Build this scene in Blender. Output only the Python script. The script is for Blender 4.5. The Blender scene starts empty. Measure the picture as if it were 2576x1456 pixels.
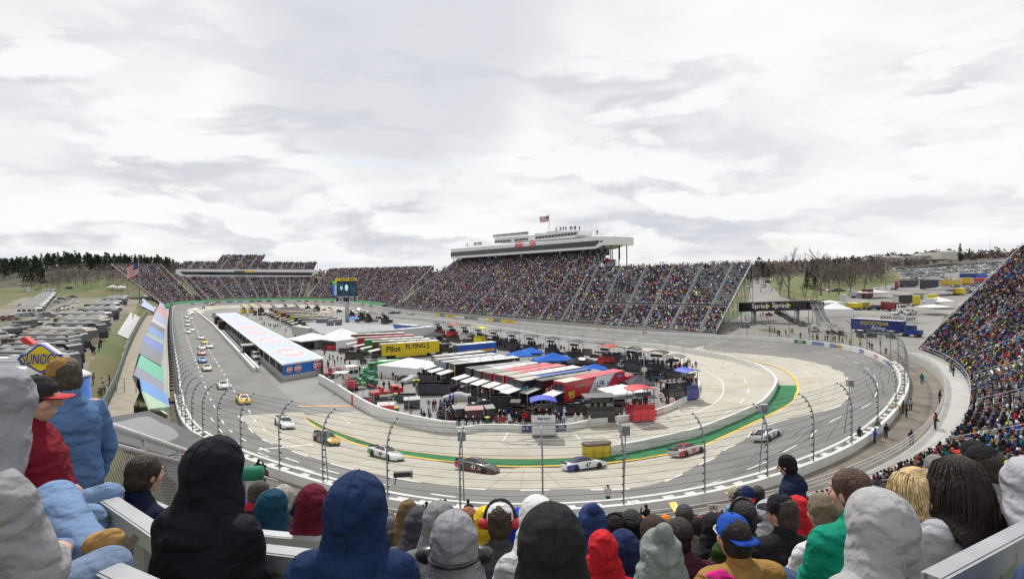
import bpy, bmesh, math, random
import numpy as np
from mathutils import Vector, Matrix
from mathutils.geometry import tessellate_polygon
R=random.Random(7)
SC=bpy.context.scene
COL=SC.collection
# ---------------------------------------------------------------- camera, sky, sun, exposure
CZ=22.0; FPX=1400.0; PW,PH=2576.0,1456.0; PIT=-math.atan(38/1400.); ROLL=0.0116
cd=bpy.data.cameras.new('camera'); cam=bpy.data.objects.new('camera',cd); COL.objects.link(cam)
cd.sensor_width=36; cd.lens=36*FPX/PW; cd.clip_start=0.05; cd.clip_end=20000
_fw=np.array([0,math.cos(PIT),math.sin(PIT)]); _r0=np.array([1.,0,0]); _u0=np.cross(_r0,_fw)
_c,_s=math.cos(ROLL),math.sin(ROLL); _rt=_r0*_c-_u0*_s; _up=_u0*_c+_r0*_s
cam.matrix_world=Matrix(((_rt[0],_up[0],-_fw[0],0),(_rt[1],_up[1],-_fw[1],0),(_rt[2],_up[2],-_fw[2],CZ),(0,0,0,1)))
SC.camera=cam
SUN_EL,SUN_AZ=math.radians(54),math.radians(-14)
W_=bpy.data.worlds.new("World"); SC.world=W_; W_.use_nodes=True
def build_world():
    nt=W_.node_tree; n=nt.nodes; L=nt.links; n.clear()
    out=n.new('ShaderNodeOutputWorld'); bg=n.new('ShaderNodeBackground'); bg.inputs[1].default_value=0.1
    sky=n.new('ShaderNodeTexSky'); sky.sky_type='NISHITA'; sky.sun_disc=False
    sky.sun_elevation=SUN_EL; sky.sun_rotation=SUN_AZ; sky.air_density=1.0; sky.dust_density=1.5
    tc=n.new('ShaderNodeTexCoord'); sep=n.new('ShaderNodeSeparateXYZ'); L.new(tc.outputs['Generated'],sep.inputs[0])
    def M(op,a,b=None,c=None):
        k=n.new('ShaderNodeMath'); k.operation=op
        for i,x in enumerate((a,b,c)):
            if x is None: continue
            if isinstance(x,(int,float)): k.inputs[i].default_value=x
            else: L.new(x,k.inputs[i])
        return k.outputs[0]
    z=M('ADD',M('MAXIMUM',sep.outputs[2],0.0),0.13)
    cx=M('DIVIDE',sep.outputs[0],z); cy=M('DIVIDE',sep.outputs[1],z)
    cb=n.new('ShaderNodeCombineXYZ'); L.new(cx,cb.inputs[0]); L.new(cy,cb.inputs[1])
    def noise(sc,det,rough,off,dist=0.0):
        mp=n.new('ShaderNodeMapping'); mp.inputs['Location'].default_value=off; L.new(cb.outputs[0],mp.inputs[0])
        k=n.new('ShaderNodeTexNoise'); k.inputs['Scale'].default_value=sc; k.inputs['Detail'].default_value=det; k.inputs['Roughness'].default_value=rough; k.inputs['Distortion'].default_value=dist
        L.new(mp.outputs[0],k.inputs['Vector']); return k.outputs['Fac']
    def ramp(x,pts):
        k=n.new('ShaderNodeValToRGB'); e=k.color_ramp.elements
        while len(e)<len(pts): e.new(.5)
        for q,(p,c) in zip(e,pts): q.position=p; q.color=(c,c,c,1) if isinstance(c,(int,float)) else (*c,1)
        k.color_ramp.interpolation='EASE'; L.new(x,k.inputs[0]); return k.outputs[0]
    n1=noise(0.55,9,0.53,(3.1,1.7,0),0.4); n2=noise(1.7,8,0.6,(8.3,4.1,2),0.6); n3=noise(0.22,3,0.5,(1.2,7.4,5))
    mix=M('ADD',M('MULTIPLY',n1,0.55),M('ADD',M('MULTIPLY',n2,0.25),M('MULTIPLY',n3,0.30)))
    shade=ramp(mix,[(.43,(.70,.715,.785)),(.495,(.835,.845,.885)),(.54,(.94,.945,.965)),(.62,(1.05,1.05,1.04))])
    thin=ramp(noise(0.8,7,0.6,(5.5,9.2,1),0.8),[(.58,0.0),(.74,0.6)])
    def mixc(f,a_,b_,fac=None):
        k=n.new('ShaderNodeMix'); k.data_type='RGBA'
        if isinstance(f,(int,float)): k.inputs[0].default_value=f
        else: L.new(f,k.inputs[0])
        for i,x in ((6,a_),(7,b_)):
            if isinstance(x,tuple): k.inputs[i].default_value=(*x,1)
            else: L.new(x,k.inputs[i])
        return k.outputs[2]
    # heaped clouds low in the sky, lit from above
    def noise3(off):
        mp=n.new('ShaderNodeMapping'); mp.inputs['Location'].default_value=off; mp.inputs['Scale'].default_value=(3.2,3.2,10.5); L.new(tc.outputs['Generated'],mp.inputs[0])
        k=n.new('ShaderNodeTexNoise'); k.inputs['Scale'].default_value=1.25; k.inputs['Detail'].default_value=9; k.inputs['Roughness'].default_value=.52; k.inputs['Distortion'].default_value=.25; L.new(mp.outputs[0],k.inputs['Vector']); return k.outputs['Fac']
    h0=noise3((4.3,.7,.2)); h1=noise3((4.3,.7,.62)); lit=M('ADD',M('MULTIPLY',M('SUBTRACT',h0,h1),5.5),.55)
    heap=mixc(ramp(lit,[(.15,0.),(.75,1.)]),(.69,.705,.765),(1.05,1.05,1.04))
    band=M('MULTIPLY',ramp(sep.outputs[2],[(.01,.35),(.06,1.),(.26,.9),(.46,.1)]),ramp(h0,[(.45,0.),(.55,1.)]))
    col=mixc(M('MULTIPLY',band,.85),shade,heap)
    # one broad grey veil high up, left of the middle
    dt=n.new('ShaderNodeVectorMath'); dt.operation='DOT_PRODUCT'; L.new(tc.outputs['Generated'],dt.inputs[0]); dt.inputs[1].default_value=tuple(Vector((-.18,.90,.44)).normalized())
    veil=M('MULTIPLY',ramp(M('ADD',dt.outputs['Value'],M('MULTIPLY',M('SUBTRACT',n1,.5),.16)),[(.952,0.),(.992,1.)]),.75)
    col=mixc(veil,col,(.70,.715,.785))
    sc=n.new('ShaderNodeVectorMath'); sc.operation='SCALE'; L.new(col,sc.inputs[0]); sc.inputs['Scale'].default_value=CLOUD
    mx=n.new('ShaderNodeMix'); mx.data_type='RGBA'; L.new(thin,mx.inputs[0]); L.new(sc.outputs[0],mx.inputs[6]); L.new(sky.outputs[0],mx.inputs[7])
    L.new(mx.outputs[2],bg.inputs[0]); L.new(bg.outputs[0],out.inputs[0])
CLOUD=6.9
build_world()
sd=bpy.data.lights.new('sun','SUN'); sd.energy=2.6; sd.angle=math.radians(1.2); sd.color=(1.0,.955,.89)
so=bpy.data.objects.new('sun',sd); COL.objects.link(so)
so.rotation_euler=Vector((-math.sin(SUN_AZ)*math.cos(SUN_EL),-math.cos(SUN_AZ)*math.cos(SUN_EL),-math.sin(SUN_EL))).to_track_quat('-Z','Y').to_euler()
vs=SC.view_settings; vs.view_transform='Standard'; vs.look='None'; vs.exposure=0.45; vs.gamma=1; vs.use_curve_mapping=False
try: SC.cycles.max_bounces=6; SC.cycles.transparent_max_bounces=16; SC.cycles.use_denoising=True
except Exception: pass
# ---------------------------------------------------------------- pixel <-> world (survey of the photograph, 2576 px wide)
def ray(px,py): return _fw+_rt*(px-PW/2)/FPX+_up*(PH/2-py)/FPX
def G(px,py,z=0.):
    d=ray(px,py); t=(z-CZ)/d[2]; return np.array([d[0]*t,d[1]*t,z])
def V(px,py,y):
    d=ray(px,py); t=y/d[1]; return np.array([d[0]*t,y,CZ+d[2]*t])
def proj(X):
    d=np.asarray(X,float)-[0,0,CZ]; z=d@_fw
    return PW/2+FPX*(d@_rt)/z, PH/2-FPX*(d@_up)/z
def Zm(ox,oy,s): return lambda x,y: ((ox+x/s)*.86503,(oy+y/s)*.86503)
zA=Zm(0,680,2.912); zB=Zm(500,720,2.912); zC=Zm(900,780,2.912); zD=Zm(1150,600,3.22); zE=Zm(1450,900,3.64); zF=Zm(1750,700,2.911)
zG=Zm(2300,680,2.911); zH=Zm(2300,1050,2.301); zI=Zm(0,1000,2.131); zM=Zm(750,1150,3.68); zN=Zm(1250,1150,3.22); zO=Zm(300,720,3.963)
zP=Zm(400,800,5.152); zQ=Zm(0,780,4.852); zR=Zm(2400,880,3.467); zS=Zm(1250,900,5.724)
def ss(x,a,b):
    t=np.clip((np.asarray(x,float)-a)/(b-a),0,1); return t*t*(3-2*t)
# ---------------------------------------------------------------- materials
MC={}
def mat(name,rgb,rough=.6,metal=0.,var=.12,vs=3.,bump=0.,bs=30.,obcol=False,attr=None,spec=.4,trans=None,emit=0,coat=0.,stain=None,crease=0.,stretch=None):
    if name in MC: return MC[name]
    m=bpy.data.materials.new(name); m.use_nodes=True; MC[name]=m
    nt=m.node_tree; n=nt.nodes; L=nt.links; b=n['Principled BSDF']
    b.inputs['Roughness'].default_value=rough; b.inputs['Metallic'].default_value=metal; b.inputs['Specular IOR Level'].default_value=spec
    if coat: b.inputs['Coat Weight'].default_value=coat; b.inputs['Coat Roughness'].default_value=.08
    tc=n.new('ShaderNodeTexCoord')
    def noise(sc,det=5):
        k=n.new('ShaderNodeTexNoise'); k.inputs['Scale'].default_value=sc; k.inputs['Detail'].default_value=det; L.new(tc.outputs['Object'],k.inputs['Vector']); return k
    src=None
    if obcol: k=n.new('ShaderNodeObjectInfo'); src=k.outputs['Color']
    elif attr: k=n.new('ShaderNodeAttribute'); k.attribute_name=attr; src=k.outputs['Color']
    else: k=n.new('ShaderNodeRGB'); k.outputs[0].default_value=(*rgb,1); src=k.outputs[0]
    if var>0:
        mr=n.new('ShaderNodeMapRange'); mr.inputs[1].default_value=.3; mr.inputs[2].default_value=.7; mr.inputs[3].default_value=1-var; mr.inputs[4].default_value=1+var
        L.new(noise(vs).outputs['Fac'],mr.inputs[0])
        sc=n.new('ShaderNodeVectorMath'); sc.operation='SCALE'; L.new(src,sc.inputs[0]); L.new(mr.outputs[0],sc.inputs['Scale']); src=sc.outputs[0]
    if stain:
        c2,ssz,lo,hi=stain
        rp=n.new('ShaderNodeMapRange'); rp.inputs[1].default_value=lo; rp.inputs[2].default_value=hi
        L.new(noise(ssz,7).outputs['Fac'],rp.inputs[0])
        mx=n.new('ShaderNodeMix'); mx.data_type='RGBA'; L.new(rp.outputs[0],mx.inputs[0]); L.new(src,mx.inputs[6]); mx.inputs[7].default_value=(*c2,1); src=mx.outputs[2]
    L.new(src,b.inputs['Base Color'])
    if bump>0:
        bp=n.new('ShaderNodeBump'); bp.inputs['Strength'].default_value=bump; bp.inputs['Distance'].default_value=.02
        hgt=noise(bs,6); 
        if stretch: mp=n.new('ShaderNodeMapping'); mp.inputs['Scale'].default_value=stretch; L.new(tc.outputs['Object'],mp.inputs[0]); L.new(mp.outputs[0],hgt.inputs['Vector'])
        hgt=hgt.outputs['Fac']
        if crease:
            w=n.new('ShaderNodeTexWave'); w.bands_direction='Z'; w.inputs['Scale'].default_value=3.2; w.inputs['Distortion'].default_value=11; w.inputs['Detail'].default_value=3; w.inputs['Detail Scale'].default_value=1.6; L.new(tc.outputs['Object'],w.inputs['Vector'])
            ma=n.new('ShaderNodeMath'); ma.operation='MULTIPLY_ADD'; L.new(w.outputs['Fac'],ma.inputs[0]); ma.inputs[1].default_value=crease; L.new(hgt,ma.inputs[2]); hgt=ma.outputs[0]
        L.new(hgt,bp.inputs['Height']); L.new(bp.outputs[0],b.inputs['Normal'])
    if emit: L.new(src,b.inputs['Emission Color']); b.inputs['Emission Strength'].default_value=emit
    if trans is not None: b.inputs['Alpha'].default_value=trans
    return m
def paint(rgb,rough=.35,coat=.3):
    k='paint_%d_%d_%d'%tuple(int(c*255) for c in rgb)
    return mat(k,rgb,rough,0,.05,1.5,coat=coat)
def cloth(rgb):
    k='fabric_%d_%d_%d'%tuple(int(c*255) for c in rgb)
    return mat(k,rgb,.88,0,.12,6.,bump=.5,bs=22.,spec=.15,crease=.9)
WHITE=(.8,.8,.79); BLACK=(.012,.012,.014)
# ---------------------------------------------------------------- mesh builder
TXT={}
def text2d(s,bold=0.0):
    k=(s,bold)
    if k in TXT: return TXT[k]
    c=bpy.data.curves.new('t','FONT'); c.body=s; c.size=1; c.fill_mode='BOTH'; c.offset=bold; c.resolution_u=2; c.align_x='CENTER'; c.align_y='CENTER'
    o=bpy.data.objects.new('t',c); me=bpy.data.meshes.new_from_object(o)
    v=np.array([x.co[:2] for x in me.vertices]) if len(me.vertices) else np.zeros((0,2)); f=[tuple(p.vertices) for p in me.polygons]
    if len(v): v=v-(v.max(0)+v.min(0))/2
    bpy.data.objects.remove(o); bpy.data.curves.remove(c); bpy.data.meshes.remove(me)
    TXT[k]=(v,f); return TXT[k]
class MB:
    def __init__(s): s.v=[];s.f=[];s.m=[];s.s=[];s.c=[]; s.T=None
    def add(s,vs,fs,m=0,sm=False,col=None):
        o=len(s.v)
        if s.T is not None: vs=[s.T@Vector(x) for x in vs]
        s.v+=[tuple(x) for x in vs]; s.f+=[tuple(i+o for i in f) for f in fs]
        s.m+=[m]*len(fs); s.s+=[sm]*len(fs); s.c+=[col or (1,1,1)]*len(fs); return s
    def box(s,c,d,rz=0.,m=0,tp=None,col=None):
        x,y,z=d[0]/2,d[1]/2,d[2]/2; tx,ty=tp or (1,1)
        P=[(-x,-y,-z),(x,-y,-z),(x,y,-z),(-x,y,-z),(-x*tx,-y*ty,z),(x*tx,-y*ty,z),(x*tx,y*ty,z),(-x*tx,y*ty,z)]
        ca,sa=math.cos(rz),math.sin(rz)
        P=[(c[0]+a*ca-b*sa,c[1]+a*sa+b*ca,c[2]+e) for a,b,e in P]
        return s.add(P,[(3,2,1,0),(4,5,6,7),(0,1,5,4),(1,2,6,5),(2,3,7,6),(3,0,4,7)],m,False,col)
    def quad(s,a,b,c,d,m=0,col=None): return s.add([a,b,c,d],[(0,1,2,3)],m,False,col)
    def slab(s,a,b,c,d,t,m=0):
        n=np.cross(np.subtract(b,a),np.subtract(d,a)); n=n/np.linalg.norm(n)*t
        P=[np.array(q,float) for q in (a,b,c,d)]
        return s.add([p-n for p in P]+P,[(3,2,1,0),(4,5,6,7),(0,1,5,4),(1,2,6,5),(2,3,7,6),(3,0,4,7)],m)
    def prism(s,poly,z0,z1,m=0,mtop=None):
        n=len(poly); P=[(x,y,z0) for x,y in poly]+[(x,y,z1) for x,y in poly]
        s.add(P,[(i,(i+1)%n,n+(i+1)%n,n+i) for i in range(n)],m)
        t=tessellate_polygon([[Vector((x,y,0)) for x,y in poly]])
        return s.add(P[n:],[tuple(q) for q in t],m if mtop is None else mtop)
    def extrude(s,poly,y0,y1,m=0,sm=False):   # x,z profile extruded along y
        n=len(poly); P=[(x,y0,z) for x,z in poly]+[(x,y1,z) for x,z in poly]
        s.add(P,[(i,(i+1)%n,n+(i+1)%n,n+i) for i in range(n)],m,sm)
        t=tessellate_polygon([[Vector((x,z,0)) for x,z in poly]])
        return s.add(P,[tuple(q) for q in t]+[tuple(n+i for i in q[::-1]) for q in t],m)
    def tube(s,pts,r,n=6,m=0,caps=True,r1=None,sm=True):
        pts=[np.array(p,float) for p in pts]; k=len(pts); V_=[];F_=[]; pa=None
        for i,p in enumerate(pts):
            d=pts[min(i+1,k-1)]-pts[max(i-1,0)]; d=d/(np.linalg.norm(d)+1e-9)
            if pa is None: pa=np.cross(d,[0,0,1.] if abs(d[2])<.9 else [1.,0,0])
            pa=pa-d*(pa@d); pa/=np.linalg.norm(pa)+1e-9; b=np.cross(d,pa)
            rr=r[i] if hasattr(r,'__len__') else (r if r1 is None else r+(r1-r)*i/(k-1))
            for j in range(n):
                a=2*math.pi*j/n+ (math.pi/n); V_.append(p+rr*(math.cos(a)*pa+math.sin(a)*b))
        for i in range(k-1):
            for j in range(n): F_.append((i*n+j,i*n+(j+1)%n,(i+1)*n+(j+1)%n,(i+1)*n+j))
        if caps: F_+= [tuple(range(n))[::-1],tuple((k-1)*n+j for j in range(n))]
        return s.add(V_,F_,m,sm)
    def lathe(s,prof,c=(0,0,0),n=12,m=0,ax='z',sm=True):
        V_=[];k=len(prof)
        for r,h in prof:
            for j in range(n):
                a=2*math.pi*j/n; x,y=r*math.cos(a),r*math.sin(a)
                q=(x,y,h) if ax=='z' else ((h,x,y) if ax=='x' else (x,h,y)); V_.append((c[0]+q[0],c[1]+q[1],c[2]+q[2]))
        F_=[(i*n+j,i*n+(j+1)%n,(i+1)*n+(j+1)%n,(i+1)*n+j) for i in range(k-1) for j in range(n)]
        F_+=[tuple(range(n))[::-1],tuple((k-1)*n+j for j in range(n))]
        return s.add(V_,F_,m,sm)
    def ell(s,c,r,n=10,k=7,m=0,Mx=None,sm=True,col=None):
        V_=[];F_=[]
        for i in range(k+1):
            t=math.pi*i/k
            for j in range(n):
                a=2*math.pi*j/n; q=Vector((r[0]*math.sin(t)*math.cos(a),r[1]*math.sin(t)*math.sin(a),r[2]*math.cos(t)))
                if Mx is not None: q=Mx@q
                V_.append((c[0]+q[0],c[1]+q[1],c[2]+q[2]))
        for i in range(k):
            for j in range(n): F_.append((i*n+j,(i+1)*n+j,(i+1)*n+(j+1)%n,i*n+(j+1)%n))
        return s.add(V_,F_,m,sm,col)
    def cap(s,a,b,ra,rb,n=10,m=0):
        a=np.array(a,float);b=np.array(b,float); d=b-a; l=np.linalg.norm(d)+1e-9; d/=l
        P=[];Rr=[]
        for t in (-1,-.8,-.5,0): P.append(a+d*ra*t); Rr.append(max(ra*math.sqrt(max(1-t*t,0)),.002))
        for t in (0,.5,.8,1): P.append(b+d*rb*t); Rr.append(max(rb*math.sqrt(max(1-t*t,0)),.002))
        return s.tube(P,Rr,n,m)
    def text(s,t,o,ux,uy,h,m=0,bold=.012,shear=0.,w=None):
        v,f=text2d(t,bold)
        if not len(v): return s
        ux=np.array(ux,float);uy=np.array(uy,float);o=np.array(o,float); sx=sy=h/.72
        if w: sx=w/max(1e-6,(v[:,0].max()-v[:,0].min()))
        return s.add([o+ux*(x*sx+y*sy*shear)+uy*y*sy for x,y in v],f,m)
    def disc(s,o,ux,uy,rx,ry,m=0,n=24):
        ux=np.array(ux,float);uy=np.array(uy,float);o=np.array(o,float)
        return s.add([o+ux*rx*math.cos(2*math.pi*i/n)+uy*ry*math.sin(2*math.pi*i/n) for i in range(n)],[tuple(range(n))],m)
    def mesh(s,name,mats,colattr=False):
        me=bpy.data.meshes.new(name); me.from_pydata(s.v,[],s.f)
        for x in mats: me.materials.append(x)
        me.polygons.foreach_set('material_index',s.m); me.polygons.foreach_set('use_smooth',s.s)
        if colattr:
            a=me.attributes.new('Col','FLOAT_COLOR','FACE'); a.data.foreach_set('color',[x for c in s.c for x in (*c,1)])
        me.update(); return me
    def obj(s,name,mats,parent=None,loc=None,rz=0.,col=None,colattr=False):
        if not isinstance(mats,(list,tuple)): mats=[mats]
        return mobj(name,s.mesh(name,mats,colattr),parent,loc,rz,col)
def mobj(name,me,parent=None,loc=None,rz=0.,col=None):
    o=bpy.data.objects.new(name,me); COL.objects.link(o)
    if parent is not None: o.parent=parent
    if loc is not None: o.location=loc
    if rz: o.rotation_euler=(0,0,rz)
    if col is not None: o.color=(*col,1)
    return o
LBL={}
def tag(o,label,cat,group=None,kind=None):
    if label: o['label']=label; LBL.setdefault(label,[]).append(o.name)
    if cat: o['category']=cat
    if group: o['group']=group
    if kind: o['kind']=kind
    return o
def thing(name,label,cat,loc=(0,0,0),rz=0.,group=None):
    o=bpy.data.objects.new(name,None); COL.objects.link(o); o.location=loc; o.rotation_euler=(0,0,rz); o.empty_display_size=.2
    return tag(o,label,cat,group)
def struct(o): o['kind']='structure'; return o
def kids(o): return KID.get(o.name,[])
def dup(root,loc,rz,label,group=None,col=None,skip=(),scale=None):
    r=root.copy(); COL.objects.link(r); r.location=loc; r.rotation_euler=(0,0,rz)
    if scale: r.scale=scale
    r['label']=label; LBL.setdefault(label,[]).append(r.name)
    if group: r['group']=group
    def rec(src,dst):
        for ch in src.children:
            if ch.name.split('.')[0] in skip: continue
            c=ch.copy(); COL.objects.link(c); c.parent=dst
            if col is not None and tuple(ch.color)[:3]!=(1,1,1): c.color=(*col,1)
            rec(ch,c)
    rec(root,r); return r
# ---------------------------------------------------------------- outer wall line of the oval (x, y, z of wall top)
WP=np.array([(-211,346,4),(-182,298,2.6),(-148,242,1.8),(-105,172.5,1.6),(-73.7,122.5,1.6),(-58.2,97.5,1.8),(-42.8,74,3),(-31.8,60.5,4.2),(-22.7,52.2,4.7),(-10.1,44.2,4.7),(-3.4,41.9,4.7),(1.8,41.5,4.7),(8,42.2,4.7),(14,44.1,4.7),(20.5,47.2,4.7),(30.9,54.2,4.7),(37.5,60,4.7),(44,66.6,4.7),(50.5,74,4.7),(60,86,4.7),(68.6,99.6,4.7),(74.5,112.7,4.7),(77,121.5,4.7),(77.3,130.9,4.6),(74.5,144.6,4.2),(69.5,159.3,3.4),(63,171.8,2.6),(46,192.5,1.8),(33,207,1.6),(2,241.5,1.6),(-25,272,1.8),(-52,303,2.2),(-66.6,320,2.8),(-87,346,4),(-114,378,4.7),(-150,408,4.7),(-177,418,4.7),(-197,416,4.7),(-214,406,4.7),(-222,390,4.7),(-221,368,4.5)],float)
def catmull(P,n,closed=True):
    P=np.asarray(P,float); k=len(P); out=[]
    for i in range(k if closed else k-1):
        g=lambda j: P[j%k] if closed else P[min(max(j,0),k-1)]
        a,b,c,d=g(i-1),g(i),g(i+1),g(i+2)
        for t in np.linspace(0,1,n,endpoint=False):
            out.append(.5*((2*b)+(-a+c)*t+(2*a-5*b+4*c-d)*t*t+(-a+3*b-3*c+d)*t**3))
    if not closed: out.append(P[-1])
    return np.array(out)
def resample(P,step=None,n=None,closed=False):
    Q=np.vstack([P,P[:1]]) if closed else P
    l=np.r_[0,np.cumsum(np.linalg.norm(np.diff(Q[:,:2],axis=0),axis=1))]
    n=n or max(2,int(l[-1]/step)+1); t=np.linspace(0,l[-1],n,endpoint=not closed)
    return np.c_[[np.interp(t,l,Q[:,i]) for i in range(Q.shape[1])]].T
WC=resample(catmull(WP,12),n=1000,closed=True)
for _ in range(25): WC=.5*WC+.25*(np.roll(WC,1,0)+np.roll(WC,-1,0))
def tang(C,closed=True):
    t=np.roll(C,-1,0)-np.roll(C,1,0) if closed else np.gradient(C,axis=0)
    t=t[:,:2]; return t/np.linalg.norm(t,axis=1)[:,None]
WT=tang(WC); WN=np.c_[WT[:,1],-WT[:,0]]       # outward normals (track runs with the infield on its left)
WS=np.r_[0,np.cumsum(np.linalg.norm(np.diff(WC[:,:2],axis=0),axis=1))]
WPX=np.array([proj(p) for p in WC])
def inside(P,poly):
    x,y=P[:,0],P[:,1]; r=np.zeros(len(P),bool); n=len(poly); j=n-1
    for i in range(n):
        xi,yi=poly[i][:2];xj,yj=poly[j][:2]
        c=((yi>y)!=(yj>y))&(x<(xj-xi)*(y-yi)/((yj-yi)+1e-12)+xi); r^=c; j=i
    return r
def wdist(P):
    P=np.asarray(P,float).reshape(-1,P.shape[-1] if hasattr(P,'shape') else len(P[0])); C=WC[::4]; out=np.zeros(len(P)); idx=np.zeros(len(P),int)
    for a in range(0,len(P),4000):
        d=((P[a:a+4000,None,:2]-C[None,:,:2])**2).sum(2); k=d.argmin(1); out[a:a+4000]=np.sqrt(d[np.arange(len(k)),k]); idx[a:a+4000]=k*4
    return out,idx
# terrain height: u = direction seen from the photographer's seat (survey columns), y = distance ahead
TU=[-2600,-600,0,200,420,520,900,1300,1650,1850,1960,2100,2250,2600,3400,6000]
TY=[0,60,150,200,260,340,430,560,750,1100,2000,4500]
TZ=np.array([
 [8.5,8.5,8.5,8.5,8.5,4,3,3,3,3,3.3,3.6,3.6,3.6,3.6,3.6],
 [8.5,8.5,8.5,8.5,8.5,4,3,3,3,3,3.3,3.6,3.6,3.6,3.6,3.6],
 [8.5,8.5,8.5,8.5,8.5,4,3,3,3,3,3.6,4.2,4.5,4.5,4.5,4.5],
 [8.5,8.8,8.6,8.5,8.5,4,3,3,3,4,5.2,6.0,6.4,6.5,6,6],
 [9.5,9.5,8.8,8.5,8.5,4,3,3,3.5,6,8.5,8.5,9,10,9,9],
 [12,11,9.0,8.5,8.5,4,3,3,5,9,12.5,11,14.5,17,16,14],
 [16,14,9.5,8.5,8.5,5,3,3.2,7,12,15.5,13,20.5,25,25,22],
 [22,22,22,27,26,12,6,6,10,15,18,16,26,33,34,30],
 [26,30,34,42,40,16,10,11,13,17,19,18,29,36,38,34],
 [26,30,32,33,24,14,14,16,17,19,20,22,30,36,40,36],
 [30,32,34,34,26,16,18,22,28,34,36,44,50,52,54,40],
 [30,34,36,34,26,20,26,34,46,62,70,88,100,98,96,60]],float)
def tz(x,y):
    x=np.asarray(x,float);y=np.asarray(y,float); yy=np.clip(y,45,4500); u=np.clip(1288+1400*x/yy,TU[0],TU[-1]-1)
    i=np.clip(np.searchsorted(TU,u,'right')-1,0,len(TU)-2); j=np.clip(np.searchsorted(TY,yy,'right')-1,0,len(TY)-2)
    tu=np.array(TU,float);ty=np.array(TY,float); a=(u-tu[i])/(tu[i+1]-tu[i]); b=(yy-ty[j])/(ty[j+1]-ty[j]); a=a*a*(3-2*a)
    return (TZ[j,i]*(1-a)+TZ[j,i+1]*a)*(1-b)+(TZ[j+1,i]*(1-a)+TZ[j+1,i+1]*a)*b
def terr(x,y):
    P=np.c_[np.ravel(x),np.ravel(y)].astype(float); d,k=wdist(P); ins=np.zeros(len(P),bool); mk_=(P[:,1]>40)&(P[:,1]<422)&(P[:,0]>-225)&(P[:,0]<80)
    if mk_.any(): ins[mk_]=inside(P[mk_],WC[::4])
    base=tz(P[:,0],P[:,1]); wz=WC[k,2]-1.15
    z=wz+(base-wz)*ss(d,2.,14.)
    nb=(d<75)&(P[:,1]<112)&(P[:,0]>-8-.3*P[:,1]); z=np.where(nb,np.minimum(z,3.4),z)
    z=np.where(ins,-.6+(wz+.1)*(1-ss(d,-2,11)),z)
    roll=ss(np.hypot(P[:,0],P[:,1]),500,900)
    z=z+roll*(3*np.sin(P[:,0]*.011+1)+4*np.sin(P[:,1]*.007)+3*np.sin((P[:,0]+P[:,1])*.018))
    return z
def tz1(x,y): return float(terr([x],[y])[0])
def hitg(px,py,off=0.):
    """ground point seen at a pixel of the survey"""
    d=ray(px,py); ys=np.geomspace(30,3000,700); xs=d[0]/d[1]*ys; zs=CZ+d[2]/d[1]*ys; g=terr(xs,ys)+off
    k=np.argmax(zs<g) if (zs<g).any() else len(ys)-1
    return np.array([xs[k],ys[k],g[k]])
def build_ground():
    na=540; rs=np.r_[0.5,8,16,24,np.arange(28,100,2.),np.arange(100,460,3.2),np.geomspace(460,6500,70)]
    az=np.linspace(-math.pi,math.pi,na,endpoint=False)
    A,Rr=np.meshgrid(az,rs); X=(Rr*np.sin(A)).ravel();Y=(Rr*np.cos(A)).ravel(); Z=terr(X,Y)
    nr=len(rs); i=np.arange(nr-1)[:,None]*na; j=np.arange(na)[None,:]; j2=(j+1)%na
    F_=np.stack([i+j,i+j2,i+na+j2,i+na+j],2)[:,:,::-1]; cut=int(np.argmax(rs>640)); C=np.c_[X,Y,Z].tolist()
    for nm,fs,m in (('ground',F_[:cut],mat('ground_cover',(.13,.115,.055),.95,0,.25,.06,bump=.3,bs=2.,stain=((.075,.11,.03),.035,.42,.62))),('hills',F_[cut:],mat('hill_scrub',(.088,.072,.062),.95,0,.3,.02,bump=.3,bs=.5,stain=((.06,.07,.035),.012,.5,.7)))):
        me=bpy.data.meshes.new(nm); me.from_pydata(C,[],fs.reshape(-1,4).tolist()); me.polygons.foreach_set('use_smooth',[True]*len(me.polygons)); me.materials.append(m); struct(mobj(nm,me))
build_ground()
def sheet(name,poly,m,z=None,off=.12,cuts=0):
    """flat sheet over a world polygon; follows the terrain when z is None"""
    bm=bmesh.new(); vs=[bm.verts.new((p[0],p[1],0)) for p in poly]; bm.faces.new(vs)
    bm.free(); bm=bmesh.new(); vs=[bm.verts.new((p[0],p[1],0)) for p in poly]
    for t in tessellate_polygon([[Vector((p[0],p[1],0)) for p in poly]]):
        try: bm.faces.new([vs[i] for i in t])
        except ValueError: pass
    for _ in range(cuts): bmesh.ops.subdivide_edges(bm,edges=[e for e in bm.edges if e.calc_length()>7],cuts=1,use_grid_fill=True); bmesh.ops.triangulate(bm,faces=bm.faces[:])
    bmesh.ops.recalc_face_normals(bm,faces=bm.faces[:])
    if z is None:
        zz=terr([v.co.x for v in bm.verts],[v.co.y for v in bm.verts])
        for v,q in zip(bm.verts,zz): v.co.z=q+off
    else:
        for v in bm.verts: v.co.z=z
    for f in bm.faces:
        if f.normal.z<0: f.normal_flip()
    me=bpy.data.meshes.new(name); bm.to_mesh(me); bm.free(); me.materials.append(m)
    return mobj(name,me)
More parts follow.
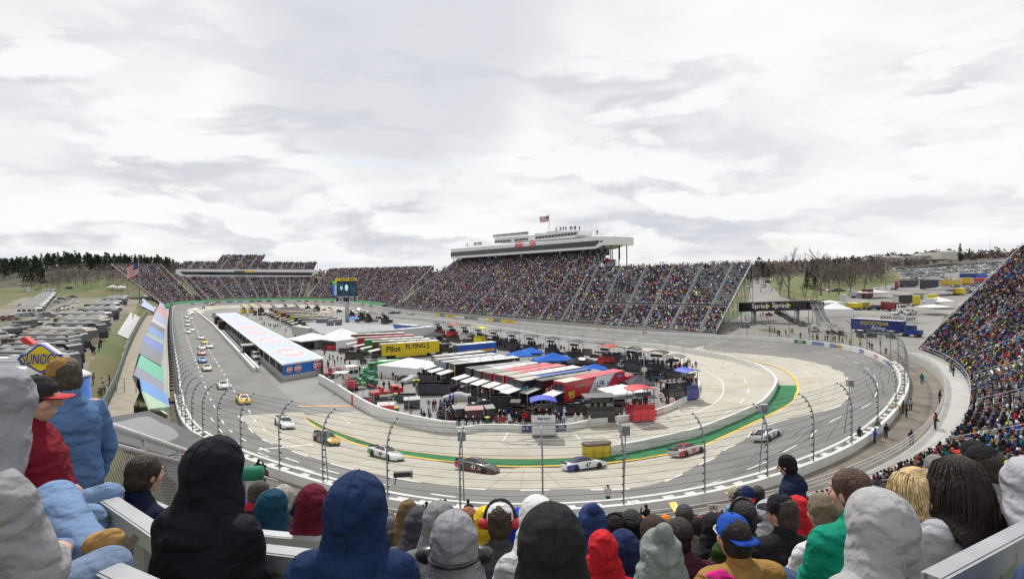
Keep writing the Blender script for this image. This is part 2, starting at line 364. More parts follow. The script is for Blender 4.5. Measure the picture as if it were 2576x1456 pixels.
# ---------------------------------------------------------------- track surface
def gpts(pts,z=.1): return np.array([G(*p,z) for p in pts])
YEL=[(330,770),(353,800),(395,850),(440,905),(500,960),(580,1008)]
yl=[zM(440,215),zM(650,345),zM(1000,495),zM(1200,550),zM(1600,645),zM(2080,710),zN(640,660),zN(1060,660),zN(1660,630),zN(2210,550),zN(2576,460),zF(1560,1400),zF(1645,1300),zF(1660,1240),zF(1635,1170),zF(1550,1100),zF(1440,1055),zF(1230,1010)]
YL=catmull(gpts(yl),8,False)
seam=[(600,1020),zM(0,370),zM(200,485),zM(350,550),zM(520,620),zM(720,695),zM(1000,775),zM(1300,840),zM(1650,895),zM(1980,940),zN(510,850),zN(850,860),zN(1260,850),zN(1600,825),zN(1950,785),zN(2270,735),(2070,960),zR(160,1010),zR(235,880),zR(230,790),zR(180,705),zR(100,660),zR(20,620),zF(1930,1050),zF(1820,1015),zF(1690,980),zF(1550,955),zF(1390,930),zF(1240,910),zF(1000,880),zF(740,838)]
SM=catmull(gpts(seam,2.2),6,False)
def polydist(P,C):
    d=np.sqrt(((P[:,None,:2]-C[None,:,:2])**2).sum(2)); return d.min(1),d.argmin(1)
dY,kY=polydist(WC,YL); dS,kS=polydist(WC,SM)
near=(kY>0)&(kY<len(YL)-1)
TWID=np.where(near,dY,16.5)
q=np.arange(1000)
def smooth_closed(a,n):
    for _ in range(n): a=.5*a+.25*(np.roll(a,1)+np.roll(a,-1))
    return a
TWID=smooth_closed(TWID,60)
concS=(kS>0)&(kS<len(SM)-1)
farc=(WC[:,1]>335)
USE=np.where(concS,np.clip(dS/TWID,.04,.95),np.where(farc,.45,9.))
USE=np.where(USE<5,smooth_closed(np.where(USE<5,USE,.4),4),USE)
def TP(k,u,off=0.):
    k=np.asarray(k); u=np.asarray(u,float)
    w=TWID[k]*u; x=WC[k,0]-WN[k,0]*w; y=WC[k,1]-WN[k,1]*w
    z=(WC[k,2]-1.1)*(1-u)+.08*u+off
    return np.stack([x,y,z],-1)
def build_track():
    Q=np.zeros((1000,15,3)); F_=[];m_=[]
    for k in range(1000):
        c=USE[k] if USE[k]<5 else .45
        Q[k]=TP(np.full(15,k),np.r_[np.linspace(0,c,7),np.linspace(c,1,9)[1:]])
    for k in range(1000):
        k2=(k+1)%1000
        for j in range(14):
            F_.append((k*15+j,k2*15+j,k2*15+j+1,k*15+j+1)); m_.append(1 if j>=6 and USE[k]<5 and USE[k2]<5 else 0)
    me=bpy.data.meshes.new('racetrack'); me.from_pydata(Q.reshape(-1,3).tolist(),[],F_)
    me.materials.append(ASPH); me.materials.append(CONC); me.polygons.foreach_set('material_index',m_); me.update()
    o=struct(mobj('racetrack_road',me)); return o
ASPH=mat('asphalt',(.185,.182,.178),.9,0,.10,.22,bump=.2,bs=14.,stain=((.145,.143,.14),.09,.5,.68))
CONC=mat('concrete',(.42,.40,.345),.9,0,.08,.35,bump=.15,bs=10.,stain=((.33,.285,.205),.07,.52,.75))
PAVE=mat('infield_paving',(.235,.232,.226),.9,0,.09,.12,bump=.15,bs=8.,stain=((.17,.168,.165),.05,.5,.7))
LINEW=mat('line_white',(.72,.72,.70),.8,0,.15,1.2); LINEY=mat('line_yellow',(.72,.46,.05),.8,0,.12,.8); LINEO=mat('line_orange',(.75,.40,.12),.8,0,.12,.8)
GREEN=mat('green_paint',(.012,.14,.05),.85,0,.22,.5,bump=.2,bs=12.,stain=((.03,.2,.07),.6,.5,.75))
build_track()
struct(sheet('infield_pavement',[TP(k,1.0)[:2]+WN[k]*1.0 for k in range(0,1000,8)],PAVE,z=0.0))
# concrete pit lane round the near turn
pw=[zC(85,968),zC(240,1060),zC(375,1150),zC(600,1270),zC(1000,1370),zC(1240,1400),zC(1480,1375),zC(1747,1378),zE(245,1295),zE(715,1280),zE(1000,1225),zE(1480,1165),zE(1740,1095),zE(1900,1020),zE(2050,930),zE(2118,850),zE(2100,780),zE(2040,720)]
PWAL=catmull(gpts(pw,0),5,False)
sw=[zN(1690,560),zN(2000,500),zN(2300,430),zN(2576,355),zF(1310,1440),zF(1430,1330),zF(1478,1235),zF(1470,1205),zF(1420,1150),zF(1300,1080),zF(1060,1008),zF(780,958),zF(590,925),zF(350,897),zF(0,870),zE(480,300),zD(1230,1200),zD(800,1130),zD(400,1078),zC(700,415),zC(500,370)]
SWAL=catmull(gpts(sw,.05),5,False)
lane=[(700,1018),(745,1046),(800,1040),(897,1034)]
pit_poly=np.vstack([gpts([(790,1042),(897,1034)],0),PWAL[20:],gpts([(1690,893),(1640,886),(1500,860),(1400,848),(1250,830),(1130,815)],0),SWAL[::-1][8:30],gpts([zF(700,905),zF(1000,955)],0),YL[::-1]])
struct(sheet('pit_road',pit_poly[:,:2],CONC,z=.012))
# painted green verge with its yellow and orange edges
gu=[zM(500,218),zM(760,350),zM(1100,470),zM(1300,530),zM(1600,590),zM(2200,660),zN(280,575),zN(700,590),zN(1060,590),zN(1450,572),zN(1690,560),zN(2000,500),zN(2300,430),zN(2576,355),zF(1310,1440),zF(1430,1330),zF(1478,1222)]
GU=catmull(gpts(gu,.1),6,False)
struct(sheet('green_painted_verge_ground',np.vstack([YL[:8*13+3],GU[::-1]])[:,:2],GREEN,z=.10))
def ribbon(C,w,z,m,mb,zf=None):
    C=np.asarray(C); t=tang(C,False); n=np.c_[-t[:,1],t[:,0]]*w/2
    a=C[:,:2]+n;b=C[:,:2]-n; zz=C[:,2]+z
    V_=[(*p,q) for p,q in zip(a,zz)]+[(*p,q) for p,q in zip(b,zz)]; k=len(C)
    mb.add(V_,[(i,k+i,k+i+1,i+1) for i in range(k-1)],m)
mk=MB()
ribbon(YL,.38,.03,1,mk)
ribbon(catmull(gpts([zM(420,178)]+gu[:10],.1),6,False),.16,.02,2,mk)
def dash(k0,k1,u,ln,gap,w,mb,m=0):
    s=WS[k0]
    while s<WS[k1]:
        kk=np.searchsorted(WS,[s,s+ln/2,s+ln]); kk=np.clip(kk,0,999)
        if kk[2]>kk[0]:
            uu=u(kk) if callable(u) else np.full(3,u); P=TP(kk,uu,.016); ribbon(P,w,0,m,mb)
        s+=ln+gap
conc_ks=np.where(concS)[0]
dash(conc_ks[0],conc_ks[-1],lambda k:np.clip(USE[k]-.012,0,1),4.4,4.6,.20,mk)
dash(conc_ks[0],conc_ks[-1]+40,lambda k:USE[k]*.42,3.6,5.4,.14,mk)
k_l=int(np.argmin(np.abs(WC[:,1]-330)+(WC[:,0]>-100)*999)); k_n=conc_ks[0]
dash(k_l,k_n+60,.25,2.6,4.6,.20,mk); dash(k_l,k_n+20,.52,2.6,4.6,.20,mk)
k_r=int(np.argmin(np.abs(WC[:,1]-175)+(WC[:,0]<0)*999)); k_e=int(np.argmin(np.abs(WC[:,1]-330)+(WC[:,0]<-120)*999))
dash(k_r,k_e,.33,3.2,6,.22,mk); dash(k_r,k_e,.64,3.2,6,.22,mk)
def line(pts,w,z,m): ribbon(resample(gpts(pts,z),n=6),w,0,m,mk)
line([zB(440,1022),zB(680,1030)],.3,.03,0); line([zB(985,1340),zB(1535,1337)],.55,.03,2)
line([zM(0,575),zM(330,545)],.3,3.3,0); line([zM(340,544),zM(590,518)],.3,2.2,0)
arc=[zE(850,1360),zE(1280,1310),zE(1600,1230),zE(1950,1130),zE(2200,1040),zE(2340,940),zE(2382,840),zE(2350,740),zE(2230,670),zE(2090,625)]
ribbon(resample(catmull(gpts(arc,.03),6,False),step=2),.16,0,0,mk)
for a,b in ((zE(45,1390),zE(100,1295)),(zE(45,1392),zE(850,1362)),(zE(800,1310),zE(865,1370)),(zE(1135,1340),zE(1290,1410)),(zE(1390,1195),zE(1570,1255)),(zE(1830,1072),zE(2050,1105)),(zE(2130,945),zE(2320,955)),(zE(2130,822),zE(2370,818)),(zE(2120,718),zE(2500,682)),(zE(2150,560),zE(2225,578)),(zE(2345,608),zE(2415,632)),(zE(2495,668),zE(2548,700)),(zE(2370,1115),zE(2465,1063)),(zF(1000,1068),zF(1055,1087)),(zF(1125,1118),zF(1165,1140)),(zF(1205,1175),zF(1230,1205)),(zF(1245,1250),zF(1240,1285)),(zF(1210,1335),zF(1175,1370)),(zM(920,255),zM(990,292)),(zM(1200,368),zM(1355,415)),(zM(1650,478),zM(1880,510)),(zM(2260,555),zM(2420,565)),(zN(370,488),zN(510,497)),(zN(940,502),zN(1180,497)),(zF(130,858),zF(330,808))): line([a,b],.17,.03,0)
for i in range(14):   # short marks of the pit boxes along the front straight
    a=zS(900+i*120,215+i*21); 
struct(mk.obj('road_markings',[LINEW,LINEY,LINEO]))
# saw joints in the concrete
jb=MB(); s_=WS[conc_ks[0]]+3
while s_<WS[conc_ks[-1]]-3:
    k=int(np.searchsorted(WS,s_)); c=USE[k]
    if c<.9: ribbon(np.array([TP(k,u,.011) for u in np.linspace(c+.02,.97,6)]),.07,0,0,jb)
    s_+=5.5
kk=conc_ks[6:-6]
for f in (.25,.5,.75): ribbon(TP(kk,USE[kk]+(1-USE[kk])*f,.010),.06,0,0,jb)
struct(jb.obj('concrete_joints_road_surface',[mat('joint_dark',(.27,.25,.21),.9,0,.3,1.)]))
# dark skid marks on the outer groove
sk=MB()
for i in range(30):
    k0=R.randint(conc_ks[0]+20,conc_ks[-1]-40); n=R.randint(14,34); a=R.uniform(.08,.62); b=a+R.uniform(-.28,.28)
    kk=np.clip(np.arange(k0,k0+n),0,999); uu=np.linspace(a,b,n)*np.minimum(USE[kk],1)+.01*np.sin(np.arange(n)*.4+i)
    ribbon(TP(kk,np.clip(uu,.03,.97),.009),.16,0,0,sk)
for i in range(30):
    a=np.array(zE(R.uniform(200,1900),0)); j=R.uniform(0.15,.85); p=PWAL[int(30+j*(len(PWAL)-34))]; d=R.uniform(2,6)
    t=R.uniform(2,5); ang=R.uniform(-.5,.5)
    c=p[:2]*(1-d/np.linalg.norm(p[:2])); v=np.array([-p[1],p[0]])/np.linalg.norm(p[:2]); v=np.array([v[0]*math.cos(ang)-v[1]*math.sin(ang),v[0]*math.sin(ang)+v[1]*math.cos(ang)])
    ribbon(np.array([[*(c-v*t/2),.02],[*c,.02],[*(c+v*t/2),.02]]),.25,0,0,sk)
o=sk.obj('tyre_marks_road_surface',[mat('skid_rubber',(.075,.074,.074),.9,0,.3,1.,trans=.38)]); struct(o)
# ---------------------------------------------------------------- retaining wall, barrier, catch fence
WALLP=mat('wall_white_paint',(.66,.66,.65),.6,0,.08,.5,stain=((.4,.39,.37),.5,.6,.85))
STEEL=mat('galvanised_steel',(.30,.32,.34),.45,.6,.12,4.); STEELD=mat('dark_steel',(.07,.08,.095),.5,.5,.1,4.)
WOODG=mat('weathered_deck',(.27,.24,.19),.9,0,.2,.8,bump=.2,bs=6.); APRON=mat('apron_asphalt',(.19,.165,.135),.95,0,.16,.4,bump=.3,bs=9.,stain=((.12,.105,.09),.25,.5,.7))
def WO(k,d,z=0.):
    k=np.asarray(k)%1000; return np.stack([WC[k,0]+WN[k,0]*d,WC[k,1]+WN[k,1]*d,WC[k,2]+z],-1)
def sweep(mb,ks,prof,m=0,close=True,caps=True):
    ks=np.asarray(ks); n=len(prof); V_=np.stack([WO(ks,d,z) for d,z in prof],1).reshape(-1,3)
    F_=[]
    for i in range(len(ks)-1):
        for j in range(n if close else n-1): F_.append((i*n+j,i*n+(j+1)%n,(i+1)*n+(j+1)%n,(i+1)*n+j))
    if caps and close: F_+=[tuple(range(n)),tuple((len(ks)-1)*n+j for j in range(n))[::-1]]
    mb.add(V_,F_,m)
def kpx(px,py):   # index on the wall line seen nearest a pixel
    return int(np.argmin(np.hypot(WPX[:,0]-px,WPX[:,1]-py)))
kA=kpx(459,987); kB=kpx(2230,905); kC=kpx(1811,842)
wall=thing('retaining_wall','long white outer retaining wall running all round the racetrack','wall',tuple(WO(0,0)))
WROOT=Vector(wall.location)
class Rel:  # builds in world coordinates under a parent
    pass
def child(mb,name,mats,par,col=None):
    loc=Vector(par.location); rz=par.rotation_euler[2]
    c,s=math.cos(-rz),math.sin(-rz)
    mb.v=[((x-loc.x)*c-(y-loc.y)*s,(x-loc.x)*s+(y-loc.y)*c,z-loc.z) for x,y,z in mb.v]
    return mb.obj(name,mats,par,col=col)
b=MB(); sweep(b,np.r_[np.arange(kB-6,1000),np.arange(0,kA+4)],[(0,-1.5),(0,0),(.35,0),(.35,-1.7)]); child(b,'concrete_wall',[WALLP],wall)
b=MB(); ks=np.arange(kA,kB); sweep(b,ks,[(0,-1.4),(0,0),(.3,0),(.3,-1.3)]); child(b,'steel_barrier',[WALLP],wall)
b=MB(); sweep(b,ks,[(.95,-1.6),(.95,-.02),(1.3,-.02),(1.3,-2.4)]); child(b,'backing_wall',[WALLP],wall)
FOAM=mat('foam_block_white',(.62,.62,.6),.7,0,.2,2.)
s=WS[kA]+1; i=0
while s<WS[kB]-1 and i<96:
    k=np.searchsorted(WS,s); p=WO(k,.62,-.36); b=MB(); b.box(p,(.62,.95,.5),math.atan2(WN[k,1],WN[k,0])); child(b,'foam_block',[FOAM],wall); s+=2.6; i+=1
def wallpanel(k0,k1,cols,letters=None,z0=-.98,z1=-.12,lc=0,lh=.5):
    """painted advertisement on the track face of the wall"""
    ks=np.arange(min(k0,k1),max(k0,k1)+1); b=MB(); V_=np.stack([WO(ks,-.012,z0),WO(ks,-.012,z1)],1).reshape(-1,3)
    n=len(ks)-1; b.add(V_,[(2*i,2*i+2,2*i+3,2*i+1) for i in range(n)]); 
    b.m=[min(len(cols)-1,int(i/max(n,1)*len(cols))) for i in range(n)]
    o=child(b,'advertising_panel',[paint(c) for c in cols],wall)
    if letters:
        for t,fr,c in letters:
            k=int(round(ks[0]+(ks[-1]-ks[0])*fr)); t2=-WT[k]; ctr=WO(k,-.03,(z0+z1)/2); b=MB()
            b.text(t,ctr,(t2[0],t2[1],0),(0,0,1),lh,0,.02,w=None)
            o2=child(b,'lettering',[paint(c)],wall); o2.parent=o; o2.location=(0,0,0)
    return o
NV=(.02,.035,.16);YE=(.75,.55,.03);RD=(.55,.02,.03);BL=(.03,.12,.45);GR=(.02,.16,.05);BK=(.02,.02,.025)
def kz(zf,x,y): return kpx(*zf(x,y))
# right-hand turn
wallpanel(kz(zG,130,925),kz(zG,36,910),[GR],[('DEW',.5,(.8,.75,.7))])
wallpanel(kz(zG,286,950),kz(zG,170,930),[(.08,.28,.6)],[('STP STP STP',.5,(.6,.05,.06))],lh=.42)
wallpanel(kz(zG,428,975),kz(zG,328,955),[(.55,.42,.06),(.03,.1,.4)],[("Goody's",.75,(.8,.8,.8)),('HEADACHE',.25,(.05,.08,.3))],lh=.3)
wallpanel(kz(zG,607,1020),kz(zG,570,1010),[(.05,.15,.45)],[('BOSCH',.5,(.8,.8,.8))],lh=.25)
wallpanel(kz(zG,735,1060),kz(zG,655,1040),[(.66,.66,.65)],[('WHELEN',.5,(.6,.03,.05))],lh=.75)
wallpanel(kz(zG,830,1115),kz(zG,770,1080),[(.45,.5,.65)],[('MOBIL',.5,(.1,.15,.5))],lh=.4)
# front straight
wallpanel(kpx(1146,794),kpx(1096,790),[YE,(.7,.5,.04),BK,YE],[('NASCAR SPRINT',.62,(.8,.8,.8)),('CUP SERIES',.22,(.1,.1,.1))],z0=-.95,z1=.2,lh=.55)
wallpanel(kpx(1297,808),kpx(1228,803),[YE,YE,BK,YE],[('NASCAR SPRINT',.62,(.8,.8,.8)),('CUP SERIES',.22,(.1,.1,.1))],z0=-.95,z1=.2,lh=.5)
k=kpx(1285,803); b=MB(); t2=-WT[kpx(1250,802)]; b.text('MARTINSVILLE',WO(kpx(1185,798),-.03,-.45),(-WT[kpx(1185,798)][0],-WT[kpx(1185,798)][1],0),(0,0,1),1.25,0,.03,shear=.25,w=10.5); child(b,'lettering',[paint(BK)],wall)
for px,py in ((1616,833),(1622,834),(1505,824)):
    k=kpx(px,py); b=MB(); p=WO(k,-.02,-.5); b.box(p,(.35,.06,1.0),math.atan2(WT[k,1],WT[k,0])); child(b,'painted_mark',[paint(RD)],wall)
# far turn: a row of small boards
fx=[(485,764),(520,760),(549,758),(577,757),(606,756),(633,756),(652,755.6),(677,755)]
fc=[(.1,.2,.5),(.05,.2,.5),(.5,.05,.08),(.08,.12,.35),(.1,.3,.5),BK,BK,BK]
for (px,py),c in zip(fx,fc):
    k=kpx(px,py); wallpanel(k-2,k+2,[c],None)
k=kpx(712,754); b=MB(); b.text('MARTINSVILLE',WO(k,-.05,-.5),(-WT[k][0],-WT[k][1],0),(0,0,1),1.2,0,.03,shear=.2); child(b,'lettering',[paint(BK)],wall)
for px in (752,772,794,815,836,858,876,912,933):
    k=kpx(px,754+max(0,(px-790)*.06)); wallpanel(k-2,k+2,[R.choice([BK,(.1,.2,.5),(.5,.05,.08)])],None)
# catch fence
fence=thing('catch_fence','tall catch fence of curved steel posts and cables behind the outer wall','fence',tuple(WO(kA,1.1,0)))
PD,PH0,PH1=1.12,4.0,6.2
def postprof(h0=-.3):
    return [(0,h0),(0,PH0-.4)]+[(-.02-1.75*(1-math.cos(a)),PH0-.4+2.4*math.sin(a)) for a in np.linspace(.15,1.25,6)]
PPR=postprof()
def post(k):
    b=MB(); P=[WO(k,PD+d,z) for d,z in PPR]; b.tube(P,.062,6)
    for d,z in [(0,z) for z in np.arange(.2,PH0-.4,.62)]+PPR[2::1]: b.box(WO(k,PD+d-.14,z),(.12,.13,.12),math.atan2(WN[k,1],WN[k,0]),1)
    return b
pk=[kpx(*p) for p in ((731,1168),(848,1200),(994,1238),(1172,1262),(1367,1264),(1561,1255),(1739,1229),(1893,1193),(2016,1150),(2110,1104),(2177,1062),(2228,1021),(2252,990),(2260,960),(2256,935),(2243,912),(2225,897),(2200,886),(2170,876),(2130,869),(2080,862),(2030,857),(1975,851),(1925,848),(1870,844),(1811,841))]
s=WS[pk[0]]-7
while s>WS[k_l]-25: pk.append(int(np.searchsorted(WS,s))); s-=6.0
for k in pk[:96]: child(post(k),'post',[mat('post_bluegrey_steel',(.24,.265,.30),.45,.2,.1,3.),STEELD],fence)
b=MB()
for s in np.arange(WS[k_r],WS[min(k_e+60,999)],9):
    k=int(np.searchsorted(WS,s)); b.tube([WO(k,.5,-.2),WO(k,.5,3.6),WO(k,-.6,4.6)],.05,4)
o=child(b,'straight_post',[STEEL],fence); o['kind']='stuff'
b=MB(); kk=np.arange(k_l-40,kC)
for d,z in [(0,z) for z in (.35,.95,1.55,2.15,2.75,3.35)]+PPR[2:]:
    b.tube(WO(kk,PD+d,z),.014,3,0,False,sm=False)
child(b,'cable',[STEELD],fence)
def meshmat(name,a,c=(.16,.17,.18)):
    m=mat(name,c,.5,.3,0,trans=a); return m
for nm,k0,k1,a in (('turn_mesh',kA-30,kC,.13),('straight_mesh',k_l-40,kA-30,.40)):
    b=MB(); kk=np.arange(k0,k1+1); V_=np.stack([WO(kk,PD+d-.1,z) for d,z in PPR],1).reshape(-1,3); n=len(PPR)
    b.add(V_,[(i*n+j,i*n+j+1,(i+1)*n+j+1,(i+1)*n+j) for i in range(len(kk)-1) for j in range(n-1)],0,True); child(b,'wire_mesh',[meshmat('wire_'+nm,a)],fence)
# front-straight low fence along the seats
b=MB(); kk=np.arange(k_r,min(k_e+40,999))
for z in (1.2,2.2,3.4): b.tube(WO(kk,.5,z),.05,4,0,False)
child(b,'straight_rail',[STEEL],fence)
# apron behind the barrier, and its kerb
b=MB(); kk=np.arange(kA-60,kC+40); V_=np.stack([WO(kk,.3,-.85),WO(kk,8,-.95),WO(kk,17.,-1.1)],1).reshape(-1,3)
b.add(V_,[(i*3+j,i*3+j+1,(i+1)*3+j+1,(i+1)*3+j) for i in range(len(kk)-1) for j in range(2)]); struct(b.obj('apron_pavement',[APRON]))
# ---------------------------------------------------------------- grandstands and crowd
ALU=mat('bench_aluminium',(.74,.74,.75),.5,0.,.08,2.); DECK=mat('stand_deck',(.17,.17,.175),.8,.1,.15,1.); RAIL=mat('rail_white',(.56,.56,.56),.4,.2,.05,2.)
CONCW=mat('walkway_concrete',(.40,.40,.38),.9,0,.08,.5,bump=.1,bs=8.)
SEATS=[]   # (x,y,z,heading,stand)
def lerp(a,b,t): return a+(b-a)*t
def grandstand(name,label,Fp,Bp,N,aisles,pitch=.5,occ=.9,xw=None,bench=True,name_key=None,skirt=True,seat_skip=None):
    """Fp/Bp: front and back edges (n x 3); N rows; aisles: column fractions"""
    Fp=np.asarray(Fp,float);Bp=np.asarray(Bp,float); n=len(Fp); ctr=Fp[n//2]
    root=thing(name,label,'grandstand',tuple(ctr)); d=MB();be=MB();st=MB();rl=MB()
    L=np.r_[0,np.cumsum(np.linalg.norm(np.diff((Fp+Bp)/2,axis=0)[:,:2],axis=1))]; tc=L/L[-1]
    def pt(t,i): # point at column fraction t and row position i
        f=np.array([np.interp(t,tc,Fp[:,a]) for a in range(3)]); b=np.array([np.interp(t,tc,Bp[:,a]) for a in range(3)])
        return f+(b-f)*(i/N)
    rise=(Bp[:,2]-Fp[:,2]).mean()/N
    for i in range(N):
        a=Fp+(Bp-Fp)*(i/N); b_=Fp+(Bp-Fp)*((i+1)/N); lo=a.copy(); lo[:,2]=Fp[:,2]+(Bp[:,2]-Fp[:,2])*(i/N)
        b_[:,2]=lo[:,2]; hi=b_.copy(); hi[:,2]=Fp[:,2]+(Bp[:,2]-Fp[:,2])*((i+1)/N)
        V_=np.vstack([lo,b_,hi]); d.add(V_,[(k,k+1,n+k+1,n+k) for k in range(n-1)]+[(n+k,n+k+1,2*n+k+1,2*n+k) for k in range(n-1)])
        if bench and not (xw and xw[0]<=i/N<xw[1]):
            p=lerp(lo,b_,.52); q=lerp(lo,b_,.84); V2=np.vstack([p+[0,0,.36],q+[0,0,.36],p+[0,0,.42],q+[0,0,.42]])
            be.add(V2,[(2*n+k,2*n+k+1,3*n+k+1,3*n+k) for k in range(n-1)]+[(k,k+1,2*n+k+1,2*n+k) for k in range(n-1)]+[(n+k+1,n+k,3*n+k,3*n+k+1) for k in range(n-1)])
    for t in aisles:
        st=MB(); w=.65/L[-1]
        for i in range(N):
            a=pt(t-w,i);b_=pt(t+w,i);c=pt(t+w,i+.6);e=pt(t-w,i+.6); z=a[2]+rise*.5+.03
            st.quad((*a[:2],z),(*b_[:2],z),(*c[:2],z),(*e[:2],z)); st.quad((*a[:2],z-.2),(*b_[:2],z-.2),(*b_[:2],z),(*a[:2],z))
        child(st,'aisle_stair',[mat('aisle_steps',(.24,.24,.24),.8,0,.1,1.)],root)
        segs=[(1,N*.30),(N*.36,N*.64),(N*.68,N-1)]
        for i0,i1 in segs:
            for h in ((.55,.95) if not skirt else (.9,)): rl.tube([pt(t,i0)+[0,0,h],pt(t,i1)+[0,0,h]],.03,4,0,False)
            for i in np.linspace(i0,i1,5): rl.tube([pt(t,i),pt(t,i)+[0,0,.95]],.03,4,0,False)
    for h in (.5,1.05):
        rl.tube([f+np.array([0,0,h]) for f in Fp],.04,4,0,False)
        if skirt: rl.tube([f+np.array([0,0,h+.3]) for f in Bp],.05,4,0,False)
        for P,Q in (((Fp[0],Bp[0]),(Fp[-1],Bp[-1])) if skirt else (((Fp[-1],Bp[-1]),) if N>50 else ())): rl.tube([P+[0,0,h+.2],Q+[0,0,h+.2]],.06,4,0,False)
    if xw:
        for i in (N*xw[0],N*xw[1]): rl.tube([f+(g-f)*(i/N)+np.array([0,0,1.]) for f,g in zip(Fp,Bp)],.05,4,0,False)
    for k in range(0,n if skirt else 0,max(1,n//14)): rl.tube([Bp[k]+[0,0,0],Bp[k]+[0,0,1.4]],.04,4,0,False)
    sk_=MB()
    if skirt:
        for P,Q in ((Fp[0],Bp[0]),(Fp[-1],Bp[-1])):
            sk_=MB()
            for f in np.linspace(.08,1,9):
                q=P+(Q-P)*f; g=tz1(q[0],q[1]); sk_.tube([(q[0],q[1],min(g,q[2]-.2)),q-[0,0,.05]],.11,4,0,False)
            q0=P+(Q-P)*.1
            for f in np.linspace(.2,1,6):
                q=P+(Q-P)*f;g=tz1(q[0],q[1]); q2=P+(Q-P)*(f-.13); sk_.tube([(q[0],q[1],min(g,q[2])),q2-[0,0,.3]],.06,4,0,False); sk_.tube([(q2[0],q2[1],q[2]*.4+g*.6),(q[0],q[1],q[2]*.4+g*.6)],.06,4,0,False)
            child(sk_,'support_frame',[STEEL],root)
        k=n-1
        back=np.vstack([Bp,Bp*[1,1,0]+np.c_[np.zeros(n),np.zeros(n),Bp[:,2]-2.5]]); d.add(back,[(k,k+1,n+k+1,n+k) for k in range(n-1)])
    fr=MB(); V_=np.vstack([Fp,Fp-[0,0,2.2]]); fr.add(V_,[(k,k+1,n+k+1,n+k) for k in range(n-1)]); child(fr,'front_wall',[CONCW],root)
    child(d,'seating_deck',[DECK],root)
    if bench: child(be,'bench_rows',[ALU],root)
    child(rl,'handrails',[RAIL],root)
    # seats
    for i in range(N):
        if xw and xw[0]<=i/N<xw[1]: continue
        A=pt(0,i);B=pt(1,i); ln=float(np.linalg.norm(np.diff(Fp+(Bp-Fp)*(i/N),axis=0)[:,:2],axis=1).sum()); m=int(ln/pitch)
        ts=(np.arange(m)+.5)/m
        pr=occ(ts,i/N) if callable(occ) else np.full(m,occ)
        for a in aisles: pr=np.where(np.abs(ts-a)*ln<.85,0,pr)
        keep=NR.random(m)<pr; ts=ts[keep]+NR.normal(0,.12*pitch,keep.sum())/ln
        f=np.c_[[np.interp(ts,tc,Fp[:,a]) for a in range(3)]].T; g=np.c_[[np.interp(ts,tc,Bp[:,a]) for a in range(3)]].T
        P=f+(g-f)*((i+.62)/N); P[:,2]=(f+(g-f)*(i/N))[:,2]
        h=np.arctan2(-(g-f)[:,0],(g-f)[:,1]) # facing: rotation about z so that local +y points to the back
        SEATS.append(np.c_[P,h,np.full(len(P),len(SEATN))])
    SEATN.append(name_key or name); return root,pt
NR=np.random.default_rng(5); SEATN=[]
def edge(*pts,n=24): return resample(np.array(pts,float),n=n)
# corner survey (pixel, distance)
A_FR=G(1806,838,2.6); A_BR=V(1893,663,205); B_FR=G(1392,815,2.6); B_BR=V(1533,628,250); A_BL=lerp(B_FR,B_BR,.62); A_BL[2]=V(1465,676,A_BL[1])[2]
B_FL=V(976,769,322); B_BL=V(1150,654,365)
def wallfront(p,q,off,z,n=24):
    a,b=wdist(np.array([p,q]))[1]; ks=np.linspace(a,b,n).astype(int); P=WO(ks,off,0); P[:,2]=z if np.isscalar(z) else np.linspace(z[0],z[1],n); return P
occA=lambda ts,r: np.clip(.58+.25*np.sin(ts*9+r*4)+.18*np.sin(ts*31+r*17)-.25*ts+(.25 if r<.3 else 0),.12,.95)
Fa=wallfront(A_FR,B_FR,2.6,2.7)
SA,ptA=grandstand('grandstand','right end of the main grandstand with many empty white bench rows',Fa[::-1],edge(A_BL,A_BR),44,[.05,.22,.39,.56,.73,.90],occ=occA,xw=(.30,.345),name_key='front stretch stand')
Fb=wallfront(B_FR,B_FL,2.6,(2.7,3.2),30)
SB,ptB=grandstand('grandstand','tall packed main grandstand below the white press box',Fb[::-1],edge(B_BL,B_BR,n=30),62,[.04,.16,.28,.40,.52,.64,.76,.88,.97],occ=lambda ts,r: np.clip(.84+.12*np.sin(ts*17+r*6)+.06*np.sin(ts*53+r*31),.5,.96),xw=(.28,.305),name_key='tall main stand')
C_FL=V(800,750,424); C_BL=V(829,677,472); C_FR=V(976,769,330); C_BR=V(1091,671,378)
Fc=wallfront(C_FR,C_FL,5.5,(3.4,6.2),20)
SC_,ptC=grandstand('grandstand','packed far corner grandstand left of the tall main stand',Fc[::-1],edge(C_BL,lerp(C_BL,C_BR,.5)+[4,4,0],C_BR,n=20),50,[.1,.3,.5,.7,.9],occ=.85,xw=(.34,.38),name_key='far corner stand')
D_FL=V(500,752,404); D_FR=V(792,750,426); D_BL=V(452,697,452); D_BR=V(786,697,476)
Fd=wallfront(D_FR,D_FL,5.5,(6.0,6.4),26)
SD_,ptD=grandstand('grandstand','far end grandstand below the dark band of suite windows',Fd[::-1],edge(D_BL,D_BR,n=26),36,[.06,.17,.28,.39,.5,.61,.72,.83,.94],occ=.82,xw=(.46,.54),name_key='far end stand')
E_FL=V(404,768,345); E_FR=V(492,752,398); E_BL=V(280,668,385); E_BR=V(404,667,440)
Fe=wallfront(E_FR,E_FL,6.5,(6.4,5.7),16)
SE_,ptE=grandstand('grandstand','far left grandstand behind the flag at the end of the back straight',Fe[::-1],edge(E_BL,E_BR,n=16),56,[.12,.37,.62,.87],occ=.88,xw=(.42,.45),name_key='far left stand')
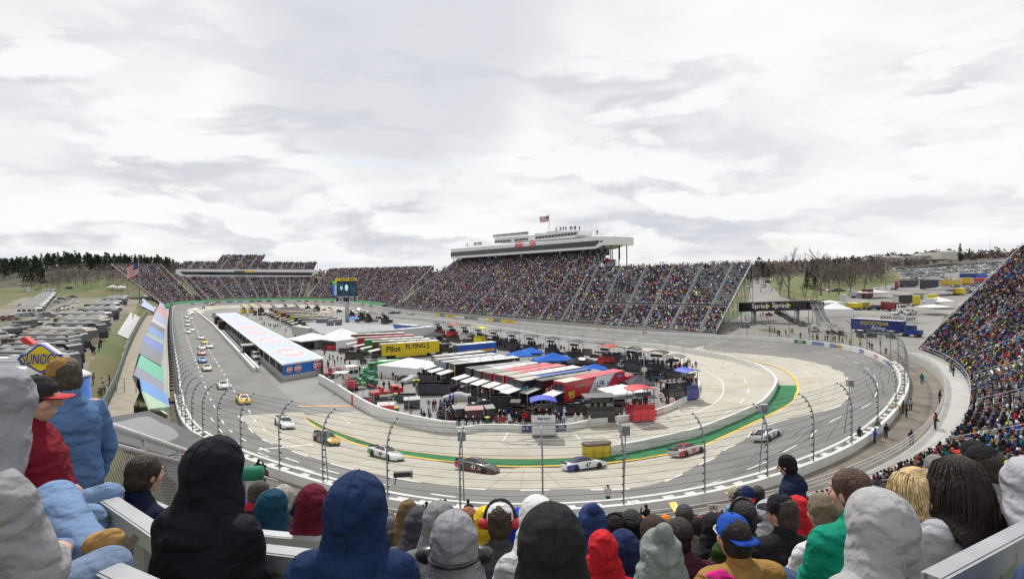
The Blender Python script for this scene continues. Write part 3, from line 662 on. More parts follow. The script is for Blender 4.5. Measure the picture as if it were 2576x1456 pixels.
# grass bank in front of the far seats
b=MB(); kk=np.arange(kpx(440,771)-1 if kpx(440,771)>500 else 0,1000); kk=np.where((WC[:,1]>338))[0]
V_=np.stack([WO(kk,.36,-.15),WO(kk,5.2,1.3)],1).reshape(-1,3); b.add(V_,[(2*i,2*i+1,2*i+3,2*i+2) for i in range(len(kk)-1) if kk[i+1]==kk[i]+1])
struct(b.obj('green_bank_ground',[mat('bank_green',(.02,.15,.05),.9,0,.2,.3)]))
# the turn stand the photographer sits in
ke=kpx(2203,886); kz0=kpx(930,1226)
off0,pit_,rs_=8.2,.78,.352
def offN(k,d):  # smoothed normal so that rows fan out evenly
    n=np.mean([WN[(k+j)%1000] for j in range(-25,26)],0); n/=np.linalg.norm(n); return np.array([WC[k,0]+n[0]*d,WC[k,1]+n[1]*d])
ks=np.unique(np.linspace(kz0,ke,56).astype(int)); ksp=int(np.argmin(np.abs(WC[ks,0]-16)))
def backs(kk,N): return np.array([[*offN(k,off0+N*pit_),5.6+N*rs_] for k in kk])
Ft=np.array([[*offN(k,off0),5.6] for k in ks])
occT=lambda ts,r: np.clip(.78+.16*np.sin(ts*19+r*7)+.14*np.sin(ts*47-r*23),.25,.95)
Nc=39; Bc=backs(ks[:ksp+1],Nc); j0=int(np.argmax(Bc[:,0]>3.5))
for j in range(j0): f=j/j0; Bc[j,:2]=np.array([-3.1,3.5])*(1-f)+Bc[j0,:2]*f
STC,_=grandstand('grandstand','lower middle part of the near turn grandstand directly below the camera',Ft[:ksp+1],Bc,Nc,[.62],occ=.88,name_key='turn stand middle',skirt=False)
Br=backs(ks[ksp:],62); mB=13
for j in range(mB): f=ss(j/(mB-1),0,1); Br[len(Br)-mB+j]=Br[len(Br)-mB+j]*(1-f)+np.array([139.5,152,27.4])*f
ST_,ptT=grandstand('grandstand','near turn grandstand packed with spectators rising along the right edge',Ft[ksp:],Br,62,[.06,.22,.38,.54,.70,.86],occ=occT,name_key='turn stand right',skirt=False)
# walkway in front of it with rails
b=MB(); W0=np.array([[*offN(k,off0-2.6),5.0] for k in ks]); W1=Ft.copy(); W1[:,2]=5.0; n=len(ks)
W2=W0.copy();W2[:,2]=3.3
b.add(np.vstack([W0,W1,W2]),[(k,k+1,n+k+1,n+k) for k in range(n-1)]+[(2*n+k,2*n+k+1,k+1,k) for k in range(n-1)]); struct(b.obj('stand_walkway_pavement',[CONCW]))
rw=MB(); 
for h in (.45,.75,1.05): rw.tube(W0+[0,0,h],.032,4,0,False)
for k in range(0,n): rw.tube([W0[k],W0[k]+[0,0,1.05]],.03,4,0,False)
rr=thing('guard_rail','white tube guard rail along the walkway in front of the turn seats','railing',tuple(W0[n//2])); child(rw,'rail_tubes',[RAIL],rr)
b=MB(); V_=np.vstack([W0+[0,0,.05],W0+[0,0,1.0]]); b.add(V_,[(k,k+1,n+k+1,n+k) for k in range(n-1)]); child(b,'wire_panel',[meshmat('wire_rail',.22,(.45,.45,.45))],rr)
# ---------------------------------------------------------------- crowd figures
PAL=[((.012,.013,.018),20),((.02,.022,.035),14),((.03,.03,.035),10),((.012,.02,.06),10),((.07,.07,.075),7),((.16,.15,.19),9),((.035,.012,.03),6),((.09,.012,.03),4),((.45,.45,.49),12),((.03,.025,.06),5),((.07,.055,.045),4),((.02,.05,.16),5),((.04,.045,.03),4),((.30,.02,.035),3.2),((.5,.14,.03),1.3),((.45,.55,.04),1.6),((.02,.12,.4),2.5),((.35,.05,.15),1.2),((.5,.35,.05),1.2),((.02,.22,.07),1.0),((.25,.17,.08),3)]
PCOL=np.array([p[0] for p in PAL]); PPR_=np.array([p[1] for p in PAL]);PPR_=PPR_/PPR_.sum()
HEADC=np.array([(.26,.17,.13),(.22,.14,.11),(.02,.015,.012),(.05,.03,.02),(.012,.012,.015),(.3,.3,.3),(.02,.03,.1),(.25,.02,.03),(.12,.08,.04),(.6,.6,.6)]); HPR=np.array([.2,.08,.16,.13,.16,.07,.07,.06,.04,.03])
def figtemplate(parts):
    V_=[];F_=[];g=[]
    for (c,d,tp,gi) in parts:
        b=MB(); b.box(c,d,0,0,tp); o=len(V_); V_+=b.v; fs=b.f[1:]; F_+=[tuple(i+o for i in f) for f in fs]; g+=[gi]*len(fs)
    return np.array(V_),np.array(F_),np.array(g)
FAR_=figtemplate([((0,.02,.68),(.46,.27,.58),(.86,.8),0),((0,-.28,.36),(.40,.48,.28),(.9,1),2),((0,0,1.10),(.2,.22,.27),(.8,.8),1)])
FARS_=figtemplate([((0,-.2,.40),(.34,.22,.8),(1.05,1),2),((0,-.2,1.1),(.46,.25,.62),(.86,.8),0),((0,-.2,1.56),(.2,.22,.26),(.8,.8),1)])
def figmesh(name,T,P,h,col,hc,lc,mats,sc=None):
    V0,F0,g=T; n=len(P); ca,sa=np.cos(h),np.sin(h); sc=np.ones(n) if sc is None else sc
    X=V0[None]*sc[:,None,None]; x=X[...,0]*ca[:,None]-X[...,1]*sa[:,None]+P[:,None,0]; y=X[...,0]*sa[:,None]+X[...,1]*ca[:,None]+P[:,None,1]; z=X[...,2]+P[:,None,2]
    VV=np.stack([x,y,z],-1).reshape(-1,3); FF=(F0[None]+(np.arange(n)*len(V0))[:,None,None]).reshape(-1,4)
    cc=np.stack([col,hc,lc],1)[:,g].reshape(-1,3)
    return VV,FF,cc
def npmesh(name,VV,FF,cc,mats,smooth=False):
    me=bpy.data.meshes.new(name); me.vertices.add(len(VV)); me.vertices.foreach_set('co',VV.astype(np.float32).ravel())
    me.loops.add(FF.size); me.loops.foreach_set('vertex_index',FF.astype(np.int32).ravel()); me.polygons.add(len(FF)); me.polygons.foreach_set('loop_start',np.arange(0,FF.size,FF.shape[1],dtype=np.int32))
    a=me.attributes.new('Col','FLOAT_COLOR','FACE'); a.data.foreach_set('color',np.c_[cc,np.ones(len(cc))].astype(np.float32).ravel())
    for m in mats: me.materials.append(m)
    me.update(calc_edges=True); me.validate(); return me
def pick(n): return PCOL[NR.choice(len(PCOL),n,p=PPR_)]*NR.uniform(.95,2.1,(n,1))
ALLS=np.vstack(SEATS); iTs=[SEATN.index('turn stand middle'),SEATN.index('turn stand right')]
NEARS=ALLS[np.isin(ALLS[:,4],iTs)]
CROWDM=mat('crowd_clothing',(1,1,1),.85,0,0,attr='Col',spec=.15)
# ---------------------------------------------------------------- press box, suites, screen, garage
z1=Zm(620,880,6.618); z2=Zm(360,850,4.16); z3=Zm(940,780,10.4); z4=Zm(1000,1000,5.6); z5=Zm(1280,1080,7.28); z6=Zm(1540,1080,7.66); z7=Zm(1780,1000,6.33); z8=Zm(650,850,5.152)
WALLW=mat('cladding_white',(.74,.74,.74),.5,0,.05,.15); GLASSD=mat('suite_glass',(.018,.022,.028),.12,0,.2,.5,spec=.6); GREYP=mat('panel_grey',(.45,.46,.47),.5,0,.06,.3)
class Plane:   # vertical facade plane through two surveyed points
    def __init__(s,A,B):
        s.A=np.array(A[:2]);d=np.array(B[:2])-s.A; s.d=d/np.linalg.norm(d); s.n=np.array([s.d[1],-s.d[0]])
        if s.n@(-s.A)<0: s.n=-s.n     # towards the photographer
    def p(s,px,py,off=0.):
        r=ray(px,py); t=(s.A@s.n)/(r[:2]@s.n); q=r*t; return np.array([q[0]+s.n[0]*off,q[1]+s.n[1]*off,CZ+q[2]])
    def poly(s,pts,off=0.): return [s.p(x,y,off) for x,y in pts]
    def solid(s,mb,pts,depth,off=0.,m=0):
        f=s.poly(pts,off); b=[q-np.array([*s.n,0])*depth for q in f]; n=len(f)
        mb.add(f+b,[(i,(i+1)%n,n+(i+1)%n,n+i) for i in range(n)],m)
        t=tessellate_polygon([[Vector((float((q[:2]-s.A)@s.d),float(q[2]),0)) for q in f]])
        mb.add(f,[tuple(x) for x in t],m); mb.add(b,[tuple(x) for x in t],m)
    def face(s,mb,pts,off,m=0):
        f=s.poly(pts,off); t=tessellate_polygon([[Vector((float((q[:2]-s.A)@s.d),float(q[2]),0)) for q in f]]); mb.add(f,[tuple(x) for x in t],m)
    def text(s,mb,t,px,py,h,off,m=0,**k):
        u=np.array([*s.d,0.]); u=u if proj(s.p(px,py)+u)[0]>px else -u
        mb.text(t,s.p(px,py,off),u,(0,0,1),h,m,**k)
def ln(a,b,t): return (a[0]+(b[0]-a[0])*t,a[1]+(b[1]-a[1])*t)
pA=V(*zD(520,490),356); pB=V(*zD(2035,362),240)
PX=Plane(pA,pB)
def press_box():
    r=thing('press_box','long white press box with a dark band of windows on top of the main grandstand','press box',tuple(pA))
    b=MB(); out=[zD(520,490),zD(1870,396),zD(1940,365),zD(2035,360),zD(2035,283),zD(1780,281),zD(1780,300),zD(520,400)]; PX.solid(b,out,13); child(b,'main_storey',[WALLW],r)
    b=MB(); t0,t1,u0,u1=zD(520,432),zD(1908,318),zD(520,470),zD(1872,373); PX.face(b,[t0,t1,zD(1911,332),u1,u0],.12); PX.face(b,[zD(1918,322),zD(1943,319),zD(1943,332),zD(1918,338)],.12); win=child(b,'window_band',[GLASSD],r)
    for i in range(61):
        b=MB(); f=i/61; a=ln(t0,t1,f);c=ln(u0,u1,f); q=PX.poly([a,(a[0]+.9,a[1]),(c[0]+.9,c[1]),c],.16); b.add(q,[(0,1,2,3)]); o=child(b,'mullion',[mat('mullion_dark',(.05,.055,.06),.4)],r); o.parent=win; o.location=(0,0,0)
    b=MB(); PX.solid(b,[zD(895,345),zD(895,299),zD(1270,268),zD(1270,322)],8,-2.5); PX.solid(b,[zD(1270,322),zD(1270,252),zD(1378,248),zD(1378,234),zD(1480,230),zD(1480,240),zD(1685,226),zD(1685,268),zD(1640,292)],8.2,-2.3); up=child(b,'upper_storey',[WALLW],r)
    b=MB()
    for i in range(12):
        if i==6: continue
        a=ln((897,322),(1212,294),i/12); PX.face(b,[zD(a[0],a[1]),zD(a[0]+20,a[1]-2),zD(a[0]+20,a[1]+19),zD(a[0],a[1]+21)],-2.3)
    for i in range(13):
        a=ln((1280,282),(1640,243),i/12); PX.face(b,[zD(a[0],a[1]),zD(a[0]+24,a[1]-3),zD(a[0]+24,a[1]+21),zD(a[0],a[1]+24)],-2.1)
    o=child(b,'upper_windows',[GLASSD],r); o.parent=up; o.location=(0,0,0)
    b=MB(); PX.text(b,'MARTINSVILLE',*zD(1163,358),3.2,.3,shear=.25,bold=.03,w=PXW*126); PX.text(b,'SPEEDWAY',*zD(1290,346),3.2,.3,shear=.25,bold=.03,w=PXW*98); child(b,'sign_lettering',[paint((.62,.03,.03))],r)
    for i in range(23):
        f=i/22; p=ln(zD(535,485),zD(2005,364),f); q=PX.p(*p,-.8); b=MB(); b.tube([q,(q[0],q[1],q[2]-5.5-2.5*f)],.22,5); child(b,'support_column',[STEELD],r); b=MB()
        q2=q-np.array([*PX.n,0])*10; b.tube([q2,(q2[0],q2[1],q2[2]-6)],.2,5); child(b,'support_column',[STEELD],r)
    for x in (1935,2008):
        p=PX.p(*zD(x,362),-.5); b=MB(); b.tube([p,(p[0],p[1],p[2]-16)],.25,5); p=p-np.array([*PX.n,0])*10; b.tube([p,(p[0],p[1],tz1(p[0],p[1]))],.25,5); child(b,'support_column',[STEELD],r)
    for a,c in (((640,378),(800,362)),((1480,232),(1700,205)),((1670,284),(1955,262))):
        b=MB()
        for h in (0,10): b.tube([PX.p(*zD(a[0],a[1]-h),-1),PX.p(*zD(c[0],c[1]-h),-1)],.06,4)
        for i in range(7): p=ln(a,c,i/6); b.tube([PX.p(*zD(p[0],p[1]+3),-1),PX.p(*zD(p[0],p[1]-10),-1)],.05,4)
        child(b,'roof_rail',[STEEL],r)
    for x,y0,y1 in ((792,362,325),(1492,232,185),(1780,300,215),(1838,270,190),(2015,283,255)): b=MB(); b.tube([PX.p(*zD(x,y0),-3),PX.p(*zD(x,y1),-3)],.07,4); child(b,'aerial',[STEEL],r)
    b=MB(); PX.solid(b,[zD(1915,570),zD(2010,570),zD(2010,495),zD(1915,500)],.4,-3.); o=child(b,'drink_sign_board',[paint((.03,.045,.06))],r)
    c=PX.p(*zD(1940,533),-2.85); u=np.array([*PX.d,0]); u=u if proj(c+u)[0]>proj(c)[0] else -u
    b=MB(); b.disc(c,u,(0,0,1),2.1,2.5,0); b.add([c+u*1.9*math.cos(a)+np.array([0,0,2.2*math.sin(a)+.25*math.sin(2*a)])+np.array([*PX.n,0])*.05 for a in np.linspace(.25,math.pi-.1,9)],[tuple(range(9))],1); b.add([c+u*1.9*math.cos(a)+np.array([0,0,2.2*math.sin(a)])+np.array([*PX.n,0])*.05 for a in np.linspace(-.35,-math.pi+.6,9)],[tuple(range(9))],2)
    PX.text(b,'pepsi',*zD(1981,533),2.4,-2.85,m=3); child(b,'sign_emblem',[paint((.7,.7,.7)),paint((.6,.04,.06)),paint((.03,.12,.5)),paint((.5,.55,.6))],r)
PXW=.0575
press_box()
# access stair at the right end of the tall stand
# people standing on the press box roof are added with the crew figures
ROOFP=[PX.p(*zD(x,y),-1.5) for x,y in [(900+i*11.,296-i*1.0) for i in range(30)]+[(652,375),(722,366),(730,366),(745,365),(760,364),(772,363),(783,362)]+[(1483,232),(1525,228),(1550,226),(1573,224),(1614,222),(1630,222),(1655,220),(1662,220),(1700,224),(1868,262)]]
def suites():
    A=V(*zO(835,345),458);B=V(*zO(2440,330),470); P=Plane(A,B)
    r=thing('suite_building','white suite building with one dark window band and seats on its roof, far end','building',tuple(A))
    b=MB(); P.solid(b,[zO(920,340),zO(835,300),zO(835,250),zO(2440,254),zO(2440,300),zO(2395,335)],10); child(b,'main_storey',[WALLW],r)
    b=MB(); P.face(b,[zO(880,276),zO(2420,286),zO(2400,322),zO(930,312)],.15); child(b,'window_band',[GLASSD],r)
    b=MB(); P.solid(b,[zO(1515,284),zO(1515,266),zO(1635,267),zO(1635,285)],.3,.5,0); P.solid(b,[zO(1635,285),zO(1635,267),zO(1750,268),zO(1750,286)],.3,.5,1); child(b,'sponsor_board',[paint((.15,.1,.02)),paint(YE)],r)
    b=MB()
    for i in range(9):
        q=P.p(*ln(zO(900,345),zO(2390,335),i/8),-2); b.tube([q,(q[0],q[1],q[2]-8)],.25,5)
    child(b,'support_column',[STEELD],r)
    n=np.array([*P.n,0.])
    def roofstand(l,a,c,a2,c2,N,ais):
        f0,f1=P.p(*a,-.6),P.p(*c,-.6); g0,g1=P.p(*a2,-.6)-n*N*.8,P.p(*c2,-.6)-n*N*.8
        g0[2]=f0[2]+N*.42;g1[2]=f1[2]+N*.42
        grandstand('rooftop_seating',l,edge(f0,f1,n=10),edge(g0,g1,n=10),N,ais,occ=.55,name_key=l,skirt=False)
    roofstand('left rooftop seating on the suite building at the far end',zO(850,246),zO(1240,249),zO(850,246),zO(1240,249),15,[.33,.66])
    roofstand('right rooftop seating on the suite building at the far end',zO(1765,250),zO(2425,253),zO(1765,250),zO(2425,253),15,[.2,.4,.6,.8])
    roofstand('tall middle rooftop seating on the suite building at the far end',zO(1242,249),zO(1763,250),zO(1242,249),zO(1763,250),30,[.2,.52,.83])
    st_=MB()
    for x in (840,1240,1765,2430):
        q=P.p(*zO(x,250),-12); st_.tube([q,q+[0,0,6]],.12,4)
    st_.tube([P.p(*zO(840,155),-12),P.p(*zO(1240,150),-12)],.1,4); child(st_,'rear_frame',[STEEL],r)
suites()
ALLS=np.vstack(SEATS); FARSEATS=ALLS[~np.isin(ALLS[:,4],iTs)]
def flag(name,label,A,U,Dn,nx=26,ny=13,amp=.5,droop=0.):
    """flag from its hoist top corner A, fly direction U, hoist direction Dn"""
    A=np.array(A,float);U=np.array(U,float);Dn=np.array(Dn,float); nn=np.cross(U,Dn); nn/=np.linalg.norm(nn); V_=[];F_=[];m_=[]
    for j in range(ny+1):
        for i in range(nx+1):
            s,t=i/nx,j/ny; w=math.sin(s*8.5+t*1.2)*amp*s**.6; V_.append(A+U*s+Dn*t+nn*w+np.array([0,0,-droop*s*s])+np.array([0,0,.12*amp*math.sin(s*8.5+1)])*s)
    for j in range(ny):
        for i in range(nx):
            F_.append((j*(nx+1)+i,j*(nx+1)+i+1,(j+1)*(nx+1)+i+1,(j+1)*(nx+1)+i)); m_.append(2 if (i<nx*.4 and j<7) else (0 if j%2==0 else 1))
    b=MB(); b.add(V_,F_,0,True); b.m=m_
    # stars of the canton
    for j in range(5):
        for i in range(6):
            k=int((j+.8)*7/5.6)*(nx+1)+int((i+.6)*nx*.4/6); q=np.array(V_[k]); 
            for s_ in (1,-1): b.disc(q+nn*.06*s_+U*.02+Dn*.02,U/np.linalg.norm(U),Dn/np.linalg.norm(Dn),np.linalg.norm(U)*.016,np.linalg.norm(U)*.016,1,5)
    o=b.obj(name,[cloth((.50,.02,.05)),cloth((.72,.72,.72)),cloth((.02,.03,.16))]); return tag(o,label,'flag')
def pole(name,label,base,h,r=.12,cat='flagpole'):
    t=thing(name,label,cat,tuple(base)); b=MB(); b.tube([(0,0,0),(0,0,h)],r,8,r1=r*.6); b.obj('pole',[STEEL],t); b=MB(); b.ell((0,0,h+r),(r*1.6,)*3); b.obj('finial',[STEEL],t); return t
pb=V(*zA(1184,590),300); ph=V(*zA(1178,212),300)[2]-pb[2]; pole('flagpole','tall bare flagpole beside the far left grandstand',pb,ph,.22)
a=V(*zA(1166,240),300); c=V(*zA(1166,347),300); e=V(*zA(1102,272),300); 
flag('flag','large American flag hanging folded from the pole at the far left stand',a,(e-a)*1.05+np.array([0,-2.,0]),c-a,amp=1.0,droop=0.6)
pb=PX.p(*zD(1382,242),-4); pt_=PX.p(*zD(1379,80),-4); pole('flagpole','thin flagpole standing on the press box roof',pb,pt_[2]-pb[2],.16)
a=PX.p(*zD(1378,84),-4); c=PX.p(*zD(1378,139),-4); e=PX.p(*zD(1295,96),-4)
flag('flag','American flag streaming in the wind above the press box',a,(e-a),c-a,amp=.5)
# ---------------------------------------------------------------- video screen on its mast
def screen():
    y0=212.; k=lambda x,y,d=y0: V(*z3(x,y),d); base=k(705,1640)
    g=G(*zC(317,470),0.); y0=g[1]; k=lambda x,y,d=y0: V(*z3(x,y),d)
    r=thing('video_screen','big video screen with a yellow header on a single grey mast in the infield','video screen',(g[0],g[1],0)); 
    b=MB(); top=k(705,1000); b.tube([(g[0],g[1]+.6,0),(g[0],g[1]+.6,top[2]+6)],.95,14); child(b,'mast',[GREYP],r)
    def slab(x0,y0_,x1,y1,dep,off): # box from pixel rectangle
        a=k(x0,y1);c=k(x1,y0_); return ((a[0]+c[0])/2,g[1]-off+dep/2,(a[2]+c[2])/2),(abs(c[0]-a[0]),dep,abs(c[2]-a[2]))
    b=MB(); b.box(*slab(425,380,1000,835,1.6,.5)); cab=child(b,'cabinet',[paint((.015,.017,.02))],r)
    scr=mat('screen_image',(.012,.03,.05),.25,0,.9,.35,emit=.35,stain=((.03,.12,.22),.33,.58,.72)); b=MB(); c,d=slab(445,395,985,822,.06,.58); b.box(c,d); sc=child(b,'display',[scr],r)
    b=MB(); q=k(715,570); b.ell((q[0],g[1]-.62,q[2]-.2),(.75,.05,1.5)); q=k(560,600); b.ell((q[0],g[1]-.62,q[2]),(.6,.05,.9)); o=child(b,'picture_highlight',[mat('screen_light',(.35,.55,.6),.3,0,.3,1.,emit=.5)],r); o.parent=sc; o.location=(0,0,0)
    b=MB(); b.box(*slab(280,375,428,842,1.2,.3)); side=child(b,'side_panel',[paint((.015,.02,.03))],r)
    b=MB(); b.box(*slab(290,385,425,465,.1,.42)); o=child(b,'lap_counter',[mat('led_green',(.12,.4,.03),.4,0,.2,2.,emit=.5)],r); o.parent=side;o.location=(0,0,0)
    b=MB()
    for i in range(6):
        y=490+i*57; c,d=slab(292,y,340,y+42,.1,.42); b.box(c,d); c,d=slab(352,y-4,412,y+38,.1,.42); b.box(c,d,0,1)
    o=child(b,'score_rows',[mat('led_blue',(.02,.12,.5),.4,0,.2,2.,emit=.6),mat('led_pale',(.25,.4,.6),.4,0,.3,3.,emit=.5)],r); o.parent=side;o.location=(0,0,0)
    b=MB(); b.box(*slab(372,290,1000,385,1.7,.6)); hd=child(b,'header_board',[paint((.70,.52,.02))],r)
    b=MB(); q=k(640,335); b.text('Sprint',(q[0],g[1]-.62,q[2]),(1,0,0),(0,0,1),.95,1); c,d=slab(780,305,960,370,.05,.63); b.box(c,d,0,1); q=k(870,335); b.text('Vision',(q[0],g[1]-.68,q[2]),(1,0,0),(0,0,1),.95,0); o=child(b,'lettering',[paint(YE),paint(BK)],r); o.parent=hd;o.location=(0,0,0)
    b=MB(); b.box(*slab(440,838,960,872,1.,.2)); child(b,'walkway',[STEEL],r)
    b=MB(); b.box(*slab(405,880,968,1000,1.6,.6)); lb=child(b,'lower_panel',[paint((.015,.015,.018))],r)
    b=MB()
    for x in (552,868): q=k(x,938); b.disc((q[0],g[1]-.66,q[2]),(1,0,0),(0,0,1),1.05,1.05,0); b.disc((q[0],g[1]-.69,q[2]),(1,0,0),(0,0,1),.78,.78,1); b.text('E',(q[0],g[1]-.72,q[2]),(1,0,0),(0,0,1),.8,2)
    o=child(b,'emblem',[paint((.7,.7,.72)),paint((.05,.1,.35)),paint((.6,.1,.1))],r); o.parent=lb;o.location=(0,0,0)
screen()
# ---------------------------------------------------------------- long garage with printed roof
def garage():
    H=3.6; NL,NR_,FL,FR=[G(*z1(*p),H) for p in ((1325,1180),(2130,1060),(40,205),(400,165))]
    r=thing('garage_building','long low garage with a pale blue roof printed with red and white ovals','garage',tuple((NL+NR_)/2*[1,1,0]))
    ax=(NL-FL); Lg=np.linalg.norm(ax[:2]); u=ax[:2]/Lg; n=np.array([-u[1],u[0]]); wd=abs((NR_-NL)[:2]@n); n=n if (NR_-NL)[:2]@n>0 else -n
    P=lambda s,t,z: np.array([NL[0]-u[0]*s+n[0]*t,NL[1]-u[1]*s+n[1]*t,z])
    NRs=-(NR_-NL)[:2]@u
    b=MB(); b.slab(P(0,0,H),P(NRs,wd,H),P(Lg,wd,H),P(Lg,0,H),.35); rf=child(b,'roof',[WALLW],r)
    secs=[(0.0,.62,(.38,.46,.76)),(.62,.76,(.46,.47,.50)),(.76,1.0,(.40,.45,.78))]
    b=MB()
    for i,(s0,s1,c) in enumerate(secs):
        q=[P(Lg*s0+(.5+NRs*0 if i==0 else .1),.5,H+.012),P(Lg*s0+(.5+NRs if i==0 else .1),wd-.5,H+.012),P(Lg*s1-.1,wd-.5,H+.012),P(Lg*s1-.1,.5,H+.012)]; b.quad(*q,m=i)
    vin=child(b,'roof_print',[paint(c,.5,0) for _,_,c in secs],r); vin.parent=rf; vin.location=(0,0,0)
    for i,(s,ht) in enumerate(((.085,.10),(.24,.085),(.375,.07),(.50,.06))):
        cx=P(Lg*s+NRs*.45,wd*.5,H+.02); b=MB(); b.disc(cx,(*n,0),(*u,0),wd*.335,Lg*.050,0,40); b.disc(cx+[0,0,.006],(*n,0),(*u,0),wd*.315,Lg*.0455,1,40)
        b.text('STP',cx+[0,0,.014],(-n[0],-n[1],0),(u[0],u[1],0),5.2,0,.06,w=wd*.46); o=child(b,'roof_logo',[paint((.8,.8,.8),.5,0),paint((.60,.36,.39),.5,0)],r); o.parent=rf;o.location=(0,0,0)
    b=MB(); cx=P(Lg*.70,wd*.5,H+.02); b.text('HITACHI',cx,(-n[0],-n[1],0),(u[0],u[1],0),3,0,.05,w=wd*.5); cx=P(Lg*.83,wd*.5,H+.02); b.text('MAC',cx,(-n[0],-n[1],0),(u[0],u[1],0),9,0,.07,w=wd*.7)
    for t in (.3,.72): b.box(P(Lg*.95,wd*t,H+.02),(wd*.3,Lg*.04,.01),math.atan2(n[1],n[0]),1)
    o=child(b,'roof_lettering',[paint((.8,.8,.8),.5,0),paint((.7,.66,.45),.5,0)],r); o.parent=rf;o.location=(0,0,0)
    # near end wall, blue with three ovals
    a0,a1=P(.3,.3,0),P(NRs+.3,wd-.3,0); d=(a1-a0)/np.linalg.norm(a1-a0); nr=np.array([d[1],-d[0],0.]); nr=nr if nr@(-a0)>0 else -nr; hh=np.array([0,0,1.])
    b=MB(); b.slab(a0+hh*1.0,a1+hh*1.0,a1+hh*(H-.36),a0+hh*(H-.36),.2,0); b.slab(a0,a1,a1+hh*1.0,a0+hh*1.0,.2,1); ew=child(b,'end_wall',[paint((.02,.15,.50)),paint((.4,.4,.4))],r)
    b=MB(); wl=np.linalg.norm(a1-a0)
    for f,rx in ((.13,.62),(.34,.72),(.87,1.05)):
        c=a0+d*wl*f+hh*(1.0+(H-1.36)*.52)+nr*.25; b.disc(c,d,hh,rx*1.25,rx,0); b.disc(c+nr*.01,d,hh,rx*1.13,rx*.88,1); b.text('STP',c+nr*.02,d,hh,rx*.85,0,.04)
    o=child(b,'wall_logo',[paint((.8,.8,.8)),paint((.55,.02,.05))],r); o.parent=ew;o.location=(0,0,0)
    b=MB(); b.slab(P(.4,.4,0)+hh*0,P(Lg-.3,.4,0),P(Lg-.3,.4,1.1),P(.4,.4,1.1),.15,0); child(b,'side_wall',[paint((.42,.43,.42))],r)
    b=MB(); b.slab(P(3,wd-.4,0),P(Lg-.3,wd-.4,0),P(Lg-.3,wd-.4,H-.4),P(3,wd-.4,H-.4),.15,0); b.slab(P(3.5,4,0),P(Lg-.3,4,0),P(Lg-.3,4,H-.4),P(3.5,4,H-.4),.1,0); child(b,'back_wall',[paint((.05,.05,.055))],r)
    for i in range(22): b=MB(); b.tube([P(.5+i*(Lg-1)/21,.3,0),P(.5+i*(Lg-1)/21,.3,H-.35)],.09,5); child(b,'roof_post',[WALLP],r)
    an=math.atan2(n[1],n[0])
    for f,t,z,d,c in ((.235,-1.6,H-.6,(3.2,4,.3),(.4,.38,.36)),(.235,-1.6,1.4,(2.6,3.2,2.6),BK),(.71,-1.3,1.8,(2.6,4,3.6),BK),(.88,-1.0,1.8,(2,8,3.4),BK)): b=MB(); b.box(P(Lg*f,t,z),d,an); child(b,'porch',[paint(c)],r)
    return P,Lg,wd,u,n
GAR=garage()
# walls of the infield -------------------------------------------------------
def lowwall(name,label,C,h,t=.35,z=0.,m=None,cat='wall'):
    C=np.asarray(C,float); r=thing(name,label,cat,(C[len(C)//2][0],C[len(C)//2][1],z)); tt=tang(C,False); n=np.c_[-tt[:,1],tt[:,0]]*t/2; k=len(C); hh=h if hasattr(h,'__len__') else np.full(k,h)
    V_=np.vstack([np.c_[C[:,:2]-n,np.full(k,z)],np.c_[C[:,:2]-n,z+hh],np.c_[C[:,:2]+n,z+hh],np.c_[C[:,:2]+n,np.full(k,z)]]); b=MB()
    b.add(V_,[(a*k+i,a*k+i+1,((a+1)%4)*k+i+1,((a+1)%4)*k+i) for a in range(4) for i in range(k-1)]+[(0,k,2*k,3*k),(k-1,4*k-1,3*k-1,2*k-1)]); child(b,'concrete_wall',[m or WALLP],r); return r
bw=resample(gpts([z1(-330,180),z1(0,450),z1(800,1340)],0),step=6); 
lowwall('pit_wall','tall straight white concrete wall beside the row of black utility vehicles','x' and bw,1.15,.5)
lowwall('pit_wall','short second white wall end in front of the white utility vehicle',resample(gpts([z1(560,1000),z1(885,1340)],0),step=3),1.1,.45)
PWALk=len(PWAL); kx=int(np.argmin(np.abs([proj(p)[0]-1147 for p in PWAL])))
lowwall('infield_wall','curved white concrete wall around the left corner of the infield paddock',PWAL[:kx+1],1.75,.4)
pitw=lowwall('pit_wall','low white pit wall where crews in white suits stand and sit',PWAL[kx:],.95,.35)
b=MB(); p=PWAL[int(np.argmin(np.abs([proj(q)[0]-895 for q in PWAL[:kx]])))]; b.box((p[0]-.15,p[1]-.25,.9),(.35,.12,1.72)); o=b.obj('painted_mark',[paint((.5,.05,.03))]); 
sepw=lowwall('pit_road_wall','white concrete wall curving between the racetrack and pit road',SWAL,1.25,.4,.0)
o.name='red_wall_marker'; tag(o,'red painted marker stripe on the curved infield wall','marker')
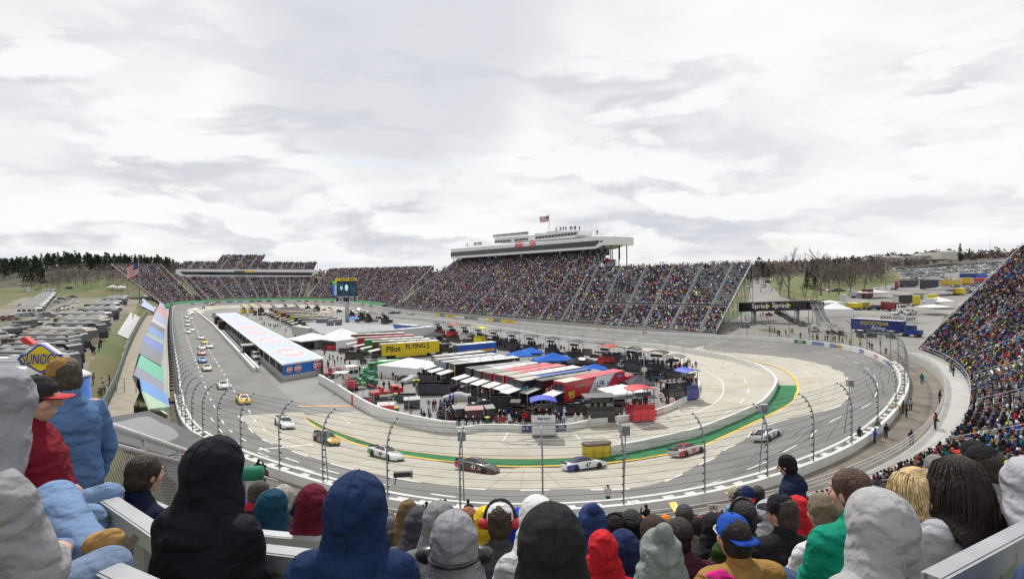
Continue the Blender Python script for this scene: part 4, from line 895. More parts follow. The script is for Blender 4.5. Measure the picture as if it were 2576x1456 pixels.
# banners on the pit wall: blue and red ones
def pitbanner(p0,p1,cols,drawf,label,h=.95):
    i0,i1=[int(np.argmin(np.abs([proj(q)[0]-p for q in PWAL[kx:]])))+kx for p in (p0,p1)]
    C=resample(PWAL[i0:i1+1],n=12); tt=tang(C,False); n=np.c_[tt[:,1],-tt[:,0]]; n=np.where((n*(-C[:,:2])).sum(1)[:,None]>0,n,-n)*.19
    r=thing('pit_wall_banner',label,'banner',(C[5][0],C[5][1],0)); b=MB(); k=len(C); V_=np.vstack([np.c_[C[:,:2]+n,np.full(k,.04)],np.c_[C[:,:2]+n,np.full(k,h)]]); b.add(V_,[(i,i+1,k+i+1,k+i) for i in range(k-1)]); child(b,'fabric',[paint(cols[0])],r)
    b=MB()
    def at(f,z=.5): 
        q=np.array([np.interp(f*(k-1),range(k),C[:,a]+n[:,a]*1.08) for a in (0,1)]); i=min(int(f*(k-1)),k-2); d=tt[i]; return np.array([*q,h*z]),np.array([d[0],d[1],0.])
    drawf(b,at); child(b,'lettering',[paint(c) for c in cols[1:]],r)
def dr1(b,at):
    p,d=at(.55); b.text("Aaron's",p,d,(0,0,1),.62,0,.03,shear=.2); p,d=at(.88,.35); b.text('TOYOTA',p,d,(0,0,1),.3,0,.02); p,d=at(.88,.72); b.disc(p,d,(0,0,1),.35,.18,0); b.disc(p+[0,-.01,0],d,(0,0,1),.26,.11,1)
    p,d=at(.08,.6); b.text('A A',p,d,(0,0,1),.4,0); p,d=at(.30); b.disc(p,d,(0,0,1),.35,.4,2)
pitbanner(1315,1427,[(.015,.025,.16),(.75,.75,.78),(.015,.025,.16),(.7,.35,.04)],dr1,'dark blue pit wall banner with white slanted lettering')
def dr2(b,at):
    for f in (.07,.18,.29,.72,.83,.94):
        p,d=at(f); b.disc(p,d,(0,0,1),.36,.36,0); b.disc(p+[0,-.012,0],d,(0,0,1),.25,.25,1); b.disc(p+[0,-.024,0],d,(0,0,1),.16,.16,0)
    p,d=at(.44); b.text('42',p,d,(0,0,1),.5,0,.03,shear=.2); p,d=at(.58,.5); b.text('CHIP GANASSI',p,d,(0,0,1),.2,0)
pitbanner(1608,1668,[(.5,.02,.04),(.75,.75,.75),(.5,.02,.04)],dr2,'red pit wall banner printed with white target rings')
# yellow barrels at the end of the wall
for i,(x0,y0) in enumerate((zN(1485,575),zN(1562,570),zN(1636,563))):
    g=G(x0,y0,.1); t=thing('barrel',['left','middle','right'][i]+' one of three yellow crash barrels with dark lids on the green verge','barrel',tuple(g),0,'three yellow crash barrels')
    b=MB(); b.lathe([(.70,0),(.74,.15),(.78,1.2),(.80,1.55)],n=18); b.obj('drum',[mat('barrel_yellow',(.62,.46,.03),.5,0,.12,2.,stain=((.35,.25,.05),3.,.6,.8))],t)
    b=MB(); b.lathe([(.84,1.55),(.84,1.68),(.6,1.74),(.1,1.76)],n=18); b.obj('lid',[mat('barrel_lid',(.10,.07,.05),.7)],t)
# grey roofed central building with rooftop units
def infield_block():
    H=4.2; pts=[zC(100,560),zC(0,470),zC(230,432),zC(420,470),zC(720,500),zC(1000,500),zC(890,560),zC(500,590)]
    pts=[z8(1230,455),z8(1420,440),z8(1800,450),z8(2090,470),z8(2530,500),z8(2570,570),z8(2040,600),z8(1480,620),z8(1360,560)]
    P=[G(*p,H) for p in pts]; r=thing('infield_building','low building with a wide flat grey roof and rooftop units at the screen mast','building',(P[0][0],P[0][1],0))
    b=MB(); b.prism([(p[0],p[1]) for p in P],0,H-.25); child(b,'wall',[mat('wall_pale',(.5,.5,.5),.7,0,.06,.3)],r)
    b=MB(); c=np.mean(P,0); b.prism([tuple((p-c)[:2]*1.01+c[:2]) for p in P],H-.25,H); rf=child(b,'roof',[mat('roof_grey',(.27,.28,.30),.7,0,.1,.15,stain=((.2,.21,.23),.1,.5,.7))],r)
    for x,y in ((1440,455),(1520,455),(1600,495),(1725,490)):
        g=G(*z8(x,y),H); b=MB(); b.box((g[0],g[1],H+.7),(2.2,1.6,1.4)); b.box((g[0],g[1],H+1.45),(2.4,1.8,.1)); o=child(b,'roof_unit',[paint((.14,.15,.17))],r); o.parent=rf; o.location=(0,0,0)
infield_block()
# ---------------------------------------------------------------- people
SKIN=mat('skin',(.50,.29,.21),.55,0,.08,14.,bump=.05,bs=80.); SKIND=mat('skin_dark',(.22,.11,.07),.55,0,.08,14.)
OBC=mat('fabric_tinted',(1,1,1),.85,0,.15,8.,bump=.3,bs=45.,obcol=True,spec=.2)
JOBS=[]
def remesh(mb,name,m,voxel=.02,smooth=4,fold=0.,seed=0):
    """queue a continuous surface grown over overlapping shapes; returns the mesh that will hold it"""
    me=mb.mesh(name,[m]); JOBS.append((me,voxel,smooth,fold,seed)); return me
def run_jobs():
    from mathutils import noise
    tmp=[]
    for me,vx,sm,fold,seed in JOBS:
        o=bpy.data.objects.new('tmp',me); COL.objects.link(o); a=o.modifiers.new('r','REMESH'); a.mode='VOXEL'; a.voxel_size=vx; a.use_smooth_shade=True
        if sm: b=o.modifiers.new('s','SMOOTH'); b.iterations=sm; b.factor=.5
        tmp.append(o)
    dg=bpy.context.evaluated_depsgraph_get()
    for o,(me,vx,sm,fold,seed) in zip(tmp,JOBS):
        new=bpy.data.meshes.new_from_object(o.evaluated_get(dg)); n=len(new.vertices)
        if n==0: print('empty remesh',me.name); bpy.data.objects.remove(o); continue
        if fold:
            co=np.empty(n*3); new.vertices.foreach_get('co',co); co=co.reshape(-1,3); no=np.empty(n*3); new.vertices.foreach_get('normal',no); no=no.reshape(-1,3); d=np.empty(n)
            for i,p in enumerate(co):
                v=Vector((p[0]*4+seed*7.3,p[1]*4,p[2]*6)); w=noise.noise(v)
                d[i]=(1-abs(noise.noise(Vector((p[0]*3.5+seed*3.1,p[1]*3.5+2,p[2]*8+w*1.4)))*2.0))*fold+noise.noise(v*.9)*fold*.6
            co+=no*d[:,None]; new.vertices.foreach_set('co',co.ravel())
        for p in new.polygons: p.use_smooth=True
        if not new.materials: 
            for m in me.materials: new.materials.append(m)
        nm=me.name; bpy.data.objects.remove(o); me.user_remap(new); bpy.data.meshes.remove(me); new.name=nm
    JOBS.clear()
A3=lambda *a: np.array(a,float)
def rot(v,ax,a):
    return np.array(Matrix.Rotation(a,3,ax)@Vector(v))
def pose(kind='sit',lean=.12,arms='lap',turn=0.,nod=.1,spread=.14,stand_twist=0.,reach=None):
    """joint positions; origin at the seat (sit) or the ground (stand); facing +y"""
    J={}; z0=.11 if kind=='sit' else .94
    def up(v): return A3(0,0,z0)+rot(v,'X',-lean)
    J['pelvis']=A3(0,0,z0); J['waist']=up((0,0,.16)); J['chest']=up((0,0,.36)); J['neck']=up((0,0,.52)); 
    hb=up((0,.015,.60)); J['headb']=hb; J['head']=hb+rot((0,.03,.085),'X',-nod)
    for s,k in ((-1,'l'),(1,'r')):
        sh=up((s*.185,0,.445)); J['sh'+k]=sh
        if kind=='sit':
            J['hip'+k]=A3(s*.10,.03,.10); J['kn'+k]=A3(s*spread,.46,.13); J['an'+k]=A3(s*spread,.44,-.33); J['toe'+k]=A3(s*(spread+.03),.62,-.38)
        else:
            J['hip'+k]=A3(s*.095,0,.92); J['kn'+k]=A3(s*.11,.03+.04*s,.50); J['an'+k]=A3(s*.12,.02*s,.09); J['toe'+k]=A3(s*.15,.17+.02*s,.03)
        if arms=='lap': J['el'+k]=sh+A3(s*.07,.06,-.28); J['wr'+k]=A3(s*.10,.30,sh[2]-.30)
        elif arms=='up': J['el'+k]=sh+A3(s*.12,.16,-.18); J['wr'+k]=sh+A3(-s*.05,.26,.12)
        elif arms=='cross': J['el'+k]=sh+A3(s*.06,.12,-.25); J['wr'+k]=sh+A3(-s*.10,.26,-.22)
        elif arms=='hip': J['el'+k]=sh+A3(s*.18,-.08,-.24); J['wr'+k]=A3(s*.17,.06,z0+.12)
        elif arms=='knee': J['el'+k]=sh+A3(s*.10,.12,-.25); J['wr'+k]=A3(s*.16,.40,.26)
        else: J['el'+k]=sh+A3(s*.06,-.02,-.29); J['wr'+k]=sh+A3(s*.07,.08,-.53)
    if reach: J.update({k:A3(*v) for k,v in reach.items()})
    J['turn']=turn; J['nod']=nod; return J
def hand(b,w,el,r=1.,curl=.5,side=1):
    d=w-el; d/=np.linalg.norm(d); up=A3(0,0,1.); x=np.cross(d,up); 
    if np.linalg.norm(x)<.1: x=A3(1,0,0.)
    x/=np.linalg.norm(x); n=np.cross(x,d); n=-n if n[2]>0 else n
    pc=w+d*.05*r; b.cap(w,w+d*.075*r,.030*r,.034*r,8); b.cap(w+d*.03*r-x*.018*r,w+d*.08*r-x*.022*r,.022*r,.019*r,7);b.cap(w+d*.03*r+x*.018*r,w+d*.08*r+x*.022*r,.022*r,.019*r,7)
    for i,l in enumerate((.072,.082,.076,.06)):
        o=w+d*.088*r+x*(i-1.5)*.0185*r; p=o; a=.15
        for q in (.45,.32,.26):
            a+=curl*(.55 if q<.45 else .35); e=p+(d*math.cos(a)+n*math.sin(a))*l*q*r; b.cap(p,e,.0095*r,.0085*r,6); p=e
    t0=w+d*.02*r+x*side*.028*r; t1=t0+(d*.6+x*side*.7+n*.3)*.035*r; t2=t1+(d*.9+x*side*.1+n*.4)*.03*r; b.cap(t0,t1,.0125*r,.011*r,6); b.cap(t1,t2,.011*r,.009*r,6)
def headM(J): return Matrix.Rotation(-J['turn'],3,'Z')@Matrix.Rotation(-J['nod'],3,'X')
def body_mb(J,detail=True):
    b=MB(); M=headM(J); h=J['head']; P=lambda x,y,z: h+np.array(M@Vector((x,y,z)))
    b.ell(h+np.array(M@Vector((0,-.012,.02))),(.077,.096,.098),14,10,Mx=M); b.ell(P(0,.022,-.045),(.058,.070,.078),12,9,Mx=M); b.cap(P(0,.045,-.095),P(0,.05,-.09),.032,.032,8)
    b.cap(J['neck']-[0,0,.03],J['headb']+[0,0,.03],.060,.056,10)
    if detail:
        b.cap(P(0,.095,.005),P(0,.112,-.03),.012,.016,7); b.cap(P(-.03,.083,.03),P(.03,.083,.03),.014,.014,7); b.cap(P(-.02,.086,-.072),P(.02,.086,-.072),.011,.011,7)
        for s in (-1,1): b.ell(P(s*.079,-.008,-.012),(.012,.022,.033),8,6,Mx=M); b.cap(P(s*.045,.06,-.02),P(s*.05,.05,-.03),.022,.02,7)
    for s in 'lr':
        b.cap(J['neck']-[0,0,.05],J['sh'+s],.07,.06,8); b.cap(J['sh'+s],J['el'+s],.05,.042,8); b.cap(J['el'+s],J['wr'+s],.041,.028,8)
        b.cap(J['hip'+s],J['kn'+s],.08,.056,8); b.cap(J['kn'+s],J['an'+s],.054,.038,8); b.cap(J['an'+s],J['toe'+s],.04,.03,8)
    b.cap(J['pelvis'],J['waist'],.12,.11,10); b.cap(J['waist'],J['chest'],.11,.125,10); b.cap(J['chest'],J['neck']-[0,0,.06],.12,.08,10)
    if detail:
        for s,k in ((-1,'l'),(1,'r')): hand(b,J['wr'+k],J['el'+k],1.,.55,-s)
    else:
        for k in 'lr': d=J['wr'+k]-J['el'+k]; d/=np.linalg.norm(d); b.cap(J['wr'+k],J['wr'+k]+d*.12,.034,.025,7)
    return b
def torso_ell(b,J,w=1.,t=1.):
    pts=[(J['pelvis']-[0,0,.06],.185,.15),(J['pelvis']+[0,0,.04],.188,.15),(J['waist'],.178,.138),(lerp(J['waist'],J['chest'],.6),.195,.142),(J['chest'],.205,.14),(lerp(J['chest'],J['neck'],.45),.185,.12),(lerp(J['chest'],J['neck'],.8),.12,.092),(J['neck']+[0,0,.01],.082,.078)]
    n=16; V_=[];F_=[]
    for c,rx,ry in pts:
        for j in range(n): a=2*math.pi*j/n; V_.append(c+A3(rx*w*math.cos(a),ry*t*math.sin(a),0))
    k=len(pts)
    F_=[(i*n+j,i*n+(j+1)%n,(i+1)*n+(j+1)%n,(i+1)*n+j) for i in range(k-1) for j in range(n)]+[tuple(range(n))[::-1],tuple((k-1)*n+j for j in range(n))]
    b.add(V_,F_,0,True)
def jacket_mb(J,w=1.,puff=1.,hood=None,collar=True):
    b=MB(); torso_ell(b,J,w*1.06,1.08*puff)
    for s,k in ((-1,'l'),(1,'r')):
        b.cap(lerp(J['chest'],J['neck'],.72),J['sh'+k]+[0,0,-.005],.082*puff,.078*puff*w); b.cap(J['sh'+k],J['el'+k],.076*puff*w,.064*puff); b.cap(J['el'+k],J['wr'+k],.062*puff,.046*puff)
    if collar: b.cap(J['neck']+[0,-.01,-.02],J['neck']+[0,0,.035],.082,.074)
    if hood=='down':
        for x in (-.09,-.045,0,.045,.09): b.cap(J['neck']+A3(x,-.085+abs(x)*.45,.01),J['neck']+A3(x*.9,-.125+abs(x)*.5,-.09),.045,.055)
    return b
def hood_mb(J,peak=.0,full=1.):
    b=MB(); M=headM(J); h=J['head']; P=lambda x,y,z: h+np.array(M@Vector((x,y,z)))
    b.ell(P(0,-.015,.035),(.112*full,.132*full,.128*full),16,10,Mx=M); b.ell(P(0,-.02,-.03),(.112*full,.128,.13),16,10,Mx=M)
    b.cap(P(0,-.035,.09),P(0,-.075-.35*peak,.105+peak*.7),.075,.05)
    lo=J['neck']
    for x in (-.06,0,.06): b.cap(P(x,-.035,-.07),lo+A3(x*1.2,-.045,-.03),.072,.075)
    for x in (-1,1): b.cap(P(x*.075,.02,-.08),lo+A3(x*.10,.03,-.02),.055,.06)
    for r,z,t in ((.125,-.005,.026),(.145,-.045,.030),(.165,-.085,.032)):
        Q=[lo+A3(r*math.cos(a),r*.92*math.sin(a)+.01,z+.02*math.sin(a*2.7+r*40)-.01*math.cos(a)) for a in np.linspace(math.pi*.9,math.pi*2.1,9)]
        for q0,q1 in zip(Q[:-1],Q[1:]): b.cap(q0,q1,t,t,7)
    return b
def hair_mb(J,vol=1.,back=0.):
    b=MB(); M=headM(J); h=J['head']; P=lambda x,y,z: h+np.array(M@Vector((x,y,z)))
    b.ell(P(0,-.022,.032),(.086*vol,.102*vol,.098*vol),14,10,Mx=M); b.ell(P(0,-.045,-.03),(.080*vol,.078*vol,.085+back),12,8,Mx=M); return b
def cap_parts(par,J,crown,brim,off=None,backwards=False,mcrown=None):
    M=headM(J); h=J['head']; P=lambda x,y,z: h+np.array(M@Vector((x,y,z))); b=MB()
    n=18; prof=[(0.0,.137),(.035,.133),(.065,.115),(.084,.085),(.091,.05),(.092,.022)]
    V_=[P(r*math.cos(2*math.pi*j/n),-.01+r*1.13*math.sin(2*math.pi*j/n),z) for r,z in prof for j in range(n)]
    b.add(V_,[(i*n+j,(i+1)*n+j,(i+1)*n+(j+1)%n,i*n+(j+1)%n) for i in range(len(prof)-1) for j in range(n)],0,True)
    c=b.obj('cap',[mcrown or cloth(crown)],par)
    b=MB(); s=-1 if backwards else 1; A=[math.pi*(.14+.72*i/10) for i in range(11)]
    V_=[P(.09*math.cos(a),s*(.102*math.sin(a))-.01,.025) for a in A]+[P(.083*math.cos(a),s*(.10+.085*math.sin(a)**.8)-.01,.012+.012*math.sin(a)) for a in A]
    V_+=[v-A3(0,0,.006) for v in V_[:]]; k=len(A)
    F_=[(i,i+1,k+i+1,k+i) for i in range(k-1)]+[(2*k+i,3*k+i,3*k+i+1,2*k+i+1) for i in range(k-1)]+[(k+i,k+i+1,3*k+i+1,3*k+i) for i in range(k-1)]
    b.add(V_,F_,0,True); o=b.obj('brim',[cloth(brim)],c)
    b=MB(); b.ell(P(0,-.01,.138),(.009,.009,.006),6,4); b.obj('button',[cloth(crown)],c); return c
def headphones(par,J,cups=(.55,.03,.04),band=BK):
    M=headM(J); h=J['head']; P=lambda x,y,z: h+np.array(M@Vector((x,y,z))); r=None
    b=MB(); b.tube([P(.108*math.cos(a),-.005,-.005+.155*math.sin(a)) for a in np.linspace(0,math.pi,13)],.012,6); r=b.obj('headphones',[mat('headset_black',BK,.4)],par)
    for s in (-1,1):
        b=MB(); b.cap(P(s*.088,-.005,-.012),P(s*.118,-.005,-.012),.042,.036,12); b.obj('ear_cup',[paint(cups,.3)],r)
    return r
def trousers_mb(J):
    b=MB(); b.ell(J['pelvis']-[0,0,.01],(.165,.13,.13))
    for k in 'lr': b.cap(J['hip'+k],J['kn'+k],.098,.078); b.cap(J['kn'+k],J['an'+k],.075,.062)
    return b
def boots_mb(J,r=1.):
    b=MB()
    for k in 'lr':
        d=J['toe'+k]-J['an'+k]; b.cap(J['an'+k]+[0,0,.02],J['an'+k]-[0,0,.03],.056*r,.052*r); b.cap(J['an'+k]-[0,0,.025],J['toe'+k],.048*r,.046*r)
    return b
# ------- shared low-detail figures (pit crews, marshals, nearer spectators)
def lowfig(key,kind,arms,lean=.06,hat=True,turn=0.,reach=None):
    J=pose(kind,lean,arms,turn=turn,reach=reach)
    return dict(body=remesh(body_mb(J,False),'figure_body_'+key,SKIN,.03,2),jacket=remesh(jacket_mb(J),'figure_jacket_'+key,OBC,.035,3),trousers=remesh(trousers_mb(J),'figure_trousers_'+key,OBC,.035,2),shoes=remesh(boots_mb(J),'figure_shoes_'+key,OBC,.035,1),
        hair=remesh(hair_mb(J,1.06),'figure_hair_'+key,OBC,.03,2),hood=remesh(hood_mb(J),'figure_hood_'+key,OBC,.035,3))
LOW={}
for key,kind,arms,lean in (('stand','stand','down',.03),('cross','stand','cross',.04),('hands','stand','up',.03),('hip','stand','hip',.03),('sit','sit','lap',.15),('lean','sit','knee',.38),('sitcross','sit','cross',.08)): LOW[key]=lowfig(key,kind,arms,lean)
PERS=[]
def person(label,loc,rz,key,jac,tro,head,hc,group=None,sc=1.,shoes=(.03,.03,.03)):
    d=math.dist(loc,(0,0,CZ)); PERS.append(((1.75 if 'sit' not in key and key!='lean' else .52)*sc/d,(label,tuple(loc),rz,key,tuple(jac),tuple(tro),head,tuple(hc),group,sc,shoes)))
def build_person(label,loc,rz,key,jac,tro,head,hc,group=None,sc=1.,shoes=(.03,.03,.03)):
    """one figure: skin body with jacket, trousers, shoes and hair, cap or hood as parts"""
    m=LOW[key]; o=mobj('person',m['body'],None,loc,rz); o.scale=(sc,)*3; tag(o,label,'person',group)
    mobj('jacket',m['jacket'],o,col=jac); mobj('trousers',m['trousers'],o,col=tro); mobj('shoes',m['shoes'],o,col=shoes)
    if head: mobj({'hair':'hair','cap':'cap','hood':'hood','helmet':'helmet'}[head],m['hood' if head=='hood' else 'hair'],o,col=hc)
    return o
CNAME=[('black',(.012,.012,.015)),('navy',(.012,.02,.07)),('charcoal',(.035,.035,.04)),('grey',(.15,.15,.16)),('pale grey',(.36,.36,.37)),('white',(.72,.72,.71)),('bright red',(.42,.02,.03)),('maroon',(.10,.012,.025)),('orange',(.60,.18,.02)),('neon yellow',(.55,.62,.04)),('royal blue',(.02,.07,.40)),('light blue',(.12,.28,.55)),('green',(.02,.22,.07)),('olive',(.06,.065,.03)),('tan',(.30,.20,.09)),('brown',(.07,.045,.025)),('pink',(.55,.10,.25)),('purple',(.09,.03,.20)),('teal',(.01,.16,.17))]
CD=dict(CNAME); TROU=[('jeans',(.06,.10,.20)),('dark trousers',(.02,.02,.025)),('khaki trousers',(.25,.20,.12))]
# ---------------------------------------------------------------- vehicles
TYRE=mat('tyre_rubber',(.018,.018,.019),.8,0,.1,3.); RIM=mat('rim_steel',(.35,.35,.36),.35,.7,.1,4.); RIMY=mat('rim_dark',(.05,.05,.05),.5,.4,.1,4.)
GLASS=mat('car_glass',(.025,.03,.035),.06,0,.1,1.,spec=.7); PAINTO=mat('car_paint_tinted',(1,1,1),.28,0,.03,1.,obcol=True,coat=.5)
def loft(b,secs,m=0,sm=True,mf=None):
    """secs: list of (y,[(x,z)...]) rings with equal counts"""
    n=len(secs[0][1]); V_=[(x,y,z) for y,r in secs for x,z in r]; k=len(secs)
    F_=[(i*n+j,i*n+(j+1)%n,(i+1)*n+(j+1)%n,(i+1)*n+j) for i in range(k-1) for j in range(n)]
    o=len(b.f); b.add(V_,F_+[tuple(range(n))[::-1],tuple((k-1)*n+j for j in range(n))],m,sm)
    if mf:
        for q in range(len(F_)): b.m[o+q]=mf(q//n,q%n)
def ring(w,zb,zt,ins=.86,r=.14): return [(-w*.93,zb),(w*.93,zb),(w,zb+.12),(w,zt-r),(w*ins,zt),(-w*ins,zt),(-w,zt-r),(-w,zb+.12)]
def wheel(par,x,y,r,w,rim=RIM,name='wheel'):
    b=MB(); b.lathe([(r*.6,-w/2),(r*.94,-w/2),(r,-w*.35),(r,w*.35),(r*.94,w/2),(r*.6,w/2)],(0,0,0),18,0,'x'); t=b.obj(name,[TYRE],par,(x,y,r))
    b=MB(); s=1 if x>0 else -1; b.lathe([(r*.2,s*w*.30),(r*.58,s*w*.36),(r*.62,s*w*.5)],(0,0,0),14,0,'x'); b.obj('rim',[rim],t); return t
def glass_house(par,b0,b1,t0,t1,zb,zt,wb,wt,roofm,rear=True,pill=None):
    """windscreen, rear window, side windows and roof between a lower and an upper rectangle"""
    q=lambda f,y0,y1,w0,w1: None
    B=[(-wb,b0,zb),(wb,b0,zb),(wb,b1,zb),(-wb,b1,zb)];T=[(-wt,t0,zt),(wt,t0,zt),(wt,t1,zt),(-wt,t1,zt)]
    b=MB(); b.add(B+T,[(0,1,5,4),(1,2,6,5),(2,3,7,6),(3,0,4,7),(4,5,6,7)]); b.v=[(x,y,z) for x,y,z in b.v]
    cab=b.obj('cabin',[roofm],par)
    def pane(nm,i,j,u0,u1,v0,v1):
        b=MB(); A=[np.array(p) for p in (B[i],B[j],T[j],T[i])]; P=lambda u,v: (A[0]*(1-u)+A[1]*u)*(1-v)+(A[3]*(1-u)+A[2]*u)*v
        n=np.cross(A[1]-A[0],A[3]-A[0]); n/=np.linalg.norm(n); b.quad(*[P(u,v)+n*.008 for u,v in ((u0,v0),(u1,v0),(u1,v1),(u0,v1))]); b.obj(nm,[GLASS],cab)
    pane('windscreen',2,3,.05,.95,.06,.95)
    if rear: pane('rear_window',0,1,.08,.92,.08,.9)
    for i,j in ((1,2),(3,0)): pane('side_window',i,j,.08,.49,.1,.9); pane('side_window',i,j,.52,.92,.1,.9)
    return cab
def race_car(label,loc,rz,c1,c2,num=None,numc=(.02,.03,.15),roofc=None,word=None,wordc=None,group='stock cars racing on the track',tilt=0.,hood=None,sp=None):
    r=thing('race_car',label,'race car',loc,rz,group); r.rotation_euler=(0,tilt,rz)
    S=[(-2.48,.80,.34,.86),(-2.36,.90,.24,.93),(-1.9,.955,.18,.965),(-1.2,.96,.16,.975),(-.3,.94,.16,.965),(.6,.945,.16,.945),(1.25,.96,.16,.88),(1.9,.94,.16,.76),(2.3,.86,.17,.62),(2.5,.70,.20,.50)]
    b=MB(); loft(b,[(y,ring(w,zb,zt)) for y,w,zb,zt in S],0,True,lambda i,j:(1 if j in (1,7,2,6) and i in (0,1,2) else (1 if j in (1,7) else (2 if (hood and j in (4,) and i>=5) else 0))))
    # wheel arches as dark cut-outs are modelled by the wheels standing proud
    b.obj('body',[paint(c1,.25,.6),paint(c2,.25,.6),paint(hood or c1,.25,.6)],r)
    glass_house(r,-1.75,.98,-.82,.12,.93,1.34,.80,.56,paint(roofc or c1,.25,.6))
    for x in (-1,1):
        for y in (-1.38,1.42): wheel(r,x*.87,y,.34,.28,RIMY)
        b=MB(); b.box((x*.30,2.485,.43),(.30,.06,.10)); b.obj('headlight_decal',[paint((.5,.5,.5))],r)
    b=MB(); b.box((0,-2.42,1.02),(1.5,.04,.20)); b.obj('spoiler',[paint(sp or BK)],r)
    b=MB(); b.box((0,2.36,.10),(1.7,.42,.04)); b.box((0,2.50,.27),(1.0,.04,.13),0,0); b.obj('splitter',[paint(BK,.6,0)],r)
    b=MB(); b.box((0,-.9,1.36),(.02,.22,.03)); b.box((-.3,-.7,1.36),(.02,.2,.03)); b.obj('roof_flap',[paint(BK,.6,0)],r)
    if num:
        b=MB(); 
        for s in (-1,1): b.text(num,(s*.975,.05,.58),(0,-s*-1,0),(0,0,1),.48,0,.015,shear=.1)
        b.text(num,(0,-.35,1.352),(-1,0,0),(0,-1,0),.55,0,.05) if False else b.text(num,(0,-.35,1.352),(0,1,0),(-1,0,0),.5,0,.015)
        b.obj('door_number',[paint(numc)],r)
    if word:
        b=MB()
        for s in (-1,1): b.text(word,(s*.975,-1.45,.72),(0,s,0),(0,0,1),.17,0,.01)
        b.text(word,(0,1.35,.90),(1,0,0),(0,-.98,.17) if False else (0,.97,-.2),.26,0,.01); b.obj('lettering',[paint(wordc or numc)],r)
    b=MB()
    for s in (-1,1):
        for y,z,cw in ((.78,.62,.16),(.98,.48,.14),(.80,.42,.2)): b.box((s*.966,y,z),(.012,cw,.10),0,R.randint(0,1))
    b.obj('sponsor_decal',[paint((.6,.5,.1)),paint((.55,.55,.55))],r)
    return r
def trackpose(px,py,zt=None,ahead=-1,u0=None):
    """place on the banked track at a pixel: position, heading along the track, banking"""
    z=1.0
    for _ in range(6):
        g=G(px,py,z); d=np.hypot(*(WC[:,:2]-g[:2]).T); k=int(d.argmin()); u=min(d[k]/TWID[k],1.0); z=float(TP(k,u)[2])
    t=WT[k]; rz=math.atan2(-t[0],t[1]); bank=math.atan2(WC[k,2]-1.1-.08,TWID[k]); n=WN[k]
    side=1 if (n@np.array([math.cos(rz),math.sin(rz)]))>0 else -1
    return tuple(np.array([g[0],g[1],z+.015])),rz,-bank*side
def civcar(kind,name='parked_car'):
    """sedan, suv, pickup or van with parts; paint takes the object's own tint"""
    r=thing(name,'','car'); 
    if kind=='sedan': L,H,wb,sec,gh=4.7,1.45,.9,[(-2.35,.80,.32,.80),(-2.2,.88,.22,.93),(-1.2,.9,.2,.96),(.8,.9,.2,.94),(1.6,.88,.2,.86),(2.2,.82,.22,.72),(2.35,.7,.3,.6)],(-1.75,1.05,-.95,.25,.94,1.45,.78,.60)
    elif kind=='suv': L,H,wb,sec,gh=5.1,1.9,.98,[(-2.5,.92,.45,1.08),(-2.4,.98,.35,1.15),(.9,.98,.32,1.14),(1.7,.97,.34,1.10),(2.35,.93,.36,1.0),(2.5,.85,.45,.88)],(-2.45,1.15,-2.2,.55,1.13,1.88,.92,.78)
    elif kind=='van': L,H,wb,sec,gh=5.4,2.2,.98,[(-2.7,.95,.45,1.1),(1.6,.98,.35,1.15),(2.4,.94,.36,1.05),(2.7,.85,.45,.88)],(-2.68,2.0,-2.6,1.2,1.13,2.2,.95,.86)
    else: L,H,wb,sec,gh=5.6,1.85,.98,[(-2.8,.94,.5,1.1),(-2.7,.97,.42,1.14),(1.1,.97,.4,1.13),(1.9,.96,.4,1.08),(2.6,.92,.42,.98),(2.8,.86,.5,.9)],(-.75,1.3,-.5,.65,1.12,1.83,.90,.76)
    b=MB(); loft(b,[(y,ring(w,zb,zt,.9,.08)) for y,w,zb,zt in sec]); b.obj('body',[PAINTO],r,col=(.99,.99,.99))
    c=glass_house(r,*gh,PAINTO); c.color=(.99,.99,.99,1)
    if kind=='pickup': b=MB(); b.box((0,-1.75,1.16),(1.62,1.8,.05)); b.obj('cargo_bed',[paint((.03,.03,.03))],r)
    rr=.33 if kind=='sedan' else .39
    for x in (-1,1):
        for y in (-sec[-1][0]*.57,sec[-1][0]*.6): wheel(r,x*(wb-.12),y,rr,.24)
        b=MB(); b.box((x*.62,sec[-1][0]-.06,sec[-1][3]-.12),(.34,.14,.16)); b.obj('headlight',[paint((.55,.56,.58))],r)
        b=MB(); b.box((x*.72,sec[0][0]+.03,sec[0][3]-.12),(.22,.1,.2)); b.obj('tail_light',[paint((.3,.01,.01))],r)
    b=MB(); b.box((0,sec[-1][0]-.02,sec[-1][2]+.18),(1.1,.06,.22)); b.obj('grille',[paint((.03,.03,.03))],r)
    return r
